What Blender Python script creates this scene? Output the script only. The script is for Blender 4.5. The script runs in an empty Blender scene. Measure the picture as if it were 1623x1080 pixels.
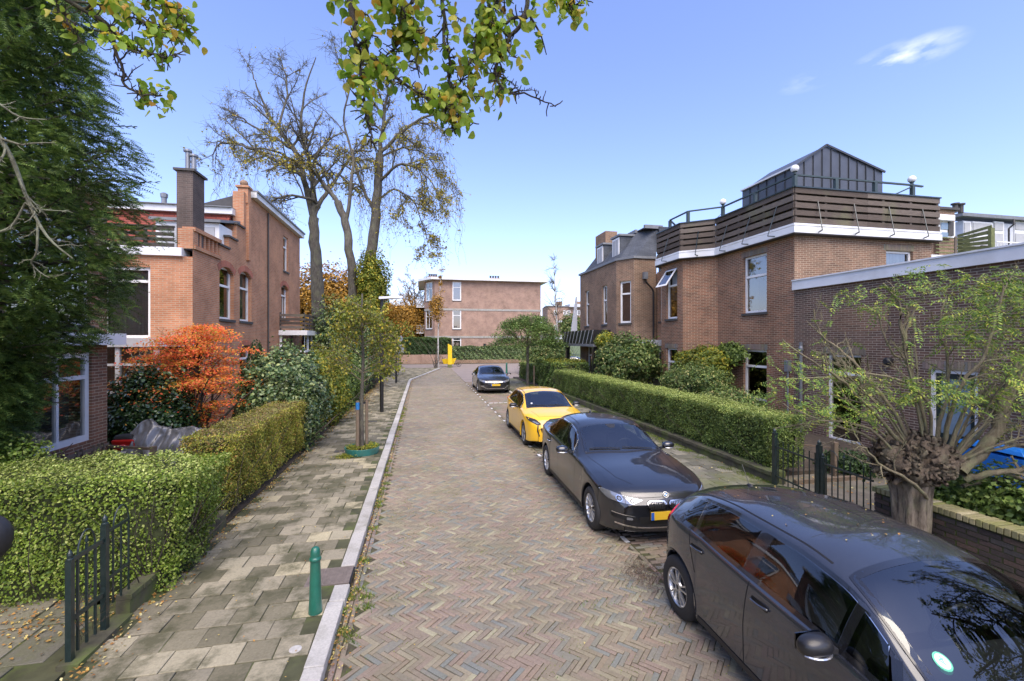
import bpy, math, random
import numpy as np
from mathutils import Vector, Matrix
from mathutils.bvhtree import BVHTree
from mathutils.geometry import delaunay_2d_cdt
R = math.radians
scene = bpy.context.scene
COL = scene.collection
# ------------------------------------------------------------------ camera, sky, sun, exposure
CAM_H = 2.95; FPX = 700.0; YAW = math.atan(141.5/FPX)
cam = bpy.data.objects.new('camera', bpy.data.cameras.new('camera')); COL.objects.link(cam)
cam.location = (0, 0, CAM_H); cam.rotation_euler = (R(90), 0, -YAW)
cam.data.sensor_width = 36.0; cam.data.lens = 36.0*FPX/1623.0
cam.data.clip_start = 0.05; cam.data.clip_end = 2000
scene.camera = cam
world = bpy.data.worlds.new('World'); scene.world = world; world.use_nodes = True
SUN_EL, SUN_AZ = R(56), R(180)      # azimuth clockwise from +Y
nt = world.node_tree; nt.nodes.clear()
wo = nt.nodes.new('ShaderNodeOutputWorld'); bg = nt.nodes.new('ShaderNodeBackground')
sky = nt.nodes.new('ShaderNodeTexSky'); sky.sky_type = 'NISHITA'; sky.sun_disc = False
sky.sun_elevation = SUN_EL; sky.sun_rotation = SUN_AZ
sky.air_density = 1.0; sky.dust_density = 1.2; sky.ozone_density = 2.5
bg.inputs['Strength'].default_value = 0.148
geo = nt.nodes.new('ShaderNodeTexCoord')
# thin wisps of cloud high on the right, seen against the blue
mp = nt.nodes.new('ShaderNodeMapping'); mp.inputs['Scale'].default_value = (11, 11, 30)
cn = nt.nodes.new('ShaderNodeTexNoise'); cn.inputs['Scale'].default_value = 1.6; cn.inputs['Detail'].default_value = 7
nt.links.new(geo.outputs['Generated'], mp.inputs['Vector']); nt.links.new(mp.outputs[0], cn.inputs['Vector'])
def cloud_dir(px, py):
    x = (px-811.5)/FPX; z = -(py-540)/FPX
    return Vector((x*math.cos(YAW)+math.sin(YAW), -x*math.sin(YAW)+math.cos(YAW), z)).normalized()
masks = []
for (px, py, rad, amt) in ((1436, 88, 0.075, 1.1), (1278, 130, 0.05, 0.45)):
    d = cloud_dir(px, py)
    vm = nt.nodes.new('ShaderNodeVectorMath'); vm.operation = 'SUBTRACT'; vm.inputs[1].default_value = d
    nt.links.new(geo.outputs['Generated'], vm.inputs[0])
    sc = nt.nodes.new('ShaderNodeVectorMath'); sc.operation = 'MULTIPLY'; sc.inputs[1].default_value = (1, 1, 3.2)
    nt.links.new(vm.outputs[0], sc.inputs[0])
    ln = nt.nodes.new('ShaderNodeVectorMath'); ln.operation = 'LENGTH'; nt.links.new(sc.outputs[0], ln.inputs[0])
    mr = nt.nodes.new('ShaderNodeMapRange'); mr.inputs['From Min'].default_value = rad; mr.inputs['From Max'].default_value = 0
    mr.inputs['To Max'].default_value = amt
    nt.links.new(ln.outputs['Value'], mr.inputs['Value']); masks.append(mr)
ad = nt.nodes.new('ShaderNodeMath'); ad.operation = 'ADD'
nt.links.new(masks[0].outputs[0], ad.inputs[0]); nt.links.new(masks[1].outputs[0], ad.inputs[1])
cr = nt.nodes.new('ShaderNodeMapRange'); cr.inputs['From Min'].default_value = 0.42; cr.inputs['From Max'].default_value = 0.68
nt.links.new(cn.outputs['Fac'], cr.inputs['Value'])
mu = nt.nodes.new('ShaderNodeMath'); mu.operation = 'MULTIPLY'; nt.links.new(ad.outputs[0], mu.inputs[0]); nt.links.new(cr.outputs[0], mu.inputs[1])
tint = nt.nodes.new('ShaderNodeMixRGB'); tint.blend_type = 'MULTIPLY'; tint.inputs[0].default_value = 1
tint.inputs[2].default_value = (0.93, 0.865, 1.05, 1)
nt.links.new(sky.outputs[0], tint.inputs[1])
mx = nt.nodes.new('ShaderNodeMixRGB'); mx.inputs[2].default_value = (3.6, 3.8, 4.2, 1)
nt.links.new(mu.outputs[0], mx.inputs[0]); nt.links.new(tint.outputs[0], mx.inputs[1])
nt.links.new(mx.outputs[0], bg.inputs['Color']); nt.links.new(bg.outputs[0], wo.inputs['Surface'])
sd = bpy.data.lights.new('sun', 'SUN'); sd.energy = 2.15; sd.angle = R(60); sd.color = (1.0, 0.88, 0.69)
so = bpy.data.objects.new('sun', sd); COL.objects.link(so)
sv = Vector((math.sin(SUN_AZ)*math.cos(SUN_EL), math.cos(SUN_AZ)*math.cos(SUN_EL), math.sin(SUN_EL)))
so.rotation_euler = sv.to_track_quat('Z', 'Y').to_euler(); so.location = sv*60
scene.view_settings.view_transform = 'Standard'; scene.view_settings.look = 'None'
scene.view_settings.gamma = 1; scene.view_settings.exposure = 1.24; scene.view_settings.use_curve_mapping = False
scene.cycles.max_bounces = 6; scene.cycles.transparent_max_bounces = 12; scene.cycles.caustics_reflective = False
scene.cycles.caustics_refractive = False; scene.cycles.diffuse_bounces = 3; scene.cycles.glossy_bounces = 3

# ------------------------------------------------------------------ measured places
def at(px, py, Z):                        # true place of a photo point that lies Z metres in front of the lens
    xc = (px-811.5)/FPX*Z
    return np.array([xc*math.cos(YAW)+Z*math.sin(YAW), -xc*math.sin(YAW)+Z*math.cos(YAW), CAM_H-(py-540)*Z/FPX])
def cdepth(x, y): return y*math.cos(YAW)+x*math.sin(YAW)
def onY(px, Y):                            # X where column px meets the plane Y
    a = (px-811.5)/FPX; Z = Y/(-a*math.sin(YAW)+math.cos(YAW)); return Z*(a*math.cos(YAW)+math.sin(YAW)), Z
def px_of(x, y):
    return 811.5+FPX*(x*math.cos(YAW)-y*math.sin(YAW))/np.maximum(cdepth(x, y), .01)

# ------------------------------------------------------------------ materials
MATS = {}
def node_mat(name):
    m = bpy.data.materials.new(name); m.use_nodes = True; MATS[name] = m
    n = m.node_tree.nodes; return m, m.node_tree, n['Principled BSDF']
def ramp(nt, stops, interp='LINEAR'):
    r = nt.nodes.new('ShaderNodeValToRGB'); r.color_ramp.interpolation = interp
    e = r.color_ramp.elements
    e[0].position = stops[0][0]; e[0].color = (*stops[0][1], 1)
    e[1].position = stops[-1][0]; e[1].color = (*stops[-1][1], 1)
    for p, c in stops[1:-1]:
        k = e.new(p); k.color = (*c, 1)
    return r
def coords(nt, kind='Object', scale=(1, 1, 1)):
    t = nt.nodes.new('ShaderNodeTexCoord'); m = nt.nodes.new('ShaderNodeMapping'); m.inputs['Scale'].default_value = scale
    nt.links.new(t.outputs[kind], m.inputs['Vector']); return m.outputs[0]
def noise(nt, vec, scale, detail=4, rough=.55):
    n = nt.nodes.new('ShaderNodeTexNoise'); n.inputs['Scale'].default_value = scale
    n.inputs['Detail'].default_value = detail; n.inputs['Roughness'].default_value = rough
    nt.links.new(vec, n.inputs['Vector']); return n.outputs['Fac']
def mixc(nt, fac, a, b, mode='MIX'):
    m = nt.nodes.new('ShaderNodeMixRGB'); m.blend_type = mode
    for i, v in ((0, fac), (1, a), (2, b)):
        if isinstance(v, (int, float)): m.inputs[i].default_value = v
        elif isinstance(v, tuple): m.inputs[i].default_value = (*v, 1)
        else: nt.links.new(v, m.inputs[i])
    return m.outputs[0]
def maprange(nt, v, a, b, c=0., d=1.):
    m = nt.nodes.new('ShaderNodeMapRange')
    for k, x in (('From Min', a), ('From Max', b), ('To Min', c), ('To Max', d)): m.inputs[k].default_value = x
    nt.links.new(v, m.inputs['Value']); return m.outputs[0]
def bump(nt, bsdf, h, strength=.3, dist=.01):
    b = nt.nodes.new('ShaderNodeBump'); b.inputs['Strength'].default_value = strength; b.inputs['Distance'].default_value = dist
    nt.links.new(h, b.inputs['Height']); nt.links.new(b.outputs[0], bsdf.inputs['Normal'])
def plain(name, col, rough=.6, metal=0., var=.15, scale=6., spec=.5, bmp=.0, coat=0., dirt=None, dirtamt=.4):
    m, nt, b = node_mat(name)
    v = coords(nt); n = noise(nt, v, scale, 5)
    lo = tuple(c*(1-var) for c in col); hi = tuple(min(1, c*(1+var)) for c in col)
    r = ramp(nt, [(.3, lo), (.7, hi)]); nt.links.new(n, r.inputs[0]); c = r.outputs[0]
    if dirt:
        d = maprange(nt, noise(nt, v, scale*.35, 6, .65), .48, .7, 0, dirtamt); c = mixc(nt, d, c, dirt)
    nt.links.new(c, b.inputs['Base Color'])
    b.inputs['Roughness'].default_value = rough; b.inputs['Metallic'].default_value = metal
    b.inputs['Specular IOR Level'].default_value = spec; b.inputs['Coat Weight'].default_value = coat
    b.inputs['Coat Roughness'].default_value = .03
    if bmp: bump(nt, b, noise(nt, v, scale*8, 4), bmp, .004)
    return m
def piece_random(nt):                      # one random number per loose piece, whether pieces are objects or islands
    o = nt.nodes.new('ShaderNodeObjectInfo'); g = nt.nodes.new('ShaderNodeNewGeometry')
    a = nt.nodes.new('ShaderNodeMath'); a.operation = 'ADD'
    nt.links.new(o.outputs['Random'], a.inputs[0]); nt.links.new(g.outputs['Random Per Island'], a.inputs[1])
    f = nt.nodes.new('ShaderNodeMath'); f.operation = 'FRACT'; nt.links.new(a.outputs[0], f.inputs[0]); return f.outputs[0]
def pieces(name, stops, rough=.8, grime=None, grime_scale=.7, grime_amt=.5, lo=.45, hi=.65, grain=.25, bmp=.3, spec=.4):
    m, nt, b = node_mat(name)
    r = ramp(nt, stops, 'CONSTANT' if len(stops) > 5 else 'LINEAR'); pr = piece_random(nt); nt.links.new(pr, r.inputs[0])
    v = nt.nodes.new('ShaderNodeNewGeometry').outputs['Position']
    c = mixc(nt, 1., r.outputs[0], maprange(nt, noise(nt, v, 38, 6, .7), .25, .75, 1-grain, 1+grain), 'MULTIPLY')
    c = mixc(nt, 1., c, maprange(nt, noise(nt, v, .55, 4, .6), .3, .7, .84, 1.14), 'MULTIPLY')
    if grime:
        g = maprange(nt, noise(nt, v, grime_scale, 7, .68), lo, hi, 0, grime_amt); c = mixc(nt, g, c, grime)
    nt.links.new(c, b.inputs['Base Color']); b.inputs['Roughness'].default_value = rough; b.inputs['Specular IOR Level'].default_value = spec
    bump(nt, b, noise(nt, v, 90, 5, .7), bmp, .006); return m
def brickwall(name, c1, c2, mortar, stain, scale=1., var=.55):
    m, nt, b = node_mat(name)
    t = nt.nodes.new('ShaderNodeTexCoord'); uv = t.outputs['UV']
    k = nt.nodes.new('ShaderNodeTexBrick'); nt.links.new(uv, k.inputs['Vector'])
    k.inputs['Scale'].default_value = 1; k.inputs['Brick Width'].default_value = .225*scale; k.inputs['Row Height'].default_value = .0625*scale
    k.inputs['Mortar Size'].default_value = .0075*scale; k.inputs['Mortar Smooth'].default_value = .2; k.inputs['Bias'].default_value = -.1
    k.inputs['Color1'].default_value = (*c1, 1); k.inputs['Color2'].default_value = (*c2, 1); k.inputs['Mortar'].default_value = (*mortar, 1)
    n1 = maprange(nt, noise(nt, uv, .9, 7, .62), .3, .7, 1-var*.5, 1+var*.45)
    c = mixc(nt, 1., k.outputs['Color'], n1, 'MULTIPLY')
    st = maprange(nt, noise(nt, uv, .45, 8, .7), .5, .72, 0, .4); c = mixc(nt, st, c, stain)
    sp = nt.nodes.new('ShaderNodeMapping'); sp.inputs['Scale'].default_value = (3.2, .35, 1); nt.links.new(uv, sp.inputs['Vector'])
    c = mixc(nt, maprange(nt, noise(nt, sp.outputs[0], 1.4, 6), .52, .75, 0, .3), c, tuple(x*.55 for x in stain))
    nt.links.new(c, b.inputs['Base Color']); b.inputs['Roughness'].default_value = .85; b.inputs['Specular IOR Level'].default_value = .25
    inv = nt.nodes.new('ShaderNodeMath'); inv.operation = 'SUBTRACT'; inv.inputs[0].default_value = 1; nt.links.new(k.outputs['Fac'], inv.inputs[1])
    bump(nt, b, inv.outputs[0], .5, .008); return m
def leafmat(name, stops, rough=.45, trans=.25, spec=.35):
    m, nt, b = node_mat(name)
    r = ramp(nt, stops); nt.links.new(piece_random(nt), r.inputs[0])
    v = nt.nodes.new('ShaderNodeNewGeometry').outputs['Position']
    c = mixc(nt, 1., r.outputs[0], maprange(nt, noise(nt, v, 1.6, 5, .6), .3, .7, .62, 1.4), 'MULTIPLY')
    nt.links.new(c, b.inputs['Base Color']); b.inputs['Roughness'].default_value = rough; b.inputs['Specular IOR Level'].default_value = spec
    tr = nt.nodes.new('ShaderNodeBsdfTranslucent'); nt.links.new(c, tr.inputs['Color'])
    ms = nt.nodes.new('ShaderNodeMixShader'); ms.inputs[0].default_value = trans
    nt.links.new(b.outputs[0], ms.inputs[1]); nt.links.new(tr.outputs[0], ms.inputs[2])
    nt.links.new(ms.outputs[0], nt.nodes['Material Output'].inputs['Surface']); return m
def glassmat(name, tint=(.55, .6, .6), ior=1.55):
    m, nt, b = node_mat(name)
    tr = nt.nodes.new('ShaderNodeBsdfTransparent'); tr.inputs['Color'].default_value = (*tint, 1)
    gl = nt.nodes.new('ShaderNodeBsdfGlossy'); gl.inputs['Roughness'].default_value = .02
    fr = nt.nodes.new('ShaderNodeFresnel'); fr.inputs['IOR'].default_value = ior
    v = coords(nt); bp = nt.nodes.new('ShaderNodeBump'); bp.inputs['Strength'].default_value = .08; bp.inputs['Distance'].default_value = .02
    nt.links.new(noise(nt, v, 1.5, 2), bp.inputs['Height']); nt.links.new(bp.outputs[0], gl.inputs['Normal'])
    ms = nt.nodes.new('ShaderNodeMixShader')
    f2 = nt.nodes.new('ShaderNodeMath'); f2.operation = 'MULTIPLY_ADD'; f2.inputs[1].default_value = .85; f2.inputs[2].default_value = .22
    nt.links.new(fr.outputs[0], f2.inputs[0]); nt.links.new(f2.outputs[0], ms.inputs[0])
    nt.links.new(tr.outputs[0], ms.inputs[1]); nt.links.new(gl.outputs[0], ms.inputs[2])
    nt.links.new(ms.outputs[0], nt.nodes['Material Output'].inputs['Surface']); return m

M = MATS
brickwall('brick_orange', (0.497, 0.216, 0.112), (0.389, 0.162, 0.085), (0.410, 0.346, 0.240), (0.454, 0.238, 0.120))
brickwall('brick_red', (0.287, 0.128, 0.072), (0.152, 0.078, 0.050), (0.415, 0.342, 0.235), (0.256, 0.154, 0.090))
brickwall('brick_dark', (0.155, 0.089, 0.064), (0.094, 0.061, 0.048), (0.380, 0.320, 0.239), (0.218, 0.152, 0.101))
brickwall('brick_brown', (0.234, 0.132, 0.084), (0.144, 0.087, 0.060), (0.396, 0.325, 0.225), (0.264, 0.179, 0.110))
brickwall('brick_pink', (0.325, 0.193, 0.146), (0.256, 0.152, 0.119), (0.438, 0.363, 0.270), (0.375, 0.252, 0.173))
brickwall('brick_smoke', (.115, .085, .072), (.085, .066, .058), (.14, .12, .105), (.08, .065, .055))
brickwall('brick_grey', (.24, .235, .235), (.18, .175, .18), (.3, .3, .3), (.2, .2, .2))
brickwall('roof_tile_red', (.30, .075, .05), (.23, .06, .045), (.10, .035, .03), (.18, .07, .05), 1.6)
brickwall('roof_slate', (.085, .095, .112), (.066, .075, .09), (.05, .055, .06), (.12, .13, .14), 1.3)
plain('white_paint', (.78, .78, .76), .45, var=.05, dirt=(.45, .44, .40), dirtamt=.3)
plain('white_fascia', (.72, .73, .73), .5, var=.05, scale=2, dirt=(.40, .40, .36), dirtamt=.45)
plain('dark_stone', (.06, .055, .05), .7)
plain('zinc', (.085, .092, .105), .42, .35, .14, 2.2, dirt=(.06, .065, .07))
plain('zinc_seam', (.045, .05, .057), .5, .3)
plain('roof_felt', (.07, .07, .072), .9)
plain('lead', (.18, .19, .20), .6, .1)
plain('galvanised', (.24, .25, .26), .45, .6, dirt=(.2, .2, .2))
plain('iron_green', (.011, .024, .024), .38, var=.15, scale=20, coat=.3, dirt=(.05, .06, .05), dirtamt=.3)
plain('rail_green', (.035, .055, .052), .45)
plain('bollard_green', (.012, .125, .082), .35, var=.12, scale=14, coat=.4, dirt=(.05, .10, .07), dirtamt=.4)
plain('black_paint', (.012, .012, .013), .4, coat=.2)
plain('black_rubber', (.022, .022, .023), .75, bmp=.2)
plain('black_plastic', (.018, .018, .019), .5)
plain('grey_plastic', (.22, .23, .24), .5)
plain('silver', (.55, .56, .58), .28, .9, .05)
plain('chrome', (.75, .76, .78), .12, 1., .03)
plain('kerbstone', (.44, .425, .395), .8, var=.16, scale=25, bmp=.4, dirt=(.28, .27, .22), dirtamt=.5)
plain('concrete', (.33, .32, .29), .85, var=.2, scale=9, bmp=.3, dirt=(.15, .17, .08), dirtamt=.6)
plain('soil', (.065, .05, .035), .95, var=.4, scale=9, bmp=.6)
plain('garden_paving', (.155, .135, .105), .9, var=.3, scale=3, bmp=.5, dirt=(.09, .11, .04), dirtamt=.6)
plain('lawn', (.09, .12, .035), .95, var=.35, scale=2, bmp=.5)
plain('sand_joint', (.062, .052, .034), .95, var=.35, scale=7, bmp=.5, dirt=(.09, .11, .025), dirtamt=.9)
plain('moss_joint', (.06, .062, .03), .95, var=.35, scale=5, bmp=.5, dirt=(.10, .135, .025), dirtamt=.9)
plain('far_pavement', (.235, .195, .17), .9, var=.16, scale=1.2, dirt=(.22, .2, .15))
plain('blue_paint', (.02, .16, .42), .5); plain('wood_stake', (.17, .125, .085), .8, scale=10, dirt=(.10, .11, .06))
plain('planter_teal', (.03, .17, .15), .45, var=.15, dirt=(.08, .1, .06)); plain('yellow_paint', (.78, .52, .01), .45)
plain('curtain', (.55, .54, .50), .9, var=.1); plain('net_curtain', (.40, .41, .42), .9, var=.08, scale=3); plain('interior_dark', (.025, .022, .02), .9)
plain('vase_clay', (.30, .29, .26), .7); plain('blind', (.22, .235, .25), .6)
plain('tarp', (.17, .17, .175), .28, var=.25, scale=5, spec=.7, bmp=.2); plain('red_paint', (.55, .02, .015), .35)
plain('bin_blue', (.015, .20, .60), .42, var=.08); plain('bin_green', (.22, .36, .14), .5)
plain('globe_white', (.80, .80, .78), .35, var=.03); plain('sign_grey', (.30, .32, .34), .5, .3)
plain('metal_plate', (.20, .165, .14), .7, .3, .2, 14, bmp=.4)
plain('board_green', (.13, .145, .055), .85, var=.3, scale=6, dirt=(.07, .09, .03)); plain('panel_pale', (.55, .57, .60), .4, var=.1)
plain('birch_bark', (.52, .50, .46), .8, var=.25, scale=7, dirt=(.1, .09, .08), dirtamt=.8)
plain('tan_wall', (.42, .33, .29), .85); plain('cable', (.03, .03, .03), .6)
glassmat('window_glass')
def wood_mat():
    m, nt, b = node_mat('weathered_board')
    v = coords(nt, 'Object', (1.2, 1.2, 22)); n = noise(nt, v, 3.5, 7, .7)
    pr = piece_random(nt); r = ramp(nt, [(0, (.075, .056, .042)), (.5, (.115, .09, .07)), (1, (.165, .135, .108))]); nt.links.new(pr, r.inputs[0])
    c = mixc(nt, 1., r.outputs[0], maprange(nt, n, .3, .7, .55, 1.3), 'MULTIPLY')
    v2 = coords(nt); c = mixc(nt, maprange(nt, noise(nt, v2, .9, 5), .55, .75, 0, .5), c, (.15, .16, .07))
    nt.links.new(c, b.inputs['Base Color']); b.inputs['Roughness'].default_value = .85; bump(nt, b, n, .4, .01)
wood_mat()
def bark(name, c1, c2, lichen, amt=.5, sc=6):
    m, nt, b = node_mat(name)
    v = coords(nt, 'Object', (1, 1, .22)); n = noise(nt, v, sc*2, 8, .75)
    r = ramp(nt, [(.35, c1), (.65, c2)]); nt.links.new(n, r.inputs[0])
    c = mixc(nt, maprange(nt, noise(nt, coords(nt), sc*.5, 5), .48, .65, 0, amt), r.outputs[0], lichen)
    nt.links.new(c, b.inputs['Base Color']); b.inputs['Roughness'].default_value = .9; bump(nt, b, n, .9, .04)
bark('bark_grey', (.042, .037, .030), (.135, .122, .098), (.14, .145, .085), .5)
bark('bark_pollard', (.065, .048, .032), (.30, .25, .19), (.24, .25, .13), .4, 9)
bark('bark_twig', (.05, .04, .034), (.11, .09, .07), (.16, .16, .09), .5, 20)
bark('bark_shoot', (.13, .105, .065), (.27, .23, .145), (.26, .27, .13), .6, 14)
bark('bark_lichen', (.13, .12, .08), (.25, .25, .17), (.33, .35, .24), .7, 20)
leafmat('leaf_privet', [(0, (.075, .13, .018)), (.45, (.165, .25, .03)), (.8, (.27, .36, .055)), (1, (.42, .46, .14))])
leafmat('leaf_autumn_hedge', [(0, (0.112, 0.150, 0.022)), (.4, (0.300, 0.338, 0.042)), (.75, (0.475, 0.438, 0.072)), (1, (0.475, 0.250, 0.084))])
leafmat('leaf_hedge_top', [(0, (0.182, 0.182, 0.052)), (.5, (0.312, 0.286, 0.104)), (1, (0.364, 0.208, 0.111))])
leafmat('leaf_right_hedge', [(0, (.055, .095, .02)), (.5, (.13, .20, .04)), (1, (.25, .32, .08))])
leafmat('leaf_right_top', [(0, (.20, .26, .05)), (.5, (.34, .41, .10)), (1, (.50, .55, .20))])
leafmat('leaf_yew', [(0, (0.039, 0.079, 0.020)), (.5, (0.092, 0.162, 0.036)), (.9, (0.168, 0.240, 0.055)), (1, (0.252, 0.324, 0.080))], .5, .25)
leafmat('leaf_laurel', [(0, (.018, .045, .015)), (.6, (.05, .10, .03)), (1, (.10, .17, .05))], .25, .1, .6)
leafmat('leaf_ivy', [(0, (0.033, 0.072, 0.023)), (.5, (0.091, 0.156, 0.052)), (.85, (0.221, 0.286, 0.104)), (1, (0.390, 0.442, 0.156))], .3, .12, .5)
leafmat('leaf_yellowing', [(0, (.07, .12, .02)), (.5, (.20, .25, .035)), (.85, (.38, .36, .04)), (1, (.5, .38, .04))], .5, .3)
leafmat('leaf_young', [(0, (.09, .13, .015)), (.5, (.20, .23, .03)), (.85, (.36, .34, .05)), (1, (.50, .36, .04))], .5, .35)
leafmat('leaf_overhead', [(0, (0.153, 0.272, 0.027)), (.35, (0.289, 0.427, 0.045)), (.7, (0.442, 0.533, 0.072)), (.88, (0.561, 0.485, 0.072)), (1, (0.544, 0.291, 0.045))], .4, .5)
leafmat('leaf_maple', [(0, (.40, .36, .04)), (.25, (.78, .36, .05)), (.6, (.92, .25, .06)), (1, (.95, .14, .07))], .5, .35)
leafmat('leaf_robinia', [(0, (.08, .16, .03)), (.5, (.18, .29, .05)), (.85, (.36, .44, .07)), (1, (.52, .50, .09))], .5, .35)
leafmat('leaf_round_tree', [(0, (.04, .09, .02)), (.5, (.11, .19, .04)), (1, (.22, .28, .08))], .5, .2)
leafmat('leaf_last', [(0, (.22, .22, .03)), (.5, (.42, .38, .04)), (1, (.52, .36, .04))], .5, .35)
leafmat('leaf_fallen', [(0, (.20, .09, .03)), (.4, (.38, .20, .05)), (.75, (.50, .38, .10)), (1, (.55, .5, .25))], .7, .1)
leafmat('leaf_orange_far', [(0, (.14, .10, .02)), (.5, (.38, .20, .03)), (1, (.60, .34, .05))], .5, .25)
leafmat('leaf_dark_hedge', [(0, (.012, .035, .010)), (.5, (.03, .065, .015)), (1, (.06, .11, .022))], .5, .1)
leafmat('leaf_shrub', [(0, (.035, .075, .02)), (.5, (.10, .16, .035)), (.85, (.20, .25, .07)), (1, (.40, .36, .14))], .5, .25)
leafmat('grass_blade', [(0, (.06, .12, .015)), (.6, (.15, .22, .03)), (1, (.3, .33, .06))], .6, .3)
pieces('road_brick', [(0, (0.225, 0.183, 0.136)), (.16, (0.255, 0.213, 0.153)), (.32, (0.212, 0.183, 0.138)), (.46, (0.272, 0.235, 0.164)), (.60, (0.242, 0.187, 0.145)),
        (.74, (0.205, 0.192, 0.156)), (.86, (0.188, 0.194, 0.172)), (.92, (0.252, 0.192, 0.140)), (.965, (0.320, 0.294, 0.195)), (1, (0.320, 0.294, 0.195))], .8,
       (0.165, 0.163, 0.079), .9, .5, .47, .70)
pieces('parking_brick', [(0, (.23, .17, .14)), (.25, (.27, .20, .16)), (.5, (.21, .16, .14)), (.7, (.30, .235, .17)), (.85, (.20, .19, .18)), (1, (.3, .25, .2))], .8,
       (.13, .14, .06), 1.1, .7, .42, .65)
pieces('paving_tile', [(0, (0.229, 0.205, 0.145)), (.2, (0.286, 0.255, 0.180)), (.42, (0.187, 0.168, 0.113)), (.60, (0.312, 0.280, 0.194)), (.76, (0.146, 0.132, 0.086)), (.95, (0.385, 0.340, 0.220)), (1, (0.416, 0.365, 0.238))], .85,
       (0.057, 0.058, 0.026), 2.1, .8, .46, .60, .25, .5)
pieces('tile_mossy', [(0, (0.156, 0.148, 0.113)), (.25, (0.195, 0.183, 0.140)), (.5, (0.133, 0.129, 0.094)), (.7, (0.218, 0.203, 0.156)), (.85, (0.117, 0.113, 0.086)), (1, (0.234, 0.218, 0.172))], .9,
       (0.109, 0.129, 0.023), .7, .7, .47, .66, .25, .5)
pieces('kerb_piece', [(0, (.40, .385, .355)), (.3, (.46, .445, .41)), (.6, (.36, .345, .315)), (1, (.49, .47, .43))], .85, (.17, .165, .12), 2.4, .6, .5, .68, .25, .5)
pieces('wall_brick', [(0, (.075, .058, .05)), (.2, (.10, .07, .058)), (.4, (.062, .05, .045)), (.6, (.12, .08, .062)), (.8, (.085, .075, .068)), (1, (.14, .1, .08))], .9,
       (.09, .10, .04), 1.6, .4, .5, .7, .3, .6)
pieces('cap_brick', [(0, (.30, .27, .14)), (.3, (.37, .33, .18)), (.6, (.25, .23, .12)), (.8, (.42, .37, .22)), (.9, (.3, .3, .1)), (1, (.33, .3, .15))], .9,
       (.20, .22, .05), 2.5, .6, .45, .6, .3, .6)

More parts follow.
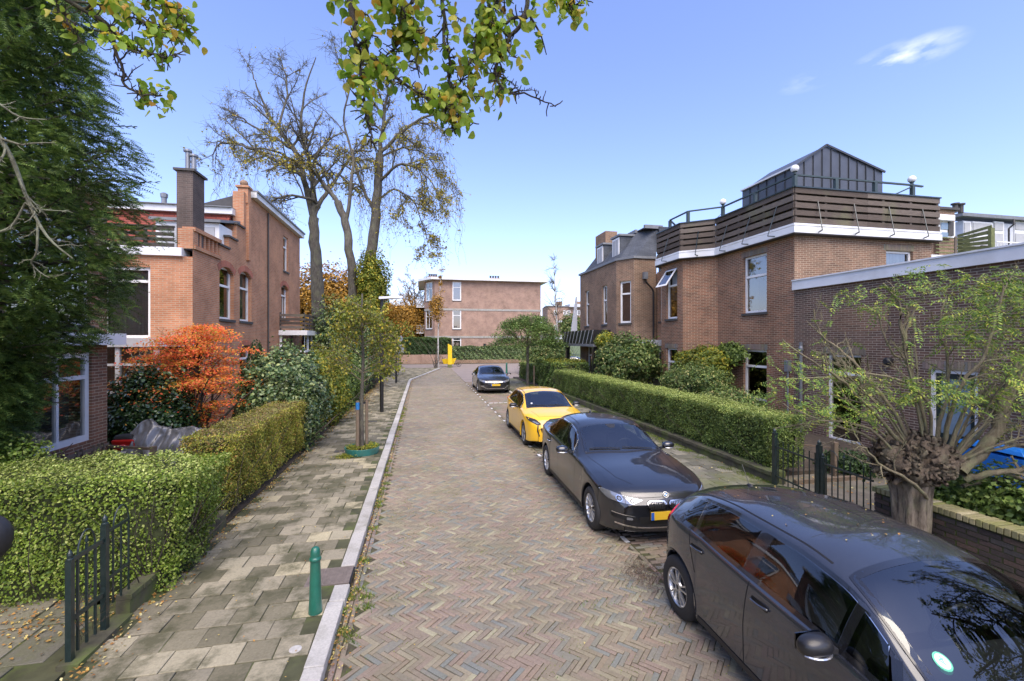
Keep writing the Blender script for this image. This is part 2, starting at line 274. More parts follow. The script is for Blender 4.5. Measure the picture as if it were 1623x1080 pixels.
# ------------------------------------------------------------------ mesh building
def tagp(o, label=None, cat=None, group=None, kind=None):
    if label: o['label'] = label
    if cat: o['category'] = cat
    if group: o['group'] = group
    if kind: o['kind'] = kind
    return o
ORG = {}
def thing(name, label, cat, loc=(0, 0, 0), group=None):
    o = bpy.data.objects.new(name, None); COL.objects.link(o); o.empty_display_size = .2
    o.location = loc; ORG[o.name] = np.array(loc, float); return tagp(o, label, cat, group)
class MB:
    def __init__(s): s.v = []; s.f = []; s.uv = []; s.n = 0; s.hasuv = False
    def add(s, vs, fs, uvs=None):
        s.v += [tuple(map(float, q)) for q in vs]
        for i, f in enumerate(fs):
            s.f.append(tuple(s.n+k for k in f))
            if uvs is not None: s.uv.append(uvs[i]); s.hasuv = True
            else: s.uv.append([(vs[k][0]+vs[k][1], vs[k][2]) for k in f])
        s.n += len(vs); return s
    def quad(s, a, b, c, d, uv=None): return s.add([a, b, c, d], [(0, 1, 2, 3)], [uv] if uv else None)
    def hexa(s, P):                       # 8 corners: bottom 0-3 ccw, top 4-7 ccw
        P = [np.asarray(p, float) for p in P]; F = [(3, 2, 1, 0), (4, 5, 6, 7), (0, 1, 5, 4), (1, 2, 6, 5), (2, 3, 7, 6), (3, 0, 4, 7)]
        uvs = []
        for f in F:
            a, b, c, d = (P[k] for k in f); n = np.cross(b-a, d-a); uvs.append([_uv(P[k], n) for k in f])
        return s.add(P, F, uvs)
    def box(s, x0, x1, y0, y1, z0, z1):
        return s.hexa([(x0, y0, z0), (x1, y0, z0), (x1, y1, z0), (x0, y1, z0), (x0, y0, z1), (x1, y0, z1), (x1, y1, z1), (x0, y1, z1)])
    def bar(s, a, b, w, h=None, up=(0, 0, 1)):
        h = h or w; a = Vector(a); b = Vector(b); d = (b-a).normalized(); u = Vector(up)
        sd = d.cross(u)
        if sd.length < 1e-3: sd = d.cross(Vector((1, 0, 0)))
        sd.normalize(); u = sd.cross(d).normalized(); sd = sd*w/2; u = u*h/2
        return s.hexa([a-sd-u, b-sd-u, b+sd-u, a+sd-u, a-sd+u, b-sd+u, b+sd+u, a+sd+u])
    def tube(s, pts, rad, k=6, cap=True):
        v, f = tube(np.asarray(pts, float), rad, k)
        fs = [tuple(q) for q in f]
        if cap: n = len(v); fs.append(tuple(range(k))[::-1]); fs.append(tuple(range(n-k, n)))
        return s.add(v, fs)
    def lathe(s, prof, c=(0, 0, 0), k=16, axis='z', cap=True):
        vs = []; n = len(prof)
        for r, h in prof:
            for i in range(k):
                a = 2*math.pi*i/k; x, y = r*math.cos(a), r*math.sin(a)
                vs.append((c[0]+x, c[1]+y, c[2]+h) if axis == 'z' else (c[0]+x, c[1]+h, c[2]+y))
        fs = []
        for j in range(n-1):
            for i in range(k):
                q = (j*k+i, j*k+(i+1) % k, (j+1)*k+(i+1) % k, (j+1)*k+i); fs.append(q if axis == 'z' else q[::-1])
        if cap: fs.append(tuple(range(k))[::-1]); fs.append(tuple(range((n-1)*k, n*k)))
        return s.add(vs, fs)
    def sphere(s, c, r, k=16, sc=(1, 1, 1)):
        pr = [(max(1e-4, math.cos(t)), math.sin(t)) for t in np.linspace(-math.pi/2, math.pi/2, k//2+1)]
        m = MB().lathe(pr, k=k, cap=False)
        return s.add([(c[0]+v[0]*r*sc[0], c[1]+v[1]*r*sc[1], c[2]+v[2]*r*sc[2]) for v in m.v], m.f)
    def prism(s, poly, z0, z1):           # vertical prism over a ccw footprint, with wall uvs
        n = len(poly)
        per = 0
        for i in range(n):
            (x0, y0), (x1, y1) = poly[i], poly[(i+1) % n]; L = math.hypot(x1-x0, y1-y0)
            s.quad((x0, y0, z0), (x1, y1, z0), (x1, y1, z1), (x0, y0, z1), [(per, z0), (per+L, z0), (per+L, z1), (per, z1)]); per += L
        s.add([(x, y, z1) for x, y in poly], [tuple(range(n))], [[(x, y) for x, y in poly]])
        s.add([(x, y, z0) for x, y in poly], [tuple(range(n))[::-1]], [[(x, y) for x, y in poly][::-1]]); return s
    def mesh(s, name, mat, origin=(0, 0, 0), smooth=False):
        me = bpy.data.meshes.new(name); o = np.asarray(origin, float)
        V = (np.array(s.v, float)-o) if s.v else np.zeros((0, 3)); me.from_pydata(V.tolist(), [], s.f)
        if s.hasuv or True:
            ul = me.uv_layers.new(name='UVMap'); flat = [c for f in s.uv for p in f for c in p[:2]]
            if len(flat) == 2*len(me.loops): ul.data.foreach_set('uv', flat)
        me.materials.append(M[mat] if isinstance(mat, str) else mat)
        if smooth: me.shade_smooth()
        me.update(); return me
    def obj(s, name, mat, parent=None, loc=None, smooth=False, bevel=0):
        org = ORG[root_of(parent).name] if parent is not None else (loc if loc is not None else (0, 0, 0))
        me = s.mesh(name, mat, org, smooth); o = bpy.data.objects.new(name, me); COL.objects.link(o)
        if parent is not None: o.parent = parent
        else: o.location = org; ORG[o.name] = np.array(org, float)
        if bevel:
            b = o.modifiers.new('bevel', 'BEVEL'); b.width = bevel; b.segments = 2; b.limit_method = 'ANGLE'
        return o
def _uv(p, n):
    a = np.abs(n)
    if a[2] > max(a[0], a[1]): return (p[0], p[1])
    return (p[1], p[2]) if a[0] > a[1] else (p[0], p[2])
def root_of(o):
    while o.parent is not None: o = o.parent
    return o
def tube(P, rad, k=6):
    n = len(P); rad = np.broadcast_to(np.asarray(rad, float), (n,))
    T = np.gradient(P, axis=0); T /= np.linalg.norm(T, axis=1)[:, None]+1e-9
    ref = np.array([0., 0., 1.]) if abs(T[0][2]) < .9 else np.array([1., 0., 0.])
    A = np.cross(T, ref); A /= np.linalg.norm(A, axis=1)[:, None]+1e-9; B = np.cross(T, A)
    an = np.linspace(0, 2*math.pi, k, endpoint=False)
    V = P[:, None]+rad[:, None, None]*(np.cos(an)[None, :, None]*A[:, None]+np.sin(an)[None, :, None]*B[:, None])
    i = np.arange(n-1)[:, None]*k; j = np.arange(k)[None]; j2 = (j+1) % k
    F = np.stack([i+j, i+j2, i+k+j2, i+k+j], -1).reshape(-1, 4)
    return V.reshape(-1, 3), F
def bulk(name, V, F, mat, parent=None, loc=None, smooth=False):
    """V (n,3), F (m,k) numpy arrays -> one mesh object"""
    org = ORG[root_of(parent).name] if parent is not None else np.asarray(loc if loc is not None else (0, 0, 0), float)
    V = np.asarray(V, float)-org; F = np.asarray(F, np.int32); k = F.shape[1]
    me = bpy.data.meshes.new(name); me.vertices.add(len(V)); me.vertices.foreach_set('co', V.astype(np.float32).ravel())
    me.loops.add(F.size); me.loops.foreach_set('vertex_index', F.ravel()); me.polygons.add(len(F))
    me.polygons.foreach_set('loop_start', np.arange(0, F.size, k, dtype=np.int32))
    me.polygons.foreach_set('loop_total', np.full(len(F), k, np.int32))
    me.update(calc_edges=True); me.materials.append(M[mat])
    if smooth: me.shade_smooth()
    o = bpy.data.objects.new(name, me); COL.objects.link(o)
    if parent is not None: o.parent = parent
    else: o.location = org; ORG[o.name] = org
    return o
def unit(a): return a/(np.linalg.norm(a, axis=-1, keepdims=True)+1e-9)
def leaves(P, N, size, rng, aspect=1.4, fold=.25, dirs=None):
    """diamond leaves folded on the midrib; P centres, N rough normals -> V, F(quads as 2 tris)"""
    n = len(P); N = unit(N); d = rng.normal(size=(n, 3)) if dirs is None else dirs+rng.normal(size=(n, 3))*.35
    d = unit(d-N*np.sum(d*N, 1, keepdims=True)); s = np.cross(N, d)
    L = (size*rng.uniform(.65, 1.25, n))[:, None]; W = L/aspect
    a = P-d*L*.5; b = P+d*L*.5; m = P+d*L*.08
    l = m+s*W*.5+N*W*fold; r = m-s*W*.5+N*W*fold
    V = np.stack([a, r, b, l], 1).reshape(-1, 3); i = np.arange(n)*4
    F = np.stack([np.stack([i, i+1, i+2], 1), np.stack([i, i+2, i+3], 1)], 1).reshape(-1, 3)
    return V, F
def merge(parts):
    Vs, Fs, n = [], [], 0
    for v, f in parts: Vs.append(v); Fs.append(np.asarray(f)+n); n += len(v)
    return np.concatenate(Vs), np.concatenate(Fs)
# ------------------------------------------------------------------ branches
def wiggle(rng, p, d, L, n, amp, trop=0., up=(0, 0, 1)):
    P = [np.array(p, float)]; d = np.array(d, float); d /= np.linalg.norm(d)+1e-9; up = np.asarray(up, float)
    for i in range(n):
        d = d+rng.normal(size=3)*amp+up*trop; d /= np.linalg.norm(d)+1e-9; P.append(P[-1]+d*L/n)
    return np.array(P)
def branchout(rng, P, r0, r1, depth, out, tips, num=(5, 7), ratio=.55, ang=.8, amp=.16, trop=.03, start=.25, minr=.004, k0=7, lmin=.12, plen=None):
    """adds the limb P and grows side branches from it"""
    n = len(P); out.append((P, np.linspace(r0, r1, n), max(3, k0-depth)))
    seg = np.linalg.norm(np.diff(P, axis=0), axis=1).sum(); L = plen or seg
    if depth >= num_depth[0] or seg < lmin:
        tips.append(P); return
    for q in range(rng.integers(num[0], num[1]+1)):
        t = start+(1-start)*((q+rng.random())/num[1]); t = min(t, .99); x = t*(n-1); i = min(int(x), n-2); f = x-i
        p = P[i]*(1-f)+P[i+1]*f; T = P[i+1]-P[i]; T /= np.linalg.norm(T)+1e-9
        s = rng.normal(size=3); s -= T*np.dot(s, T); s /= np.linalg.norm(s)+1e-9
        a = ang*rng.uniform(.6, 1.3); d = T*math.cos(a)+s*math.sin(a)
        ll = L*ratio*rng.uniform(.6, 1.15)*(1.1-.55*t); rr = max(minr*.8, (r0*(1-t)+r1*t)*.62)
        C = wiggle(rng, p, d, ll, 5 if depth < 2 else 4, amp, trop)
        branchout(rng, C, rr, max(minr*.6, rr*.35), depth+1, out, tips, num, ratio, ang, amp, trop, start, minr, k0, lmin)
    tips.append(P[-2:])
num_depth = [3]
def mesh_branches(out): return merge([tube(P, r, k) for P, r, k in out])
def along(tips, per, rng, jit=.05):
    pts = []
    for P in tips:
        if len(P) < 2: continue
        t = rng.random(per)*(len(P)-1); i = np.minimum(t.astype(int), len(P)-2); f = (t-i)[:, None]
        pts.append(P[i]*(1-f)+P[i+1]*f)
    Q = np.concatenate(pts); return Q+rng.normal(size=Q.shape)*jit
# ================================================================== THE GROUND
leafmat('leaf_crumbs', [(0, (.06, .04, .028)), (.6, (.13, .085, .055)), (1, (.3, .2, .12))], .9, 0.)
leafmat('brick_dust', [(0, (.30, .2, .175)), (1, (.42, .31, .27))], .9, 0.)
def frame_order(cx, cy):                   # nearest pieces in the frame first, the rest after
    Z = cdepth(cx, cy); px = px_of(cx, cy); py = 540+FPX*CAM_H/np.maximum(Z, .1)
    inside = (Z > 1) & (px > -15) & (px < 1640) & (py < 1095)
    return np.argsort(np.where(inside, Z, Z+1000))
def slabs(cx, cy, ang, L, W, top, drop, rng, tilt=.006, jit=.003, lift=.0025, shrink=.0):
    """many loose blocks: chamfered top + sides; returns V (n,12,3), F per block"""
    n = len(cx); hl = L/2-shrink+rng.normal(size=n)*jit*.5; hw = W/2-shrink+rng.normal(size=n)*jit*.5
    hl = np.broadcast_to(hl, n); hw = np.broadcast_to(hw, n); ch = min(.006, W*.08)
    sg = np.array([(-1, -1), (1, -1), (1, 1), (-1, 1)])
    low = np.stack([sg[None, :, 0]*hl[:, None], sg[None, :, 1]*hw[:, None]], -1)
    low = low+rng.normal(size=low.shape)*jit*.35
    upp = low-np.sign(low)*ch
    z0 = top+rng.normal(size=n)*lift; tx = rng.normal(size=n)*tilt; ty = rng.normal(size=n)*tilt
    def lay(q, dz): return np.concatenate([q, (z0[:, None]+q[..., 0]*tx[:, None]+q[..., 1]*ty[:, None]+dz)[..., None]], -1)
    V = np.concatenate([lay(low, -drop), lay(low, -ch*.6), lay(upp, 0)], 1)
    a = ang+rng.normal(size=n)*.012; c, s = np.cos(a)[:, None], np.sin(a)[:, None]
    x, y = V[..., 0].copy(), V[..., 1].copy()
    V[..., 0] = cx[:, None]+x*c-y*s; V[..., 1] = cy[:, None]+x*s+y*c
    F = [(8, 9, 10, 11)]+[(i, (i+1) % 4, 4+(i+1) % 4, 4+i) for i in range(4)]+[(4+i, 4+(i+1) % 4, 8+(i+1) % 4, 8+i) for i in range(4)]
    return V, np.array(F)
def lay_pieces(name, stuffname, parent, V, F, order, mat, limit=300):
    for q in order[:limit]:
        c = V[q].mean(0)
        me = bpy.data.meshes.new(name); me.from_pydata((V[q]-c).tolist(), [], F.tolist()); me.materials.append(M[mat])
        o = bpy.data.objects.new(name, me); COL.objects.link(o); o.parent = parent; o.location = c-ORG[root_of(parent).name]
    rest = order[limit:]
    if len(rest):
        Vr = V[rest].reshape(-1, 3); Fr = (F[None]+np.arange(len(rest))[:, None, None]*V.shape[1]).reshape(-1, 4)
        o = bulk(stuffname, Vr, Fr, mat, parent); tagp(o, kind='stuff')

rng = np.random.default_rng(7)
g = MB().box(-400, 400, -60, 700, -.4, -.05).obj('ground', 'lawn'); tagp(g, 'mossy green ground stretching away under the houses and gardens', kind='structure')
def xl(y): return np.where(y < 33.5, -.84, -.84+(y-33.5)*(1.95+.84)/14.)
# carriageway bed
road = MB()
ys = [-12, 33.5, 47.5]
for a, b in zip(ys[:-1], ys[1:]):
    xa, xb = float(xl(np.array(a)))-.02, float(xl(np.array(b)))-.02
    road.quad((xa, a, -.012), (4.92, a, -.012), (4.92, b, -.012), (xb, b, -.012))
road.quad((4.92, 31, -.012), (7.2, 33.2, -.012), (7.2, 47.5, -.012), (4.92, 47.5, -.012))
far_ = MB(); far_.quad((2.95, 31.4, -.006), (7.2, 31.4, -.006), (7.2, 47.5, -.006), (2.95, 47.5, -.006))
road = road.obj('road', 'sand_joint')
far_.quad((7.2, 33.2, -.006), (16, 33.2, -.006), (16, 47.5, -.006), (7.2, 47.5, -.006)); far_.obj('far_paving', 'far_pavement', road); tagp(road, 'herringbone brick road running away between the parked cars and the left kerb', kind='structure')
cross = MB().box(-90, 120, 47.5, 56.0, -.2, -.004).obj('cross_street', 'far_pavement')
tagp(cross, 'pale brick cross street at the far end of the road', kind='structure')
# herringbone, rows running across the road
Lb, Wb = .205, .0512; n = 4
us = math.sqrt(.5)
cx, cy, an = [], [], []
for m_ in range(0, 168):
    for k_ in range(-4*m_-16, -4*m_+46):
        for vert in (0, 1):
            if vert: x, y = (k_+.5)+2*n*m_, k_+1+n/2
            else: x, y = k_+n/2+2*n*m_, k_+.5
            # rotate by -45 degrees so that the stair direction (1,1) runs along +X
            X = (x+y)*us*Wb; Y = (y-x)*us*Wb*-1
            cx.append(X); cy.append(Y); an.append((math.pi/4 if vert else -math.pi/4)*1.0)
cx = np.array(cx); cy = np.array(cy); an = np.array(an)
# after the turn horizontal bricks lie at -45 degrees (mirrored in Y)
an = np.where(an > 0, -math.pi/4, math.pi/4)
cx0 = cx.copy()
# tile the strip: stair direction +X covers the width, the lattice repeats along +Y
per = 2*n*us*Wb
ok = (cx > xl(cy)+.17) & (cx < 2.90) & (cy > .5) & (cy < 47.2)
hb = (cx[ok], cy[ok]+.012*np.sin(cx[ok]*2.1+cy[ok]*.4), an[ok])
V, F = slabs(hb[0], hb[1], hb[2], Lb, Wb, 0.0, .016, rng, .014, .004, .0022, .0022)
HBN = len(hb[0])
lay_pieces('brick', 'herringbone_bricks', road, V, F, frame_order(hb[0], hb[1]), 'road_brick')
# gutter course along the left kerb and the edge course by the parking bays
gx, gy = [], []
for y in np.arange(.5, 47, .208):
    e = float(xl(np.array(y))); gx += [e+.045, e+.105]; gy += [y, y+.1]
for y in np.arange(.5, 31, .208): gx.append(2.93); gy.append(y)
gx = np.array(gx); gy = np.array(gy)
V, F = slabs(gx, gy, math.pi/2, .203, .052, -.002, .014, rng, .02, .004, .003, .002)
o = bulk('gutter_bricks', V.reshape(-1, 3), (F[None]+np.arange(len(gx))[:, None, None]*12).reshape(-1, 4), 'parking_brick', road); tagp(o, kind='stuff')
# parking bays: running bond across
px_, py_ = [], []
for r_, y in enumerate(np.arange(.5, 31.5, .072)):
    for x in np.arange(2.98+(.105 if r_ % 2 else 0), 4.80, .21): px_.append(x+.1); py_.append(y)
px_ = np.array(px_); py_ = np.array(py_)
V, F = slabs(px_, py_, 0., .205, .067, -.001, .014, rng, .02, .004, .003, .002)
o = bulk('parking_bricks', V.reshape(-1, 3), (F[None]+np.arange(len(px_))[:, None, None]*12).reshape(-1, 4), 'parking_brick', road); tagp(o, kind='stuff')
wm = []
for y in [6.1, 7.2, 9.0, 10.0, 11.0]+[12+i*1.0 for i in range(19)]:
    if y in (8., 14.): continue
    wm.append((2.94, y, math.pi/2, .2))
for xx in np.arange(3.15, 4.7, .24): wm.append((xx, 20.6, 0, .2))
for q, (x, y, a, l) in enumerate(wm):
    V, F = slabs(np.array([x]), np.array([y]), a, l, .075, .006, .014, rng, .01, .004, .001, .003)
    me = bpy.data.meshes.new('bay_marker'); me.from_pydata(V[0].tolist(), [], F.tolist()); me.materials.append(M['white_fascia'])
    o = bpy.data.objects.new('bay_marker', me); COL.objects.link(o); o.parent = road
# ---- left pavement
ZP = .075
bed = MB()
bed.box(-3.02, -1.02, -12, 33.5, -.3, ZP-.012)
bed.prism([(-3.02, 33.5), (-1.02, 33.5), (1.78, 47.5), (-60, 47.5), (-60, 33.5+6), (-3.02, 39.5)], -.3, ZP-.0121)
pav = bed.obj('left_pavement', 'moss_joint'); tagp(pav, 'worn grey paving tiles of the left pavement between hedges and kerb', kind='structure')
tx, ty = [], []
for r_, y in enumerate(np.arange(.4, 47, .303)):
    xe = float(xl(np.array(y)))-.2
    for x in np.arange(-3.0+(.15 if r_ % 2 else 0), xe, .303):
        tx.append(x+.15); ty.append(y+.15)
tx = np.array(tx); ty = np.array(ty)
xe = xl(ty)-.19
keep = (tx+.10 < xe) & ~((abs(tx+1.19) < .17) & (abs(ty-5.72) < .2)) & ~(((tx+1.5)**2+(ty-11.85)**2) < .42**2)
tx, ty = tx[keep], ty[keep]; over = np.maximum(0, tx+.15-xl(ty)+.19)
V, F = slabs(tx, ty, 0., .30, .30, ZP, .016, rng, .011, .004, .0035, .003)
lim = (xl(ty)-.195)[:, None]; V[..., 0] = np.minimum(V[..., 0], lim); V[..., 0] = np.maximum(V[..., 0], -3.02)
lay_pieces('paving_tile', 'far_paving_tiles', pav, V, F, frame_order(tx, ty), 'paving_tile')
# kerb stones
kerb = MB().box(-1.0, -.86, -12, 33.5, -.3, .02)
kerb.prism([(-1.0, 33.5), (-.86, 33.5), (1.9, 47.3), (1.78, 47.3)], -.3, .02)
kerb = kerb.obj('left_kerb', 'concrete'); tagp(kerb, 'pale granite kerb between the left pavement and the brick road', kind='structure')
y = .2; stones = []
while y < 47:
    L = rng.uniform(.92, 1.08)
    if 4.9 < y+L/2 < 6.3 and y+L > 5.5: L = 5.5-y
    stones.append((y, y+L)); y += L
    if abs(y-5.5) < .01: y = 5.94
for a, b in stones:
    sm = MB(); xa, xb = float(xl(np.array(a))), float(xl(np.array(b))); j = rng.normal()*.004
    sm.hexa([(xa-.18+j, a+.006, -.1), (xa+j, a+.006, -.1), (xb+j, b-.006, -.1), (xb-.18+j, b-.006, -.1),
             (xa-.18+j, a+.004, ZP+.006), (xa-.008+j, a+.004, ZP+.004), (xb-.008+j, b-.004, ZP+.004), (xb-.18+j, b-.004, ZP+.006)])
    sm.obj('kerb_stone', 'kerb_piece', kerb, bevel=.010)
gul = thing('drain_cover', 'rusty brown ribbed drain plate set in the kerb beside the green bollard', 'drain', (-1.1, 5.72, ZP))
b = MB().box(-1.36, -.86, 5.52, 5.92, ZP-.03, ZP+.004); b.obj('plate', 'metal_plate', gul)
b = MB()
for i in range(12): b.box(-1.33+i*.036, -1.318+i*.036, 5.55, 5.89, ZP+.0042, ZP+.009)
b.obj('ribs', 'metal_plate', gul)
MB().box(-.872, -.842, 5.53, 5.91, -.05, ZP-.004).obj('inlet', 'black_paint', gul)
for (x, y, w, d, lab) in ((-1.74, 16.35, .30, .2, 'small dark square cover in the pavement just before the black lamp post'),
                     (-2.12, 12.1, .24, .2, 'small dark square cover in the pavement left of the planted young tree')):
    o = MB().box(x-w/2, x+w/2, y-d/2, y+d/2, ZP-.02, ZP+.007).obj('utility_cover', 'dark_stone', loc=(x, y, ZP)); tagp(o, lab, 'cover')
o = MB().lathe([(.055, 0), (.055, .012), (.04, .016)], (-1.16, 4.42, ZP-.002), 16).obj('round_marker', 'kerbstone', loc=(-1.16, 4.42, ZP)); tagp(o, 'small round pale plug set in a tile near the bottom of the kerb', 'cover')
# ---- right pavement
rp = MB().box(4.92, 6.96, -12, 33, -.3, .058); rp.prism([(6.9, 33.0), (4.92, 31.0), (6.1, 33.0)], -.3, .057)
rp = rp.obj('right_pavement', 'moss_joint'); tagp(rp, 'mossy right pavement between the parked cars and the long hedge', kind='structure')
tx, ty = [], []
for r_, y in enumerate(np.arange(.5, 32.6, .303)):
    for x in np.arange(5.06+(.15 if r_ % 2 else 0), 6.85, .303): tx.append(x+.13); ty.append(y)
tx = np.array(tx); ty = np.array(ty); k_ = (tx-6.3)**2+(ty-4.75)**2 > .40**2; tx, ty = tx[k_], ty[k_]
V, F = slabs(tx, ty, 0., .30, .30, .07, .016, rng, .012, .004, .004, .003)
lay_pieces('paving_tile', 'far_paving_tiles', rp, V, F, frame_order(tx, ty), 'tile_mossy', 120)
rk = MB().box(4.79, 4.94, -12, 31, -.3, .02).obj('right_kerb', 'concrete'); tagp(rk, 'kerb between the parking bays and the right pavement', kind='structure')
y = .5
while y < 31:
    L = rng.uniform(.92, 1.06); MB().box(4.77, 4.91, y+.004, min(y+L, 31)-.004, -.1, .078).obj('kerb_stone', 'kerbstone', rk, bevel=.008); y += L
gp = MB().box(6.96, 11.72, -8, 8.2, -.3, .02).obj('garden_yard', 'garden_paving'); tagp(gp, 'leaf strewn brown garden yard behind the iron fence', kind='structure')
gp2 = MB().box(6.96, 11.72, 8.2, 34, -.3, .10).obj('right_garden_soil', 'soil'); tagp(gp2, 'dark garden soil between the long hedge and the brick houses', kind='structure')
gl = MB().box(-6.9, -3.04, 6.2, 36, -.3, .06).obj('left_garden_soil', 'soil'); tagp(gl, 'dark garden soil behind the left hedges', kind='structure')
# dark path by the gate, bottom left
pt = MB().box(-9, -3.06, 1.5, 5.62, -.3, .066).obj('garden_path', 'moss_joint'); tagp(pt, 'dark flagstone path leading in through the open garden gate', kind='structure')
tx, ty = [], []
for r_, y in enumerate(np.arange(1.6, 5.5, .62)):
    for x in np.arange(-8.5+(.2 if r_ % 2 else 0), -3.5, .42): tx.append(x+.15); ty.append(y+.3)
V, F = slabs(np.array(tx), np.array(ty), 0., .40, .60, .078, .016, rng, .012, .004, .004, .003)
lay_pieces('flagstone', 'flagstones', pt, V, F, frame_order(np.array(tx), np.array(ty)), 'tile_mossy')
# leaf litter and small weeds
def litter(name, label, n, fx, z, mat='leaf_fallen', size=.035, tilt=.35, loc=None):
    x, y = fx(n); P = np.stack([x, y, np.full(len(x), z)+rng.uniform(.004, .02, len(x))], 1)
    N = np.stack([rng.normal(size=len(x))*tilt, rng.normal(size=len(x))*tilt, np.ones(len(x))], 1)
    V, F = leaves(P, N, size, rng, 1.5, .25); o = bulk(name, V, F, mat, loc=loc); tagp(o, label, 'leaves', kind='stuff'); return o
litter('fallen_leaves', 'brown fallen leaves gathered in the gutter along the left kerb', 2400,
       lambda n: (lambda y: (xl(y)+np.abs(rng.normal(size=n))*.07+.0, y))(2.5+44*rng.random(n)**1.6), .0, size=.028)
litter('fallen_leaves', 'orange brown fallen leaves along the foot of the left hedges', 2600,
       lambda n: (-3.0+np.abs(rng.normal(size=n))*.13, 4+30*rng.random(n)), ZP, size=.035)
litter('fallen_leaves', 'orange leaves on the pavement edge behind the lamp post', 1500,
       lambda n: (-2.95+np.abs(rng.normal(size=n))*.35, rng.uniform(17, 33, n)), ZP, size=.05)
litter('fallen_leaves', 'few pale leaf scraps scattered over the brick road and pavement', 420,
       lambda n: (rng.uniform(-.8, 2.9, n), 2+30*rng.random(n)), .004, size=.022)
litter('fallen_leaves', 'leaf scraps scattered on the left pavement tiles', 330, lambda n: (rng.uniform(-2.9, -1.05, n), 2.5+25*rng.random(n)), ZP+.003, size=.022)
litter('fallen_leaves', 'yellow leaves scattered along the right pavement', 900, lambda n: (rng.uniform(4.95, 6.9, n), 1+26*rng.random(n)), .075, size=.035)
litter('fallen_leaves', 'pale yellow leaves strewn over the garden yard', 1100, lambda n: (rng.uniform(7.1, 11.6, n), rng.uniform(2, 11.5, n)), .025, size=.05)
litter('fallen_leaves', 'dead leaves lying under the hedge beside the garden path', 1200, lambda n: (rng.uniform(-7, -3.1, n), 5.35+rng.normal(size=n)*.22), .08, size=.035)
litter('dirt_patch', 'dark soil trodden into the bricks between the two dark cars', 1500, lambda n: (2.75+rng.normal(size=n)*.14, 5.15+rng.normal(size=n)*.2), .003, 'leaf_crumbs', .015)
litter('dirt_patch', 'pale pink brick dust scattered on the middle of the road', 1600, lambda n: (2.0+rng.normal(size=n)*.2, 5.5+rng.normal(size=n)*.32), .001, 'brick_dust', .012)
def tufts(name, label, n, fx, z, h=.05, mat='grass_blade'):
    x, y = fx(n); n = len(x); a = rng.uniform(0, 2*math.pi, n); w = .006; H = h*rng.uniform(.5, 1.4, n)
    b0 = np.stack([x-np.cos(a)*w, y-np.sin(a)*w, np.full(n, z)], 1); b1 = np.stack([x+np.cos(a)*w, y+np.sin(a)*w, np.full(n, z)], 1)
    t = np.stack([x+rng.normal(size=n)*h*.6, y+rng.normal(size=n)*h*.6, z+H], 1)
    V = np.stack([b0, b1, t], 1).reshape(-1, 3); o = bulk(name, V, np.arange(3*n).reshape(-1, 3), mat); tagp(o, label, 'grass', kind='stuff')
def clumps(cs, r, n):
    c = np.array(cs)[rng.integers(0, len(cs), n)]; return c[:, 0]+rng.normal(size=n)*r, c[:, 1]+rng.normal(size=n)*r
tufts('weeds', 'green weed tufts growing in the gutter joints', 3800, lambda n: clumps([(-.8+rng.normal()*.03, yy) for yy in rng.uniform(3.4, 20, 40)]+[(-.98, 5.98), (-.62, 5.3), (-.6, 5.1), (-.7, 4.6)], .045, n), 0, .035)
tufts('joint_moss', 'tiny grass sprouting between the road bricks', 9000, lambda n: clumps([(rng.uniform(-.7, 2.9), rng.uniform(3, 14)) for _ in range(260)], .09, n), -.006, .014)
tufts('mossy_verge', 'bright moss and grass along the foot of the right hedge wall', 16000, lambda n: clumps([(6.78+rng.normal()*.10, yy) for yy in rng.uniform(4, 30, 150)], .08, n), .07, .03)
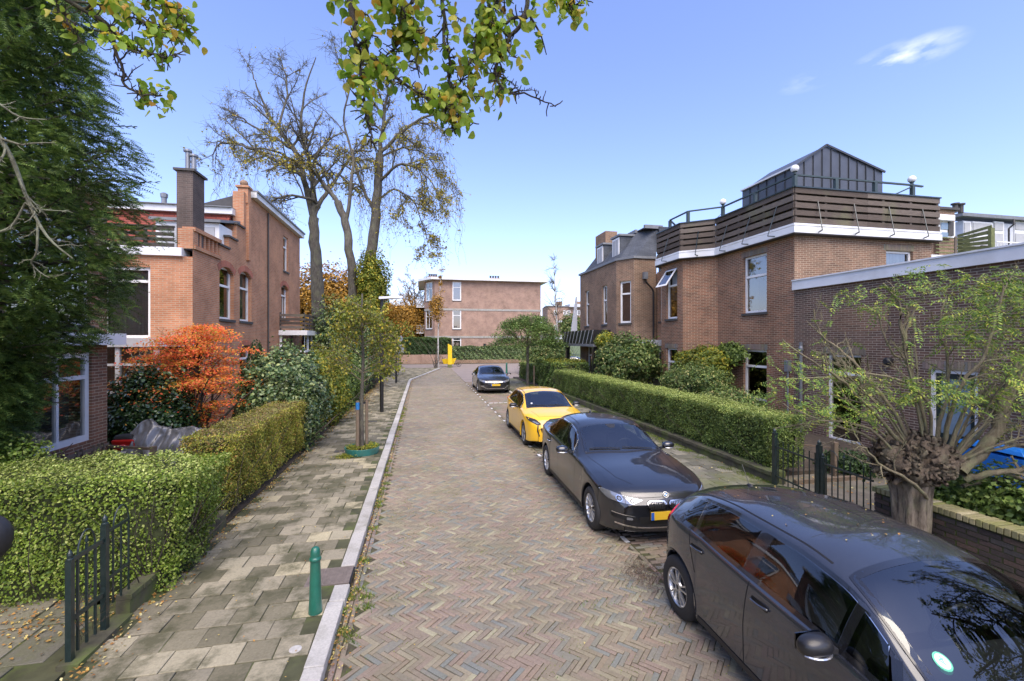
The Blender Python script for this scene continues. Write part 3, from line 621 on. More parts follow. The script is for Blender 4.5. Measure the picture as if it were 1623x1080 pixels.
# ================================================================== BUILDINGS
class Frame:                               # a wall plane: u along, z up, d outwards
    def __init__(s, p0, p1):
        s.p = np.array([p0[0], p0[1], 0.]); t = np.array([p1[0]-p0[0], p1[1]-p0[1], 0.]); s.L = np.linalg.norm(t)
        s.t = t/s.L; s.n = np.array([s.t[1], -s.t[0], 0.])
    def P(s, u, z, d=0.): return s.p+s.t*u+s.n*d+np.array([0, 0, z])
    def box(s, mb, u0, u1, z0, z1, d0, d1):
        return mb.hexa([s.P(u0, z0, d1), s.P(u1, z0, d1), s.P(u1, z0, d0), s.P(u0, z0, d0), s.P(u0, z1, d1), s.P(u1, z1, d1), s.P(u1, z1, d0), s.P(u0, z1, d0)])
def wall(fr, z0, z1, holes, mb, uoff=0., depth=.14, top=None):
    """brick face with real openings; holes (u0,u1,z0,z1[,rise]); top: optional list of (u,z) stepped outline"""
    us = sorted({0., fr.L, *[h[0] for h in holes], *[h[1] for h in holes]}); zs = sorted({z0, z1, *[h[2] for h in holes], *[h[3] for h in holes]})
    for a, b in zip(us[:-1], us[1:]):
        for c, d in zip(zs[:-1], zs[1:]):
            um, zm = (a+b)/2, (c+d)/2
            if any(h[0] < um < h[1] and h[2] < zm < h[3] for h in holes): continue
            mb.quad(fr.P(a, c), fr.P(b, c), fr.P(b, d), fr.P(a, d), [(a+uoff, c), (b+uoff, c), (b+uoff, d), (a+uoff, d)])
    for h in holes:
        a, b, c, d = h[:4]; q = depth
        for (p, r) in (((a, c), (a, d)), ((b, d), (b, c)), ((a, d), (b, d)), ((b, c), (a, c))):
            mb.quad(fr.P(*p), fr.P(*r), fr.P(*r, -q), fr.P(*p, -q), [(p[0], p[1]), (r[0], r[1]), (r[0]+q, r[1]), (p[0]+q, p[1])])
        if len(h) > 4 and h[4]:            # segmental arch: brick spandrels fill the corners
            rise = h[4]; w = (b-a)/2; Rr = (w*w+rise*rise)/(2*rise); cz = d-Rr
            N = 8
            pts = [(a+w+w*math.cos(t), 0) for t in np.linspace(math.pi, 0, N+1)]
            pts = [(a+2*w*i/N, cz+math.sqrt(max(0, Rr*Rr-(a+2*w*i/N-a-w)**2))) for i in range(N+1)]
            for (u0, v0), (u1, v1) in zip(pts[:-1], pts[1:]):
                mb.quad(fr.P(u0, v0, -.001), fr.P(u1, v1, -.001), fr.P(u1, d, -.001), fr.P(u0, d, -.001), [(u0, v0), (u1, v1), (u1, d), (u0, d)])
                mb.quad(fr.P(u0, v0, -.001), fr.P(u0, v0, -q), fr.P(u1, v1, -q), fr.P(u1, v1, -.001))
    return mb
def window(bld, fr, u0, u1, z0, z1, transom=.35, rec=.09, fw=.075, sill=True, mull=None, curtain=None, label=None, mat='white_paint', bars=None, back=None, open_top=False, name='window'):
    """frame bars, sash, glass and sill as a part with its own sub-parts"""
    b = MB(); d1, d0 = -rec, -rec-.07
    fr.box(b, u0, u0+fw, z0, z1, d0, d1); fr.box(b, u1-fw, u1, z0, z1, d0, d1)
    fr.box(b, u0+fw, u1-fw, z0, z0+fw*1.1, d0, d1+.002); fr.box(b, u0+fw, u1-fw, z1-fw, z1, d0, d1+.002)
    ub = [u0+fw, u1-fw]; cells = []
    if mull:
        for m_ in mull: um = u0+(u1-u0)*m_; fr.box(b, um-.03, um+.03, z0+fw*1.1, z1-fw, d0+.004, d1-.004); ub.append(um)
    zt = None
    if transom:
        zt = z1-(z1-z0)*transom; fr.box(b, u0+fw, u1-fw, zt-.04, zt+.04, d0+.002, d1+.012)
    if bars:                               # glazing bars in the lower light
        for k in range(1, bars[0]): um = u0+fw+(u1-u0-2*fw)*k/bars[0]; fr.box(b, um-.012, um+.012, z0+fw, (zt or z1)-.04, d0+.02, d1-.02)
        for k in range(1, bars[1]): zm = z0+fw+((zt or z1)-z0-fw)*k/bars[1]; fr.box(b, u0+fw, u1-fw, zm-.012, zm+.012, d0+.021, d1-.021)
    w = b.obj(name, mat, bld)
    if label: w['label'] = label
    zz = [(z0+fw*1.1, (zt-.04) if zt else z1-fw)]+([(zt+.04, z1-fw)] if zt else [])
    for i, (a, c) in enumerate(zz):
        if open_top and i == 1: continue
        g = MB(); g.quad(fr.P(u0+fw, a, -rec-.04), fr.P(u1-fw, a, -rec-.04), fr.P(u1-fw, c, -rec-.04), fr.P(u0+fw, c, -rec-.04)); g.obj('pane', 'window_glass', w)
    if sill:
        s_ = MB(); fr.box(s_, u0-.05, u1+.05, z0-.09, z0, -.10, .055); s_.obj('sill', 'dark_stone', w)
    if curtain:
        c_ = MB(); N = 22
        segs = {'both': [(0, .28), (.72, 1)], 'full': [(0, 1)], 'left': [(0, .4)], 'right': [(.6, 1)]}[curtain[0]]
        for a, c in segs:
            for i in range(N):
                ua = u0+fw+(u1-u0-2*fw)*(a+(c-a)*i/N); uc = u0+fw+(u1-u0-2*fw)*(a+(c-a)*(i+1)/N)
                da = -rec-.16-.03*math.sin(i*1.9); dc = -rec-.16-.03*math.sin((i+1)*1.9); zb = z1-fw-(z1-z0)*curtain[2]
                c_.quad(fr.P(ua, zb, da), fr.P(uc, zb, dc), fr.P(uc, z1-.02, dc), fr.P(ua, z1-.02, da))
        c_.obj('curtain', curtain[1], w)
    bk = MB(); k = .75; fr.box(bk, u0-.3, u1+.3, z0-.2, z1+.2, -rec-k-.02, -rec-k); bk.obj('room_wall', back or 'interior_dark', w)
    return w
def boards(parent, fr, u0, u1, z0, z1, n, gap, d, th=.03, mat='weathered_board', name='board', lean=0.):
    h = (z1-z0-gap*(n-1))/n
    for i in range(n):
        a = z0+i*(h+gap); f = d+lean*(a-z0); b = MB(); fr.box(b, u0, u1, a, a+h, f, f+th); b.obj(name, mat, parent)
# ------------------------------------------------ right: main house
t = thing('brick_house', 'two storey brown red brick house with wooden roof balustrade and zinc roof box', 'house', (14.5, 15, 0))
mh = t
ZT = 6.42; A_ = (11.7, 12.1)
fp = [(11.7, 15.85), (10.67, 16.7), (10.67, 18.4), (11.7, 19.45)]
fS = Frame((17.25, 12.1), A_)               # end wall, faces the camera  (outward -Y)
fS = Frame(A_, (17.25, 12.1))
fW1 = Frame((11.7, 15.85), A_); fW2 = Frame(fp[1], fp[0]); fW3 = Frame(fp[2], fp[1]); fW4 = Frame(fp[3], fp[2]); fW5 = Frame((11.7, 20.6), fp[3])
b = MB(); wall(fS, 0, ZT, [(3.62, 4.75, 4.9, 6.0)], b); b.obj('wall', 'brick_brown', t)
b = MB(); wall(fW1, 0, ZT, [(1.44, 2.58, 3.95, 6.02), (1.44, 2.58, .8, 2.62)], b); b.obj('wall', 'brick_red', t)
b = MB(); wall(fW2, 0, ZT, [], b); wall(fW3, 0, ZT, [(.42, 1.28, 3.9, 6.1), (.42, 1.28, .8, 2.62)], b, 2.); wall(fW4, 0, ZT, [], b, 4.)
wall(fW5, 0, ZT, [(.25, .85, 3.9, 6.0)], b, 5.); b.obj('wall', 'brick_red', t)
b = MB(); b.quad((17.25, 12.1, 0), (17.25, 21, 0), (17.25, 21, ZT), (17.25, 12.1, ZT)); b.quad((17.25, 21, 0), (11.8, 21, 0), (11.8, 21, ZT), (17.25, 21, ZT))
b.add([(11.7, 12.1, ZT), (17.25, 12.1, ZT), (17.25, 20.6, ZT), (11.7, 20.6, ZT), (11.7, 19.45, ZT), (10.67, 18.4, ZT), (10.67, 16.7, ZT), (11.7, 15.85, ZT)], [tuple(range(8))]); b.obj('roof', 'roof_felt', t)
window(t, fW1, 1.44, 2.58, 3.95, 6.02, .36, curtain=('left', 'net_curtain', .93))
window(t, fW1, 1.44, 2.58, .8, 2.62, .33)
window(t, fW3, .42, 1.28, 3.9, 6.1, .34, curtain=('full', 'net_curtain', .6), open_top=True)
window(t, fW3, .42, 1.28, .8, 2.62, .33, sill=False)
window(t, fW5, .25, .85, 3.9, 6.0, .3)
window(t, fS, 3.62, 4.75, 4.9, 6.0, 0, curtain=('full', 'panel_pale', .95), sill=False)
# soldier courses over the openings, proud of the wall
for fr, u0, u1, z in ((fW1, 1.44, 2.58, 6.02), (fW1, 1.44, 2.58, 2.62), (fW3, .42, 1.28, 2.62), (fS, 3.62, 4.75, 6.0)):
    for i in range(int((u1-u0+.2)/.064)):
        b = MB(); fr.box(b, u0-.1+i*.064, u0-.1+i*.064+.056, z+.002, z+.2, -.02, .005); o = b.obj('brick', 'parking_brick', t)
# tilted open top light in the bay window
w = MB(); u0, u1 = .44, 1.26; p = lambda u, k, o=0.: fW3.P(u, 6.06-k*.76, -.02+k*.52+o)
w.hexa([p(u0, 0), p(u1, 0), p(u1, .1), p(u0, .1), p(u0, 0, .04), p(u1, 0, .04), p(u1, .1, .04), p(u0, .1, .04)])
w.hexa([p(u0, .9), p(u1, .9), p(u1, 1), p(u0, 1), p(u0, .9, .04), p(u1, .9, .04), p(u1, 1, .04), p(u0, 1, .04)])
for a in (u0, u1-.08): w.hexa([p(a, .1), p(a+.08, .1), p(a+.08, .9), p(a, .9), p(a, .1, .04), p(a+.08, .1, .04), p(a+.08, .9, .04), p(a, .9, .04)])
w = w.obj('open_casement', 'white_paint', t); w['label'] = 'small white top window tilted open'
g = MB(); g.quad(p(u0+.08, .9, .02), p(u1-.08, .9, .02), p(u1-.08, .1, .02), p(u0+.08, .1, .02)); g.obj('pane', 'window_glass', w)
# white fascia running round the roof edge, slightly overhanging
outl = [(19.0, 12.1), (11.7, 12.1), (11.7, 15.85), (10.67, 16.7), (10.67, 18.4), (11.7, 19.45)]
def offs(pts, d):                          # offset an open polyline outwards (to the left-front side)
    out = []
    for i, p_ in enumerate(pts):
        ns = []
        for a, c in ((i-1, i), (i, i+1)):
            if a < 0 or c >= len(pts): continue
            tv = np.array(pts[c])-np.array(pts[a]); tv = tv/np.linalg.norm(tv); ns.append(np.array([-tv[1], tv[0]]))
        nn = sum(ns); nn = nn/np.linalg.norm(nn); k = d/max(.3, np.dot(nn, ns[0])); out.append(np.array(p_)-nn*(-k) if False else np.array(p_)+nn*k*SGN)
    return out
SGN = 1
outl[0] = (17.35, 12.1)
def ring(mb, pts, d0, d1, z0, z1):
    A, B = offs(pts, d0), offs(pts, d1)
    for i in range(len(pts)-1):
        mb.hexa([(*B[i], z0), (*B[i+1], z0), (*A[i+1], z0), (*A[i], z0), (*B[i], z1), (*B[i+1], z1), (*A[i+1], z1), (*A[i], z1)])
_t = np.array(outl[1])-np.array(outl[0])   # walking -X: left normal is (0,-1)... outward
SGN = 1 if (np.array([-_t[1], _t[0]])[1] < 0) else -1
b = MB(); ring(b, outl, -.25, .26, 6.36, 6.56); b.obj('fascia', 'white_fascia', t)
b = MB(); ring(b, outl, -.25, .20, 6.56, 6.60); ring(b, outl, -.25, .235, 6.60, 6.66); b.obj('gutter_trim', 'white_fascia', t)
b = MB(); ring(b, outl, .0, .24, 6.33, 6.357); b.obj('soffit', 'dark_stone', t)
plain('dark_board', (.05, .042, .036), .85, var=.35, scale=9)
# wooden balustrade: five wide boards a bay, posts, capping, raking stays
bal = thing('roof_balustrade', 'weathered brown board balustrade round the flat roof of the brick house', 'balustrade', (11.7, 12.1, 6.66))
bz0, bz1 = 6.68, 7.80
for i in range(len(outl)-1):
    A0, A1 = offs(outl, .16)[i], offs(outl, .16)[i+1]; fr = Frame(A1, A0)
    B0, B1 = offs(outl, .24)[i], offs(outl, .24)[i+1]
    n = 5; gap = .07; h = (bz1-bz0-gap*(n-1))/n
    for k in range(n):
        z = bz0+k*(h+gap); lean = .0
        L_ = fr.L; cuts = [0]+([L_*.48] if L_ > 2.6 else [])+[L_]
        for ca, cb in zip(cuts[:-1], cuts[1:]):
            b = MB(); fr.box(b, ca+.003, cb-.003, z+rng.normal()*.004, z+h+rng.normal()*.004, 0, .032); b.obj('board', 'weathered_board', bal)
    for k in range(n-1):  # dark backing strips added behind the slats so the gaps look dark
        z = bz0+(k+1)*(h+gap)-gap; b = MB(); fr.box(b, .02, fr.L-.02, z-.07, z+.125, -.125, -.095); b.obj('gap_backing', 'dark_board', bal)
    npost = max(2, int(round(fr.L/1.15))+1)
    for k in range(npost):
        u = .06+(fr.L-.12)*k/(npost-1); b = MB(); fr.box(b, u-.045, u+.045, 6.66, 7.78, -.09, -.002); b.obj('post', 'weathered_board', bal)
    b = MB(); fr.box(b, -.02, fr.L+.02, 7.801, 7.84, -.12, .07); b.obj('cap_rail', 'iron_green', bal)
    nst = max(1, int(round(fr.L/1.5)))
    for k in range(nst):
        u = fr.L*(k+.6)/(nst+.15); b = MB(); b.bar(fr.P(u, 7.4, .04), fr.P(u-.10, 6.42, .30), .022); b.bar(fr.P(u-.10, 6.42, .30), fr.P(u-.02, 6.40, .09), .03); b.obj('stay', 'iron_green', bal)
# upper green rail with posts on the roof
ur = thing('roof_railing', 'thin dark green upper railing with posts above the wooden balustrade', 'railing', (12.3, 13, 6.66))
ins = offs(outl, -.35); ins[0] = np.array([16.9, 12.45]); 
pp = [tuple(q) for q in ins]
b = MB()
for i in range(len(pp)-1): b.bar((*pp[i], 8.42), (*pp[i+1], 8.42), .07, .05)
b.bar((16.9, 12.45, 8.42), (17.35, 12.45, 8.40), .07, .05)
b.obj('rail', 'rail_green', ur)
for i in range(len(pp)-1):
    a, c = np.array(pp[i]), np.array(pp[i+1]); L_ = np.linalg.norm(c-a); k_ = max(1, int(round(L_/1.9)))
    for j in range(k_):
        q = a+(c-a)*(j/k_); MB().box(q[0]-.055, q[0]+.055, q[1]-.055, q[1]+.055, 6.6, 8.39).obj('post', 'rail_green', ur)
b = MB(); b.bar((16.85, 12.45, 8.35), (15.0, 12.45, 7.55), .04); b.obj('brace', 'rail_green', ur)
for i, (x, y, lab) in enumerate(((pp[0][0]-.02, pp[0][1], 'white globe lamp at the right end of the roof railing'), (pp[1][0]+.0, pp[1][1], 'white globe lamp at the corner of the roof railing beside the zinc roof'),
                                 (pp[2][0]+.0, pp[2][1], 'white globe lamp on the far left bend of the roof railing'))):
    l = thing('globe_lamp', lab, 'lamp', (x, y, 8.44), 'globe lamps on the roof railing')
    MB().lathe([(.05, 0), (.05, .05), (.08, .08)], (x, y, 8.445), 12).obj('lamp_holder', 'rail_green', l)
    MB().sphere((x, y, 8.445+.18), .125, 18).obj('globe', 'globe_white', l, smooth=True)
# string of bulbs between railing posts
b = MB(); p0 = np.array((*pp[2], 8.2)); p1 = np.array((pp[4][0]+.4, pp[4][1], 7.95)); P = [p0+(p1-p0)*s_+np.array([0, 0, -.35*math.sin(math.pi*s_)]) for s_ in np.linspace(0, 1, 12)]
sl = thing('string_lights', 'sagging string of small bulbs hung along the roof railing', 'string lights', tuple(p0))
MB().tube(P, .01, 4).obj('wire', 'cable', sl)
for q in P[1:-1:2]: MB().sphere(q+np.array([0, 0, -.05]), .035, 8).obj('bulb', 'black_plastic', sl)
# zinc roof box with standing seams
zb = thing('zinc_dormer', 'dark zinc clad roof box with pointed gable and standing seams on the flat roof', 'roof extension', (15.5, 15.4, 6.5))
X0, X1, XA, Y0, Y1 = 13.55, 17.55, 14.9, 14.0, 16.75; ze0, ze1, za = 9.40, 9.52, 10.30; zb0 = 6.45
b = MB(); b.add([(X0, Y0, zb0), (X1, Y0, zb0), (X1, Y0, ze1), (XA, Y0, za), (X0, Y0, ze0), (X0, Y1, zb0), (X1, Y1, zb0), (X1, Y1, ze1), (XA, Y1, za), (X0, Y1, ze0)],
      [(0, 1, 2, 3, 4), (9, 8, 7, 6, 5), (5, 0, 4, 9), (1, 6, 7, 2), (4, 3, 8, 9), (3, 2, 7, 8)]); b.obj('cladding', 'zinc', zb)
for k in range(1, 10):
    x = X0+(X1-X0)*k/10.; zt = ze0+(za-ze0)*(x-X0)/(XA-X0) if x < XA else za+(ze1-za)*(x-XA)/(X1-XA)
    MB().box(x-.012, x+.012, Y0-.035, Y0+.002, zb0, zt-.01).obj('seam', 'zinc_seam', zb)
for k in range(1, 6):
    y = Y0+(Y1-Y0)*k/6.; MB().box(X0-.035, X0+.002, y-.012, y+.012, zb0, ze0-.01).obj('seam', 'zinc_seam', zb)
b = MB(); b.bar((X0-.06, Y0-.05, ze0-.02), (XA, Y0-.05, za+.02), .05, .07); b.bar((XA, Y0-.05, za+.02), (X1+.06, Y0-.05, ze1-.02), .05, .07); b.obj('verge', 'zinc_seam', zb)
b = MB(); b.bar((X0-.05, Y0-.03, ze0+.02), (X0-.05, Y1, ze0+.02), .10, .06); b.obj('eaves_strip', 'white_fascia', zb)
b = MB(); b.box(15.05, 16.05, Y0-.05, Y0-.01, 7.95, 8.15); b.box(15.0, 15.05, Y0-.05, Y0-.01, 7.0, 8.15); b.box(16.05, 16.85, Y0-.05, Y0-.01, 7.95, 8.1); b.obj('door_frame', 'white_paint', zb)
# ------------------------------------------------ right: garage wing
t = thing('garage_wing', 'low dark purple brick wing with white roof edge at the right of the picture', 'building', (14, 8, 0))
GX = 11.68
fG = Frame((GX, 12.09), (GX, -2.)); holes = [(1.15, 2.2, .05, 2.56), (3.86, 4.78, .05, 2.28), (5.6, 6.6, .9, 2.28)]
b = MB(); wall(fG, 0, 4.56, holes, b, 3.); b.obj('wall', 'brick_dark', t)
b = MB(); b.quad((GX, 12.09, 4.56), (GX, -2, 4.56), (18.6, -2, 4.56), (18.6, 12.09, 4.56)); b.quad((18.6, -2, 0), (18.6, 12, 0), (18.6, 12, 4.56), (18.6, -2, 4.56)); b.quad((GX, -2, 0), (18.6, -2, 0), (18.6, -2, 4.56), (GX, -2, 4.56)); b.obj('roof', 'roof_felt', t)
b = MB(); fG.box(b, 0, fG.L, 4.56, 4.84, -.30, .09); fG.box(b, 0, fG.L, 4.841, 4.88, -.30, .12); b.obj('fascia', 'white_fascia', t)
w = window(t, fG, 1.15, 2.2, .05, 2.56, .22, sill=False, name='glazed_door', bars=None)
w = window(t, fG, 5.6, 6.6, .9, 2.28, 0, sill=True)
d = MB(); fG.box(d, 3.86, 3.94, .05, 2.28, -.14, -.04); fG.box(d, 4.70, 4.78, .05, 2.28, -.14, -.04); fG.box(d, 3.94, 4.70, 2.20, 2.28, -.14, -.04); fr_ = d.obj('door', 'white_paint', t); fr_['label'] = 'dark green half glazed door with pale blue pane'
d = MB(); fG.box(d, 3.945, 4.03, .06, 2.195, -.12, -.07); fG.box(d, 4.61, 4.695, .06, 2.195, -.12, -.07); fG.box(d, 4.03, 4.61, 2.08, 2.195, -.12, -.07); fG.box(d, 4.03, 4.61, .06, .82, -.12, -.07); d.obj('door_leaf', 'iron_green', fr_)
d = MB(); fG.box(d, 4.03, 4.61, .82, 2.08, -.105, -.09); plain('door_glass', (.18, .25, .31), .25, spec=.8); d.obj('pane', 'door_glass', fr_)
for u0, u1, z in ((1.15, 2.2, 2.56), (3.86, 4.78, 2.28)):
    for i in range(int((u1-u0+.3)/.064)):
        b = MB(); fG.box(b, u0-.15+i*.064, u0-.15+i*.064+.056, z+.002, z+.2, -.02, .006); b.obj('brick', 'parking_brick', t)
# blocked-up patch of paler brick
b = MB(); fG.box(b, 1.35, 2.9, 3.2, 3.85, -.02, .004); b.obj('blocked_opening', 'brick_brown', t)
pipe = thing('drainpipe', 'galvanised drainpipe on the brick corner left of the glazed door', 'pipe', (11.6, 11.75, 0))
MB().tube([(11.6, 11.75, .05), (11.6, 11.75, 2.6)], .045, 10).obj('pipe', 'galvanised', pipe)
MB().lathe([(.05, 0), (.07, .05), (.07, .12), (.05, .18), (.055, .3)], (11.6, 11.75, 2.6), 12).obj('cap', 'galvanised', pipe)
o = MB().box(11.55, 11.70, 12.22, 12.36, 1.95, 2.3); o.tube([(11.63, 12.29, 1.95), (11.63, 12.29, .1)], .03, 6); o = o.obj('meter_box', 'lead', loc=(11.63, 12.29, .1)); tagp(o, 'small grey meter box with pipe on the wall left of the drainpipe', 'box')
o = MB().lathe([(.10, 0), (.10, .10), (.06, .14)], (0, 0, 0), 16); vv = [(11.66-z, 9.12+y, 2.42+x) for x, y, z in o.v]; o.v = vv; o = o.obj('wall_vent', 'black_plastic', loc=(11.66, 9.12, 2.42), smooth=False); tagp(o, 'round black vent outlet on the purple brick wall between the two doors', 'vent')
# ------------------------------------------------ right: further house with octagonal bay
t = thing('brick_house', 'further brown brick house with slanted bay, slate mansard and tall narrow windows on the right', 'house', (12, 24, 0))
q = [(9.9, 26.9), (9.9, 21.5), (10.45, 20.62), (11.69, 20.62)]; ZA = 7.1
f1 = Frame(q[0], q[1]); f2 = Frame(q[1], q[2]); f3 = Frame(q[2], q[3])
b = MB(); wall(f1, 0, ZA, [(.9, 1.55, 3.85, 6.0), (3.55, 4.2, 3.85, 6.0), (1.2, 2.6, .8, 2.6)], b); wall(f2, 0, ZA, [(.2, .86, 3.85, 6.0)], b, 5.4); wall(f3, 0, ZA, [], b, 6.5)
b.quad((14, 26.9, 0), (9.9, 26.9, 0), (9.9, 26.9, ZA), (14, 26.9, ZA)); b.obj('wall', 'brick_brown', t)
for u in (.9, 3.55): window(t, f1, u, u+.65, 3.85, 6.0, .38, curtain=('full', 'curtain', .55), fw=.07)
window(t, f2, .2, .86, 3.85, 6.0, .3, fw=.09, back='tan_wall'); window(t, f1, 1.2, 2.6, .8, 2.6, .3)
b = MB(); pl = [(9.9, 27.0), q[1], q[2], (11.8, 20.62)]
ring(b, pl[::-1], -.2, .08, ZA, ZA+.12); b.obj('coping', 'lead', t)
b = MB(); b.add([(10.0, 26.9, ZA+.02), (10.0, 21.5, ZA+.02), (10.5, 20.7, ZA+.02), (11.7, 20.7, ZA+.02), (12.1, 21.2, 8.85), (11.4, 22.2, 8.85), (11.4, 26.9, 8.85)],
    [(0, 1, 5, 6), (1, 2, 5), (2, 3, 4, 5)], [[(0, 0), (5.4, 0), (4.7, 2.6), (0, 2.6)], [(5.4, 0), (6.4, 0), (6, 2.6)], [(6.4, 0), (7.6, 0), (7.9, 2.6), (6.9, 2.6)]])
b.obj('roof', 'roof_slate', t)
b = MB(); b.box(11.4, 18, 21.2, 26.95, 8.85, 8.9); b.obj('flat_roof', 'roof_felt', t)
b = MB(); b.box(11.28, 11.4, 22.1, 27.0, 8.78, 8.96); b.box(11.28, 12.3, 21.05, 21.2, 8.78, 8.96); b.obj('gutter', 'lead', t)
MB().box(11.9, 18, 20.72, 20.8, 6.4, 8.8).obj('party_wall', 'roof_slate', t); MB().box(11.6, 12, 26.9, 27, 0, 9.2).obj('party_wall', 'brick_brown', t)
for y in (22.7, 24.9):
    d = MB(); d.box(10.45, 11.6, y-.5, y+.5, 7.3, 8.6); d = d.obj('dormer', 'roof_slate', t); d['label'] = 'small slate dormer with white window'
    MB().box(10.35, 11.7, y-.58, y+.58, 8.6, 8.70).obj('dormer_roof', 'lead', d)
    b = MB(); b.box(10.40, 10.448, y-.42, y+.42, 7.45, 8.55); b.obj('dormer_window', 'white_paint', d)
    b = MB(); b.box(10.385, 10.399, y-.33, y-.03, 7.55, 8.45); b.box(10.385, 10.399, y+.03, y+.33, 7.55, 8.45); b.obj('pane', 'net_curtain', d)
b = MB(); b.box(10.7, 11.45, 24.75, 26.3, 7.0, 9.5); b.obj('chimney', 'brick_brown', t)
dp = thing('downpipe', 'black downpipe with hopper on the inner corner between the two brick houses', 'pipe', (11.25, 20.5, 3))
b = MB(); b.tube([(11.0, 20.5, 6.05), (11.05, 20.5, 5.9), (11.4, 20.5, 5.55), (11.45, 20.5, 5.4), (11.45, 20.5, 2.9)], .045, 8); b.obj('pipe', 'black_paint', dp)
MB().box(10.9, 11.1, 20.4, 20.6, 6.05, 6.4).obj('hopper', 'lead', dp)
t = thing('grey_annex', 'low grey brick annex with white roof edge between the two brick houses', 'building', (11, 19.9, 0))
b = MB(); b.box(9.9, 11.69, 19.5, 20.6, 0, 2.7); b.obj('wall', 'brick_grey', t); b = MB(); b.box(9.82, 11.68, 19.42, 20.6, 2.7, 2.98); b.obj('fascia', 'white_fascia', t)
# canopy with lattice panels
cn_ = thing('porch_canopy', 'dark slatted canopy on a black post in front of the further brick house', 'canopy', (9.4, 24.6, 0))
MB().box(8.9, 9.88, 22.2, 27.4, 2.62, 2.75).obj('canopy_roof', 'lead', cn_)
b = MB(); fC = Frame((8.9, 27.4), (8.9, 22.2)); fC.box(b, 0, fC.L, 2.76, 3.52, -.03, 0)
b.obj('screen', 'black_paint', cn_)
for k in range(9): b = MB(); u = .15+k*.58; b.bar(fC.P(u, 2.78, .02), fC.P(u+.45, 3.5, .02), .025); b.obj('lattice_bar', 'panel_pale', cn_)
MB().box(8.95, 9.87, 22.17, 22.22, 2.76, 3.52).obj('screen', 'black_paint', cn_)
for y in (22.4, 26.9): MB().box(8.95, 9.17, y-.11, y+.11, 0, 2.62).obj('post', 'black_paint', cn_)
MB().hexa([(9.35, 27.42, 2.76), (9.88, 27.42, 2.76), (9.88, 27.5, 2.76), (9.35, 27.5, 2.76), (9.8, 27.42, 5.8), (9.88, 27.42, 5.8), (9.88, 27.5, 5.8), (9.8, 27.5, 5.8)]).obj('white_boarding', 'panel_pale', cn_)
# ------------------------------------------------ back right: houses beyond
t = thing('back_house', 'brown brick back house with white bay window and brick chimney behind the balustrade', 'house', (20.4, 17, 0))
def bx(x0, x1, y0, y1, z0, z1, name, mat, par): return MB().box(x0, x1, y0, y1, z0, z1).obj(name, mat, par)
def XZ(px, py, Y): X, Z = onY(px, Y); return X, CAM_H-(py-540)*Z/FPX
Yb = 15.0
def panel(par, name, mat, px0, px1, py0, py1, Y, th=.08):
    x0, z1 = XZ(px0, py0, Y); x1, z0 = XZ(px1, py1, Y); return bx(x0, x1, Y, Y+th, z0, z1, name, mat, par)
xa, zt_ = XZ(1484, 350, Yb); xb, _ = XZ(1526, 350, Yb)
bx(xa-2., xb, Yb+.5, Yb+4, 0, zt_-.3, 'wall', 'brick_brown', t)
panel(t, 'parapet', 'white_fascia', 1484, 1514, 339, 350, Yb-.1, .6)
w = panel(t, 'window', 'white_paint', 1486, 1514, 350, 378, Yb+.1); panel(w, 'pane', 'door_glass', 1492, 1503, 353, 364, Yb+.07, .02)
panel(w, 'pane', 'door_glass', 1492, 1503, 368, 376, Yb+.07, .02)
panel(t, 'side_window', 'dark_stone', 1504, 1512, 351, 374, Yb+.05, .04)
x0, z1 = XZ(1490, 330, Yb); x1, z0 = XZ(1526, 376, Yb); c_ = bx(x0+.4, x1, Yb+.3, Yb+1.6, 2, z1+.05, 'chimney', 'brick_brown', t); bx(x0+.2, x1+.15, Yb+.2, Yb+1.7, z1+.05, z1+.15, 'chimney_cap', 'dark_stone', c_)
for px in (1503, 1512):
    X, Z = onY(px, Yb+.8); MB().lathe([(.10, 0), (.10, .35), (.16, .36), (.16, .42)], (X+.4, Yb+.8, z1+.15), 10).obj('chimney_pot', 'dark_stone', c_)
t = thing('back_house', 'pale back house with grey roof edge and white framed windows at the far right', 'house', (26, 19, 0))
Yc = 19.
panel(t, 'wall', 'panel_pale', 1526, 1700, 350, 540, Yc, 3); panel(t, 'roof_edge', 'lead', 1526, 1700, 342, 349.5, Yc-.3, 1.)
for px0, px1 in ((1529, 1538), (1543, 1572), (1577, 1590), (1610, 1640)):
    w = panel(t, 'window', 'white_paint', px0-1.5, px1+1.5, 351, 410, Yc-.06, .05); panel(w, 'pane', 'net_curtain', px0, px1, 353, 366 if px0 > 1575 else 372, Yc-.09, .02)
    panel(w, 'pane', 'net_curtain', px0, px1, 370 if px0 > 1575 else 376, 408, Yc-.09, .02)
b = MB(); x, z = XZ(1607, 348, Yc-.3); b.tube([(x, Yc-.3, z), (x-.1, Yc-.35, z-.3), (x-.2, Yc-.2, z-.5), (x-.2, Yc-.2, 2)], .05, 6); b.obj('downpipe', 'black_plastic', t)
t = thing('white_railing', 'white balcony railing in front of the pale back house', 'railing', (25, 18, 4))
for k in range(12):
    x0, z1 = XZ(1581+k*5, 386, Yc-.8); z0 = XZ(1581, 410, Yc-.8)[1]; bx(x0, x0+.03, Yc-.8, Yc-.77, z0, z1, 'baluster', 'white_paint', t)
x0, z1 = XZ(1579, 384, Yc-.8); x1 = XZ(1640, 384, Yc-.8)[0]; bx(x0, x1, Yc-.82, Yc-.76, z1, z1+.05, 'handrail', 'white_paint', t)
t = thing('terrace_screen', 'green stained board screen on the terrace behind the house corner', 'fence', (20, 13.6, 4.6))
Yd = 13.8
for k in range(5): panel(t, 'board', 'board_green', 1484, 1556, 375.5+k*5.9, 380.8+k*5.9, Yd, .04)
for px in (1514, 1515.5): panel(t, 'post', 'weathered_board', px, px+1.5, 375, 405, Yd-.05, .04)
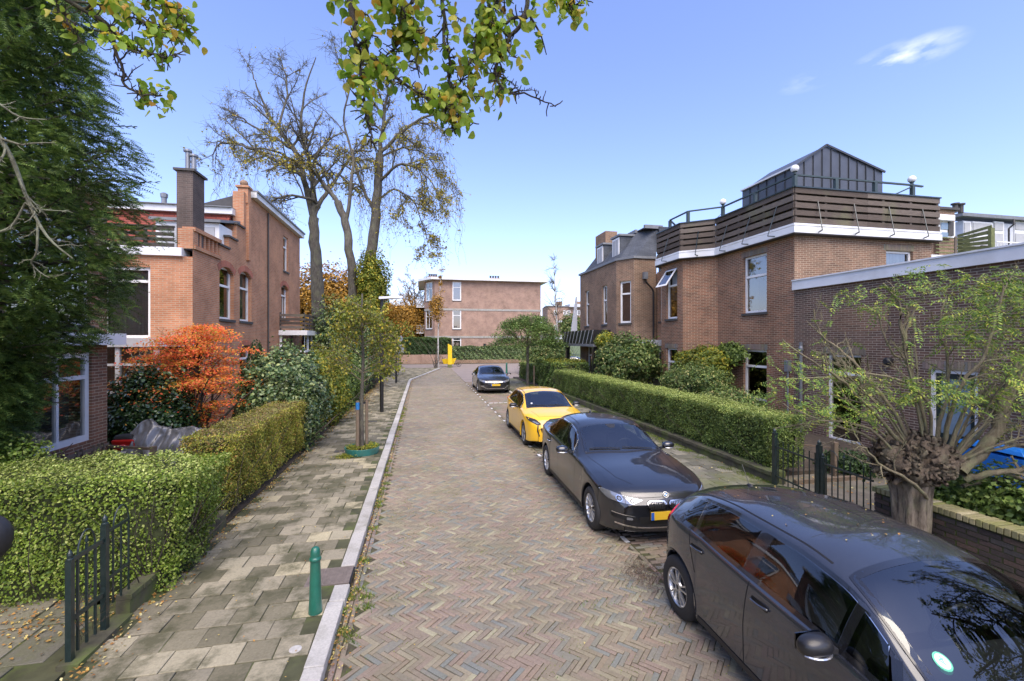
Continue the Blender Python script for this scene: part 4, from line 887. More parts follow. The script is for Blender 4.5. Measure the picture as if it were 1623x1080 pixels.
for k in range(6):
    b = MB(); x0, za_ = XZ(1518, 374.5+k*5, Yd+.2); x1, zc = XZ(1572, 359+k*8.4, Yd-.9)
    b.bar((x0, Yd+.2, za_), (x1, Yd-.9, zc), .04, .10 if k == 0 else .13); b.obj('board', 'board_green', t)
panel(t, 'post', 'board_green', 1571, 1577, 361, 408, Yd-.9, .1)
panel(t, 'board', 'weathered_board', 1556, 1577, 389, 406, Yd-.6, .05)
x0, z1 = XZ(1484, 405, Yd-.2); x1, z0 = XZ(1575, 413, Yd-.2)
o = bx(x0-.6, x1, Yd-.3, Yd+1.2, z0-.35, z1, 'terrace_edge', 'white_fascia', t)
bx(x0-.4, x1, Yd, Yd+4, 0, z0-.36, 'wall_below', 'brick_brown', t)
# ------------------------------------------------ left: orange house
t = thing('brick_house', 'orange red brick house with stepped gable, arched windows and tall dark chimney on the left', 'house', (-9, 20, 0))
LX = -7.0; LY0, LY1 = 15.4, 27.6
fE = Frame((LX, LY0), (LX, LY1))           # faces +X
b = MB(); hs = [(1.85, 3.05, 3.72, 5.62, .22), (3.6, 4.8, 3.72, 5.72, .22), (9.1, 9.95, 6.55, 8.35), (8.75, 9.95, 4.05, 5.8, .2), (3.6, 4.8, 1.0, 2.75, .2)]
wall(fE, 0, 5.8, hs[:2]+[h for h in hs[3:]], b)
# stepped upper part
steps = [(1.85, 2.6, 6.3), (2.6, 3.3, 6.75), (3.3, 4.0, 7.4)]
for a, c, z in steps: b.quad(fE.P(a, 5.8), fE.P(c, 5.8), fE.P(c, z), fE.P(a, z), [(a, 5.8), (c, 5.8), (c, z), (a, z)]); b.quad(fE.P(a, 5.8), fE.P(a, z), fE.P(a, z, -.4), fE.P(a, 5.8, -.4)); b.quad(fE.P(a, z), fE.P(c, z), fE.P(c, z, -.4), fE.P(a, z, -.4))
up = Frame(fE.P(4.0, 0)[:2], (LX, LY1)); wall(up, 5.8, 8.9, [(5.1, 5.95, 6.55, 8.35)], b, 4.); b.quad(fE.P(4., 5.8), fE.P(4., 8.9), fE.P(4., 8.9, -.4), fE.P(4., 5.8, -.4))
b.obj('wall', 'brick_orange', t)
for i, (a, c, z) in enumerate(steps): b = MB(); fE.box(b, a-.08, c+.04, z, z+.07, -.46, .06); b.obj('coping_stone', 'dark_stone', t)
b = MB(); fE.box(b, 4.2, 4.52, 8.5, 9.12, -.3, .08); fE.box(b, 4.13, 4.59, 9.12, 9.2, -.36, .13); o = b.obj('gable_pinnacle', 'brick_orange', t); b = MB(); b.sphere(fE.P(4.36, 9.33, -.12), .16, 12, (1, 1, .9)); b.obj('finial', 'brick_brown', o)
b = MB(); fE.box(b, 4.24, 4.48, 6.2, 8.5, .0, .1); b.obj('pilaster', 'brick_orange', t)
b = MB(); fE.box(b, 4.75, fE.L+.1, 8.9, 9.12, -.5, .22); b.obj('eaves', 'white_fascia', t)
b = MB(); fE.box(b, 4.75, fE.L+.12, 9.122, 9.2, -.5, .28); b.obj('gutter', 'lead', t)
b = MB(); b.box(LX-7, LX-.02, LY0+.02, LY1-.02, 5.76, 5.78); b.hexa([(LX-3, 20.1, 7.6), (LX-.42, 20.1, 7.6), (LX-.42, LY1, 7.6), (LX-3, LY1, 7.6), (LX-3, 20.1, 8.1), (LX-.42, 20.1, 9.0), (LX-.42, LY1, 9.0), (LX-3, LY1, 8.1)]); b.obj('roof', 'roof_felt', t)
b = MB(); b.quad((LX, LY1, 0), (LX-7, LY1, 0), (LX-7, LY1, 8.9), (LX, LY1, 8.9)); b.quad((LX-7, LY1, 0), (LX-7, LY0, 0), (LX-7, LY0, 5.8), (LX-7, LY1, 5.8)); b.obj('wall', 'brick_orange', t)
w1 = window(t, fE, 1.85, 3.05, 3.72, 5.62, .36, rec=.13); window(t, fE, 3.6, 4.8, 3.72, 5.72, .34, rec=.13, curtain=('both', 'curtain', .9)); window(t, up, 5.1, 5.95, 6.55, 8.35, .3, curtain=('full', 'curtain', .9))
window(t, fE, 8.75, 9.95, 4.05, 5.8, .3, rec=.13, curtain=('both', 'curtain', .9), bars=(3, 1)); window(t, fE, 3.6, 4.8, 1.0, 2.75, .3, rec=.13)
for u0, u1, zt2, rise in ((1.85, 3.05, 5.62, .22), (3.6, 4.8, 5.72, .22), (8.75, 9.95, 5.8, .2), (3.6, 4.8, 2.75, .2)):   # rowlock arches
    w_ = (u1-u0)/2+.06; Rr = (w_*w_+rise*rise)/(2*rise); cz = zt2-Rr; th0 = math.asin(w_/Rr)
    nb = 17
    for k in range(nb):
        a = -th0+2*th0*(k+.5)/nb; ca = np.array([math.sin(a), math.cos(a)]); sa = np.array([ca[1], -ca[0]]); hw_ = Rr*2*th0/nb*.42
        P4 = [np.array([(u0+u1)/2, cz])+ca*r_+sa*s_ for r_, s_ in ((Rr+.01, -hw_), (Rr+.01, hw_), (Rr+.23, hw_*1.06), (Rr+.23, -hw_*1.06))]
        b = MB(); b.hexa([fE.P(p_[0], p_[1], -.02) for p_ in P4]+[fE.P(p_[0], p_[1], .012) for p_ in P4]); b.obj('brick', 'arch_brick' if 'arch_brick' in M else pieces('arch_brick', [(0, (.36, .13, .08)), (.5, (.42, .16, .1)), (1, (.30, .12, .08))]), t)
# balustered parapet near the corner
pb = MB(); fE.box(pb, .02, 1.86, 5.80, 5.92, -.3, .07); fE.box(pb, .02, 1.86, 6.36, 6.48, -.3, .07); pb.obj('parapet', 'brick_orange', t)
for k in range(6): b = MB(); u = .22+k*.29; fE.box(b, u-.05, u+.05, 5.92, 6.36, -.2, -.0); b.obj('baluster', 'brick_orange', t)
fF = Frame((LX-7, LY0), (LX, LY0))         # faces the camera
b = MB(); wall(fF, 0, 5.55, [(4.55, 5.85, 3.0, 5.2), (.8, 3.2, .2, 2.4)], b); b.obj('wall', 'brick_orange', t)
window(t, fF, 4.55, 5.85, 3.0, 5.2, .2, curtain=('full', 'net_curtain', .98), fw=.10, sill=False)
b = MB(); fF.box(b, 0, 6.75, 5.55, 5.80, -.4, .12); b.obj('fascia', 'white_fascia', t)
MB().box(LX-.40, LX+.02, LY0-.02, LY0+.30, 5.8, 6.42).obj('parapet_pier', 'brick_orange', t)
c_ = MB().box(LX-.47, LX-.02, LY0+.06, LY0+.80, 5.78, 8.22).obj('chimney', 'brick_smoke', t); c_['label'] = 'tall dark smoke stained chimney'
MB().box(LX-.54, LX+.05, LY0-.01, LY0+.87, 8.22, 8.29).obj('chimney_cap', 'dark_stone', c_)
for dx, hh in ((-.34, .66), (-.17, .52)): MB().lathe([(.07, 0), (.07, hh), (.12, hh+.01), (.12, hh+.07), (.05, hh+.08)], (LX+dx, LY0+.45, 8.29), 12).obj('chimney_pipe', 'galvanised', c_)
# roof storey set back: red tiles, white dormer
b = MB(); b.hexa([(LX-7, 18.2, 5.78), (LX-.45, 18.2, 5.78), (LX-.45, 21, 5.78), (LX-7, 21, 5.78), (LX-7, 19.3, 7.9), (LX-.45, 19.3, 7.9), (LX-.45, 21, 7.9), (LX-7, 21, 7.9)]); b.obj('tiled_slope', 'roof_tile_red', t)
MB().box(LX-8, LX-.3, 19.1, 21.2, 7.9, 8.14).obj('roof_edge', 'white_fascia', t); MB().box(LX-8, LX-.3, 19.0, 21.2, 8.142, 8.17).obj('roof_felt_edge', 'lead', t)
d = MB().box(LX-2.15, LX-.15, 17.6, 19.2, 5.78, 7.15).obj('dormer', 'white_paint', t)
b = MB(); b.hexa([(LX-2.3, 17.45, 7.15), (LX-.05, 17.45, 7.15), (LX-.05, 19.2, 7.55), (LX-2.3, 19.2, 7.55), (LX-2.3, 17.45, 7.25), (LX-.05, 17.45, 7.25), (LX-.05, 19.2, 7.65), (LX-2.3, 19.2, 7.65)]); b.obj('dormer_roof', 'lead', d)
for x0, x1 in ((LX-1.95, LX-.85), (LX-.75, LX-.30)):
    MB().box(x0, x1, 17.56, 17.597, 5.9, 7.0).obj('pane', 'net_curtain', d)
MB().lathe([(.09, 0), (.09, .35), (.12, .36), (.13, .5), (.06, .55)], (LX-2.9, 19.6, 8.17), 10).obj('roof_vent', 'galvanised', t)
# drain line and cable on the side wall
b = MB(); b.tube([fE.P(6.7, 1.8, .05), fE.P(6.7, 8.8, .05)], .035, 6); b.obj('downpipe', 'dark_stone', t)
# far balcony bay
bb = MB(); bb.box(LX, LX+1.15, 23.9, 27.2, .05, 2.35); bb.obj('bay', 'brick_orange', t)
f5 = Frame((LX, 23.9), (LX+1.15, 23.9)); f6 = Frame((LX+1.15, 23.9), (LX+1.15, 27.2))
b = MB(); b.box(LX, LX+1.2, 23.85, 27.25, 2.35, 2.45); b.box(LX, LX+1.32, 23.75, 27.35, 3.22, 3.46)
f5.box(b, 0, .1, 2.45, 3.22, -.1, .0); f5.box(b, 1.05, 1.148, 2.45, 3.22, -.1, 0)
for k in range(5): f6.box(b, k*.8, k*.8+.1, 2.45, 3.22, -.1, 0)
bw = b.obj('bay_window', 'white_paint', t)
for k in range(4):
    g = MB(); g.quad(f6.P(k*.8+.1, 2.45, -.05), f6.P(k*.8+.8, 2.45, -.05), f6.P(k*.8+.8, 3.22, -.05), f6.P(k*.8+.1, 3.22, -.05)); g.obj('pane', 'window_glass', bw)
g = MB(); g.quad(f5.P(.1, 2.45, -.05), f5.P(1.05, 2.45, -.05), f5.P(1.05, 3.22, -.05), f5.P(.1, 3.22, -.05)); g.obj('pane', 'window_glass', bw)
b = MB(); [f5.box(b, .1+k*.12, .11+k*.12, 2.45, 3.22, -.04, -.03) for k in range(1, 8)]; [f5.box(b, .1, 1.05, 2.45+k*.13, 2.46+k*.13, -.0405, -.0295) for k in range(1, 6)]; b.obj('leading', 'dark_stone', bw)
for fr, L_ in ((f5, 1.15), (f6, 3.3)):
    for k in range(4): b = MB(); fr.box(b, 0, L_, 3.55+k*.2, 3.68+k*.2, .02, .05); b.obj('balcony_board', 'weathered_board', t)
    for k in range(int(L_/1.1)+2): u = min(L_-.05, .03+k*1.1); b = MB(); fr.box(b, u-.03, u+.03, 3.46, 4.36, -.05, .019); b.obj('balcony_post', 'dark_stone', t)
# roof terrace balustrade over the front wall
rb = thing('terrace_balustrade', 'dark weathered slatted balustrade over the white edge of the orange brick house', 'balustrade', (LX-3.6, LY0-.02, 5.8))
for k in range(4):
    b = MB(); fF.box(b, 0, 6.5, 5.83+k*.165, 5.94+k*.165, .0, .03); b.obj('board', 'dark_board' if 'dark_board' in M else plain('dark_board', (.05, .042, .036), .85, var=.35, scale=9), rb)
b = MB(); fF.box(b, 0, 6.5, 6.44, 6.47, -.05, .05); b.obj('handrail', 'dark_board', rb)
for k in range(5): b = MB(); u = .3+k*1.35; fF.box(b, u-.04, u+.04, 5.8, 6.44, -.06, -.001); b.obj('post', 'dark_board', rb)
# ------------------------------------------------ left: conservatory behind the maple
t = thing('conservatory', 'white framed lean to porch with pale roof in front of the orange brick house', 'porch', (-9, 14, 0))
MB().box(-11.5, -6.9, 13.6, 15.38, 2.78, 3.02).obj('roof', 'white_fascia', t)
for x in (-11, -10, -9, -8, -7.1): MB().box(x-.05, x+.05, 13.65, 13.75, 0, 2.78).obj('post', 'white_paint', t)
for z in (1.55, 2.3): MB().box(-11.2, -7.0, 13.66, 13.74, z-.03, z+.03).obj('rail', 'white_paint', t)
b = MB(); b.quad((-11, 13.7, 0), (-7.1, 13.7, 0), (-7.1, 13.7, 2.78), (-11, 13.7, 2.78)); b.obj('pane', 'window_glass', t)
# ------------------------------------------------ left: near house
t = thing('brick_house', 'near red brick house with wide white window behind the dark yew on the left', 'house', (-9, 7, 0))
NX = -6.6; fN = Frame((NX, -1), (NX, 10.95)); hs = [(7.6, 11.5, .93, 2.72), (9.6, 11.45, 3.25, 5.2)]
b = MB(); wall(fN, 0, 5.9, hs, b); wall(Frame((NX, 10.95), (NX-6, 10.95)), 0, 5.9, [], b, 12.); b.obj('wall', 'brick_red', t)
bx(NX-6, NX+.2, -1, 11.1, 5.9, 6.1, 'fascia', 'white_fascia', t)
b = MB(); fN.box(b, 6.5, 12.05, 2.86, 3.1, -.02, .30); b.obj('string_course', 'white_fascia', t)
w = window(t, fN, 7.6, 11.5, .93, 2.72, .28, mull=(.45, .8), fw=.11, rec=.05, sill=False)
v = MB().lathe([(.10, 0), (.2, .12), (.24, .3), (.18, .48), (.10, .55), (.12, .6)], (NX-.55, 9.35, .95), 18); v = v.obj('vase', 'vase_clay', loc=(NX-.55, 9.35, .95), smooth=True); tagp(v, 'large pale clay vase standing inside the white window behind the yew', 'vase')
out = []
for k in range(26):
    out.append((wiggle(rng, (NX-.55, 9.35, 1.5), (rng.normal()*.35, rng.normal()*.35, 1), rng.uniform(.35, .75), 4, .1), np.linspace(.006, .003, 5), 3))
V, F = mesh_branches(out); o = bulk('dried_flowers', V, F, 'bark_shoot', loc=(NX-.55, 9.35, 1.5)); tagp(o, 'dried stems standing in the clay vase behind the window', 'dried flowers')
b = MB()
for k in range(34): b.box(NX-.36, NX-.33, 8.8, 10.4, 1.0+k*.05, 1.035+k*.05)
for z0 in (0,): pass
o = b.obj('blind', 'blind', w)
w = window(t, fN, 9.6, 11.45, 3.25, 5.2, .35, mull=(.5,), fw=.1, rec=.05)
# ------------------------------------------------ far: three storey block
t = thing('brick_block', 'three storey pinkish brick block with pale bands at the end of the street', 'building', (8, 62, 0))
FY = 59.5
def fX(px): return onY(px, FY)[0]
x0, x1, x2 = fX(689), fX(735-31), fX(857)
SG = 1.075
fA = Frame((x0, FY), (x2, FY)); ZF = 11.35
def FZ(py, px=730): return CAM_H-(py-540)*onY(px, FY)[1]/FPX
u = lambda px: fX(px)-x0
b = MB(); hs = []
for (pa, pb_, ya, yb) in ((717, 731, 447, 477), (717, 731, 491, 522), (717, 731, 535, 551)): hs.append((u(pa), u(pb_), FZ(yb), FZ(ya)))
wall(fA, 0, ZF-.35, hs, b)
lx = x0-1.3; f7 = Frame((lx, FY+2.2), (x0, FY)); f8 = Frame((lx, FY+12), (lx, FY+2.2))
h7 = [(.25, 1.95, z0, z1) for z0, z1 in ((FZ(477), FZ(447)), (FZ(522), FZ(491)))]
wall(f7, 0, ZF-.35, h7, b, 4.); wall(f8, 0, ZF-.35, [], b); b.quad((x2, FY, 0), (x2, FY+14, 0), (x2, FY+14, ZF), (x2, FY, ZF)); b.obj('wall', 'brick_pink', t)
for h in hs: window(t, fA, *h, .3, curtain=None, fw=.14, rec=.05, back='tan_wall' if h[2] > 5 else None)
for h in h7: window(t, f7, *h, .35, mull=(.5,), fw=.14, rec=.05)
for py in (491, 534.5):
    z = FZ(py); b = MB(); fA.box(b, 0, fA.L+.1, z-.13, z+.13, 0, .05); f7.box(b, -.05, f7.L, z-.13, z+.13, 0, .05); b.obj('band', 'concrete', t)
b = MB(); b.box(x0-.5, x2+.9, FY-.7, FY+13, ZF-.34, ZF-.05); b.hexa([(lx-.9, FY+2, ZF-.34), (x0-.5, FY-.7, ZF-.34), (x0-.5, FY+13, ZF-.34), (lx-.9, FY+13, ZF-.34), (lx-.9, FY+2, ZF-.05), (x0-.5, FY-.7, ZF-.05), (x0-.5, FY+13, ZF-.05), (lx-.9, FY+13, ZF-.05)]); b.obj('roof_slab', 'white_fascia', t)
b = MB(); b.box(x0, x2, FY, FY+12, ZF-.05, ZF); b.obj('roof', 'roof_felt', t)
for px, w_ in ((687, .6), (790, .75)):
    X = fX(px); c_ = bx(X-w_, X+w_, FY+3, FY+4, ZF-.05, ZF+.55, 'chimney', 'brick_pink', t)
    for k in range(4): MB().lathe([(.13, 0), (.13, .3), (.17, .31), (.17, .36)], (X-w_*.75+k*w_*.5, FY+3.5, ZF+.55), 8).obj('chimney_pot', 'dark_stone', c_)
for k in range(3): bx(fX(813+k*4), fX(815+k*4), FY+2, FY+2.3, ZF, ZF+.3, 'roof_vent', 'dark_stone', t)
for z in (FZ(485)+.1, FZ(528)+.1):
    for k in range(9): bx(lx-1.1+k*.14, lx-1.06+k*.14, FY+3.9, FY+3.95, z, z+1., 'balcony_bar', 'white_paint', t)
    bx(lx-1.15, lx+.1, FY+3.85, FY+8, z-.12, z, 'balcony', 'white_paint', t); bx(lx-1.15, lx+.1, FY+3.86, FY+3.92, z+1., z+1.05, 'balcony_rail', 'white_paint', t)
X = fX(768); bx(X-.15, X+.15, FY-.25, FY-.01, FZ(549), FZ(545), 'wall_lamp', 'black_paint', t)
# far terraces glimpsed right of the block
t = thing('terrace_houses', 'row of distant brown brick houses with white balconies behind the bare birch', 'houses', (24, 84, 0))
Yf = 84.
panel(t, 'wall', 'brick_pink', 868, 930, 486, 545, Yf, 4); panel(t, 'parapet', 'lead', 868, 930, 484.5, 487, Yf-.2, 3)
panel(t, 'balcony', 'panel_pale', 886, 926, 508, 512, Yf-1.5, 1.4); panel(t, 'balcony', 'panel_pale', 870, 926, 532, 538, Yf-1.5, 1.4)
panel(t, 'roof_storey', 'panel_pale', 903, 926, 482, 487, Yf-.8, 3)
for px in (878, 893, 899, 910, 915, 920):
    for py in (492, 515): w = panel(t, 'window', 'white_paint', px, px+5, py, py+8, Yf-.1); panel(w, 'pane', 'dark_stone', px+1, px+2.2, py+1, py+7, Yf-.13, .02); panel(w, 'pane', 'dark_stone', px+2.9, px+4, py+1, py+7, Yf-.13, .02)
for px in (884, 915): c_ = panel(t, 'chimney', 'brick_brown', px, px+7, 478, 486, Yf+1, 1.5)
t = thing('far_houses', 'low dark brick houses partly seen behind the autumn trees at the far left', 'houses', (-20, 70, 0))
bx(-34, -6, 70, 76, 0, 7.5, 'wall', 'brick_brown', t); bx(-34.3, -5.7, 69.6, 76, 7.5, 7.8, 'roof_edge', 'white_fascia', t)
# ================================================================== PLANTS
def box_surface(rng, n, x0, x1, y0, y1, z0, z1, faces, flare=0., wob=.05, seed=0.):
    """points on the chosen faces of a clipped hedge with bulges; returns P, N"""
    ar = {'+x': (y1-y0)*(z1-z0), '-x': (y1-y0)*(z1-z0), '+y': (x1-x0)*(z1-z0), '-y': (x1-x0)*(z1-z0), 'top': (x1-x0)*(y1-y0)}
    tot = sum(ar[f] for f in faces); Ps, Ns = [], []
    for f in faces:
        m = int(n*ar[f]/tot); a, b, c = rng.random((3, m)); e = np.zeros(m)
        if f == 'top': P = np.stack([x0+(x1-x0)*a, y0+(y1-y0)*b, e+z1], 1); N = (0, 0, 1)
        elif f[1] == 'x': P = np.stack([e+(x1 if f[0] == '+' else x0), y0+(y1-y0)*a, z0+(z1-z0)*b], 1); N = (1 if f[0] == '+' else -1, 0, 0)
        else: P = np.stack([x0+(x1-x0)*a, e+(y1 if f[0] == '+' else y0), z0+(z1-z0)*b], 1); N = (0, 1 if f[0] == '+' else -1, 0)
        N = np.tile(np.array(N, float), (m, 1)); Ps.append(P); Ns.append(N)
    P, N = np.concatenate(Ps), np.concatenate(Ns)
    # soften the edges: pull points near two faces inwards
    c = np.array([(x0+x1)/2, (y0+y1)/2, (z0+z1)/2]); h = np.array([(x1-x0)/2, (y1-y0)/2, (z1-z0)/2]); q = (P-c)/h
    edge = np.sort(np.abs(q), 1)[:, 1]; rr = np.clip((edge-.8)/.2, 0, 1)**2
    P = P-N*(rr*.05)[:, None]
    b = wob*(np.sin(P[:, 0]*3.1+seed)+np.sin(P[:, 1]*2.3+seed*2+P[:, 2]*2)+np.sin(P[:, 2]*5.2+P[:, 1]*1.7+P[:, 0]))/3+wob*.5*np.sin(P[:, 0]*9+P[:, 1]*7.7+P[:, 2]*8+seed)
    P = P+N*b[:, None]
    if flare:
        t = (P[:, 2]-z0)/(z1-z0); s = np.sign(P[:, 0]-c[0]); P[:, 0] += s*flare*(t-.4)*(np.abs(q[:, 0]))
    return P, N
def hedge(label, x0, x1, y0, y1, z0, z1, n, faces, mat, size, topmat=None, group=None, flare=0., wob=.05, seed=0., rot=0., piv=None, cat='hedge', depth=.07):
    rng = np.random.default_rng(int(seed*10)+3); cx, cy = (x0+x1)/2, (y0+y1)/2
    t = thing('clipped_hedge', label, cat, (cx, cy, z0), group)
    P, N = box_surface(rng, n, x0, x1, y0, y1, z0, z1, faces, flare, wob, seed)
    P = P-N*np.abs(rng.normal(size=(len(P), 1)))*depth+N*.01
    spr = rng.random(len(P)) < .06; P[spr] += N[spr]*rng.uniform(0, .11, (spr.sum(), 1))
    N2 = N*.8+rng.normal(size=N.shape)*.55+np.array([0, 0, .35])
    top = (N[:, 2] > .5)
    # a few thin places show the dark inside
    th = np.sin(P[:, 0]*4.3+seed)*np.sin(P[:, 1]*3.7+1)*np.sin(P[:, 2]*6+seed)
    keep = ~((th > .45) & (rng.random(len(P)) < .55) & ~top); low = (P[:, 2] < z0+.18) & (rng.random(len(P)) < .55); keep &= ~low
    P, N2, top = P[keep], N2[keep], top[keep]
    if topmat:
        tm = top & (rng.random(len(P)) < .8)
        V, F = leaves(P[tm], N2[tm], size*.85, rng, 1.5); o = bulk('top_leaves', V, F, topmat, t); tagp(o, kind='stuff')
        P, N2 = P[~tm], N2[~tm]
    V, F = leaves(P, N2, size, rng, 1.5); o = bulk('leaves', V, F, mat, t); tagp(o, kind='stuff')
    # twiggy core
    Pc, Nc = box_surface(rng, 60, x0, x1, y0, y1, z0, z1, faces, flare, wob, seed)
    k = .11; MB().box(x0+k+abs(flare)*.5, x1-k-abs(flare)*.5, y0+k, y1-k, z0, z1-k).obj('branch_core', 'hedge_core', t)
    nt_ = int((y1-y0+x1-x0)*22); out = []
    for i in range(nt_):
        p = np.array([rng.uniform(x0+.05, x1-.05), rng.uniform(y0+.05, y1-.05), z0])
        if rng.random() < .6: p[0] = x1-.12-flare if '+x' in faces else x0+.12+flare
        out.append((wiggle(rng, p, (rng.normal()*.3, rng.normal()*.3, 1), (z1-z0)*.9, 4, .12), np.linspace(.008, .003, 5), 3))
    V, F = mesh_branches(out); o = bulk('twigs', V, F, 'bark_twig', t); tagp(o, kind='stuff')
    return t
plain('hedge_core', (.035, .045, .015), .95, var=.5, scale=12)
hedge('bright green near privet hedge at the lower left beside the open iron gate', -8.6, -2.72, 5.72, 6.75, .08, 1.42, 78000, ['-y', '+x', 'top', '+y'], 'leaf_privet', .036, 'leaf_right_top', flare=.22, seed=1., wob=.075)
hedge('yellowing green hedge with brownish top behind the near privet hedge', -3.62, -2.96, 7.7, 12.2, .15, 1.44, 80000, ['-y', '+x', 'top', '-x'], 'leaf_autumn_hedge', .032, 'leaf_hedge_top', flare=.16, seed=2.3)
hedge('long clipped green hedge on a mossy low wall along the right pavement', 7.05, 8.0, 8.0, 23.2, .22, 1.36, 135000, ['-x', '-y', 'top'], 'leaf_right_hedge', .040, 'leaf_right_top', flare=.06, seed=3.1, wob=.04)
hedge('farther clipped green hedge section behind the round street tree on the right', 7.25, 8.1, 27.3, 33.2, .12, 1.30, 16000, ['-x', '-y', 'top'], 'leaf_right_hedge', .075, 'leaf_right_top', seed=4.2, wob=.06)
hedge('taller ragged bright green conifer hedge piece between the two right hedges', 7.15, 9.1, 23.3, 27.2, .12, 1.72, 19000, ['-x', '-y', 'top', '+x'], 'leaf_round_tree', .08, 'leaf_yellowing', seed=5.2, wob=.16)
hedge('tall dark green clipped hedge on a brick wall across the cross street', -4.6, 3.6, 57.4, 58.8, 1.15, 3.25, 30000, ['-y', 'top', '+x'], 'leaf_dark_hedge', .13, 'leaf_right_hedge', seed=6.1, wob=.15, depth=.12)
hedge('low dark ivy hedge in front of the three storey block', 3.7, 13.9, 57.2, 58.2, .25, 2.1, 30000, ['-y', 'top', '+x'], 'leaf_ivy', .13, seed=7.7, wob=.14, depth=.12)
# low walls under hedges
def brick_courses(parent, fr, z0, nc, L, th, mat, rng, depth=.1, bl=.215, bh=.052, j=.012, u0=0., name='brick'):
    for r_ in range(nc):
        u = u0+(-.11 if r_ % 2 else 0)
        while u < L-.02:
            a, b_ = max(u0, u), min(L, u+bl)
            if b_-a > .03:
                m = MB(); e = rng.normal()*.003; fr.box(m, a+j/2, b_-j/2, z0+r_*(bh+j), z0+r_*(bh+j)+bh, -depth, e); m.obj(name, mat, parent)
            u += bl+j
rw = thing('garden_wall', 'dark mossy brick garden wall with yellow mossy capping behind the pollard tree', 'wall', (6.6, 3.5, 0))
WX = 6.56; fw_ = Frame((WX, 5.35), (WX, .2)); rngw = np.random.default_rng(5)
MB().box(WX+.01, WX+.20, .2, 5.34, 0, .735).obj('wall_core', 'moss_joint', rw)
brick_courses(rw, fw_, .06, 10, 2.75, .1, 'wall_brick', rngw)
b = MB()
for r_ in range(10):
    u = 2.76+(-.11 if r_ % 2 else 0)
    while u < 5.1: fw_.box(b, max(u, 2.762)+.006, u+.209, .06+r_*.064, .06+r_*.064+.052, -.1, rngw.normal()*.003); u += .227
o = b.obj('far_bricks', 'wall_brick', rw); tagp(o, kind='stuff')
fe_ = Frame((WX, 5.35), (WX+.24, 5.35)); fe_ = Frame((WX, 5.36), (WX+.22, 5.36))
feb = Frame((WX+.22, 5.36), (WX, 5.36)); brick_courses(rw, feb, .06, 10, .22, .1, 'wall_brick', rngw)
y = 5.36
while y > .3:
    m = MB(); e = rngw.normal()*.004; m.box(WX-.035, WX+.25, y-.056, y, .72, .80+e); m.obj('cap_brick', 'cap_brick', rw, bevel=.006); y -= .066
hw = thing('low_wall', 'low mossy brick wall under the long right hedge', 'wall', (7.0, 15, 0))
MB().box(6.93, 7.25, 7.72, 23.2, 0, .27).obj('wall', 'mossy_wall' if 'mossy_wall' in M else plain('mossy_wall', (.075, .07, .045), .95, var=.4, scale=6, bmp=.6, dirt=(.10, .14, .025), dirtamt=.9), hw)
for y in np.arange(7.74, 14, .215): m = MB(); m.box(6.905+rngw.normal()*.004, 7.26, y, y+.205, .205, .285+rngw.normal()*.004); m.obj('cap_brick', 'mossy_wall', hw, bevel=.006)
lw = thing('low_wall', 'low brick edging wall under the near left hedge beside the gate', 'wall', (-3.05, 6, 0))
MB().box(-3.12, -2.99, 5.30, 7.6, .0, .24).obj('wall', 'mossy_wall', lw)
for y in np.arange(5.31, 7.5, .215): m = MB(); m.box(-3.13, -2.98+rngw.normal()*.003, y, y+.205, .242, .30); m.obj('cap_brick', 'mossy_wall', lw, bevel=.005)
bw = thing('low_wall', 'reddish low brick wall below the dark hedge at the end of the street', 'wall', (-1, 57, 0))
MB().box(-14, 3.4, 57.0, 57.3, 0, 1.15).obj('wall', 'brick_pink', bw)
for x in (-9, -6, -3, 0): MB().box(x-.2, x+.2, 56.9, 57.0, 0, 1.2).obj('pier', 'brick_pink', bw)
bx(3.4, 14.5, 56.95, 57.15, 0, .45, 'wall', 'brick_brown', bw)

num_depth[0] = 3
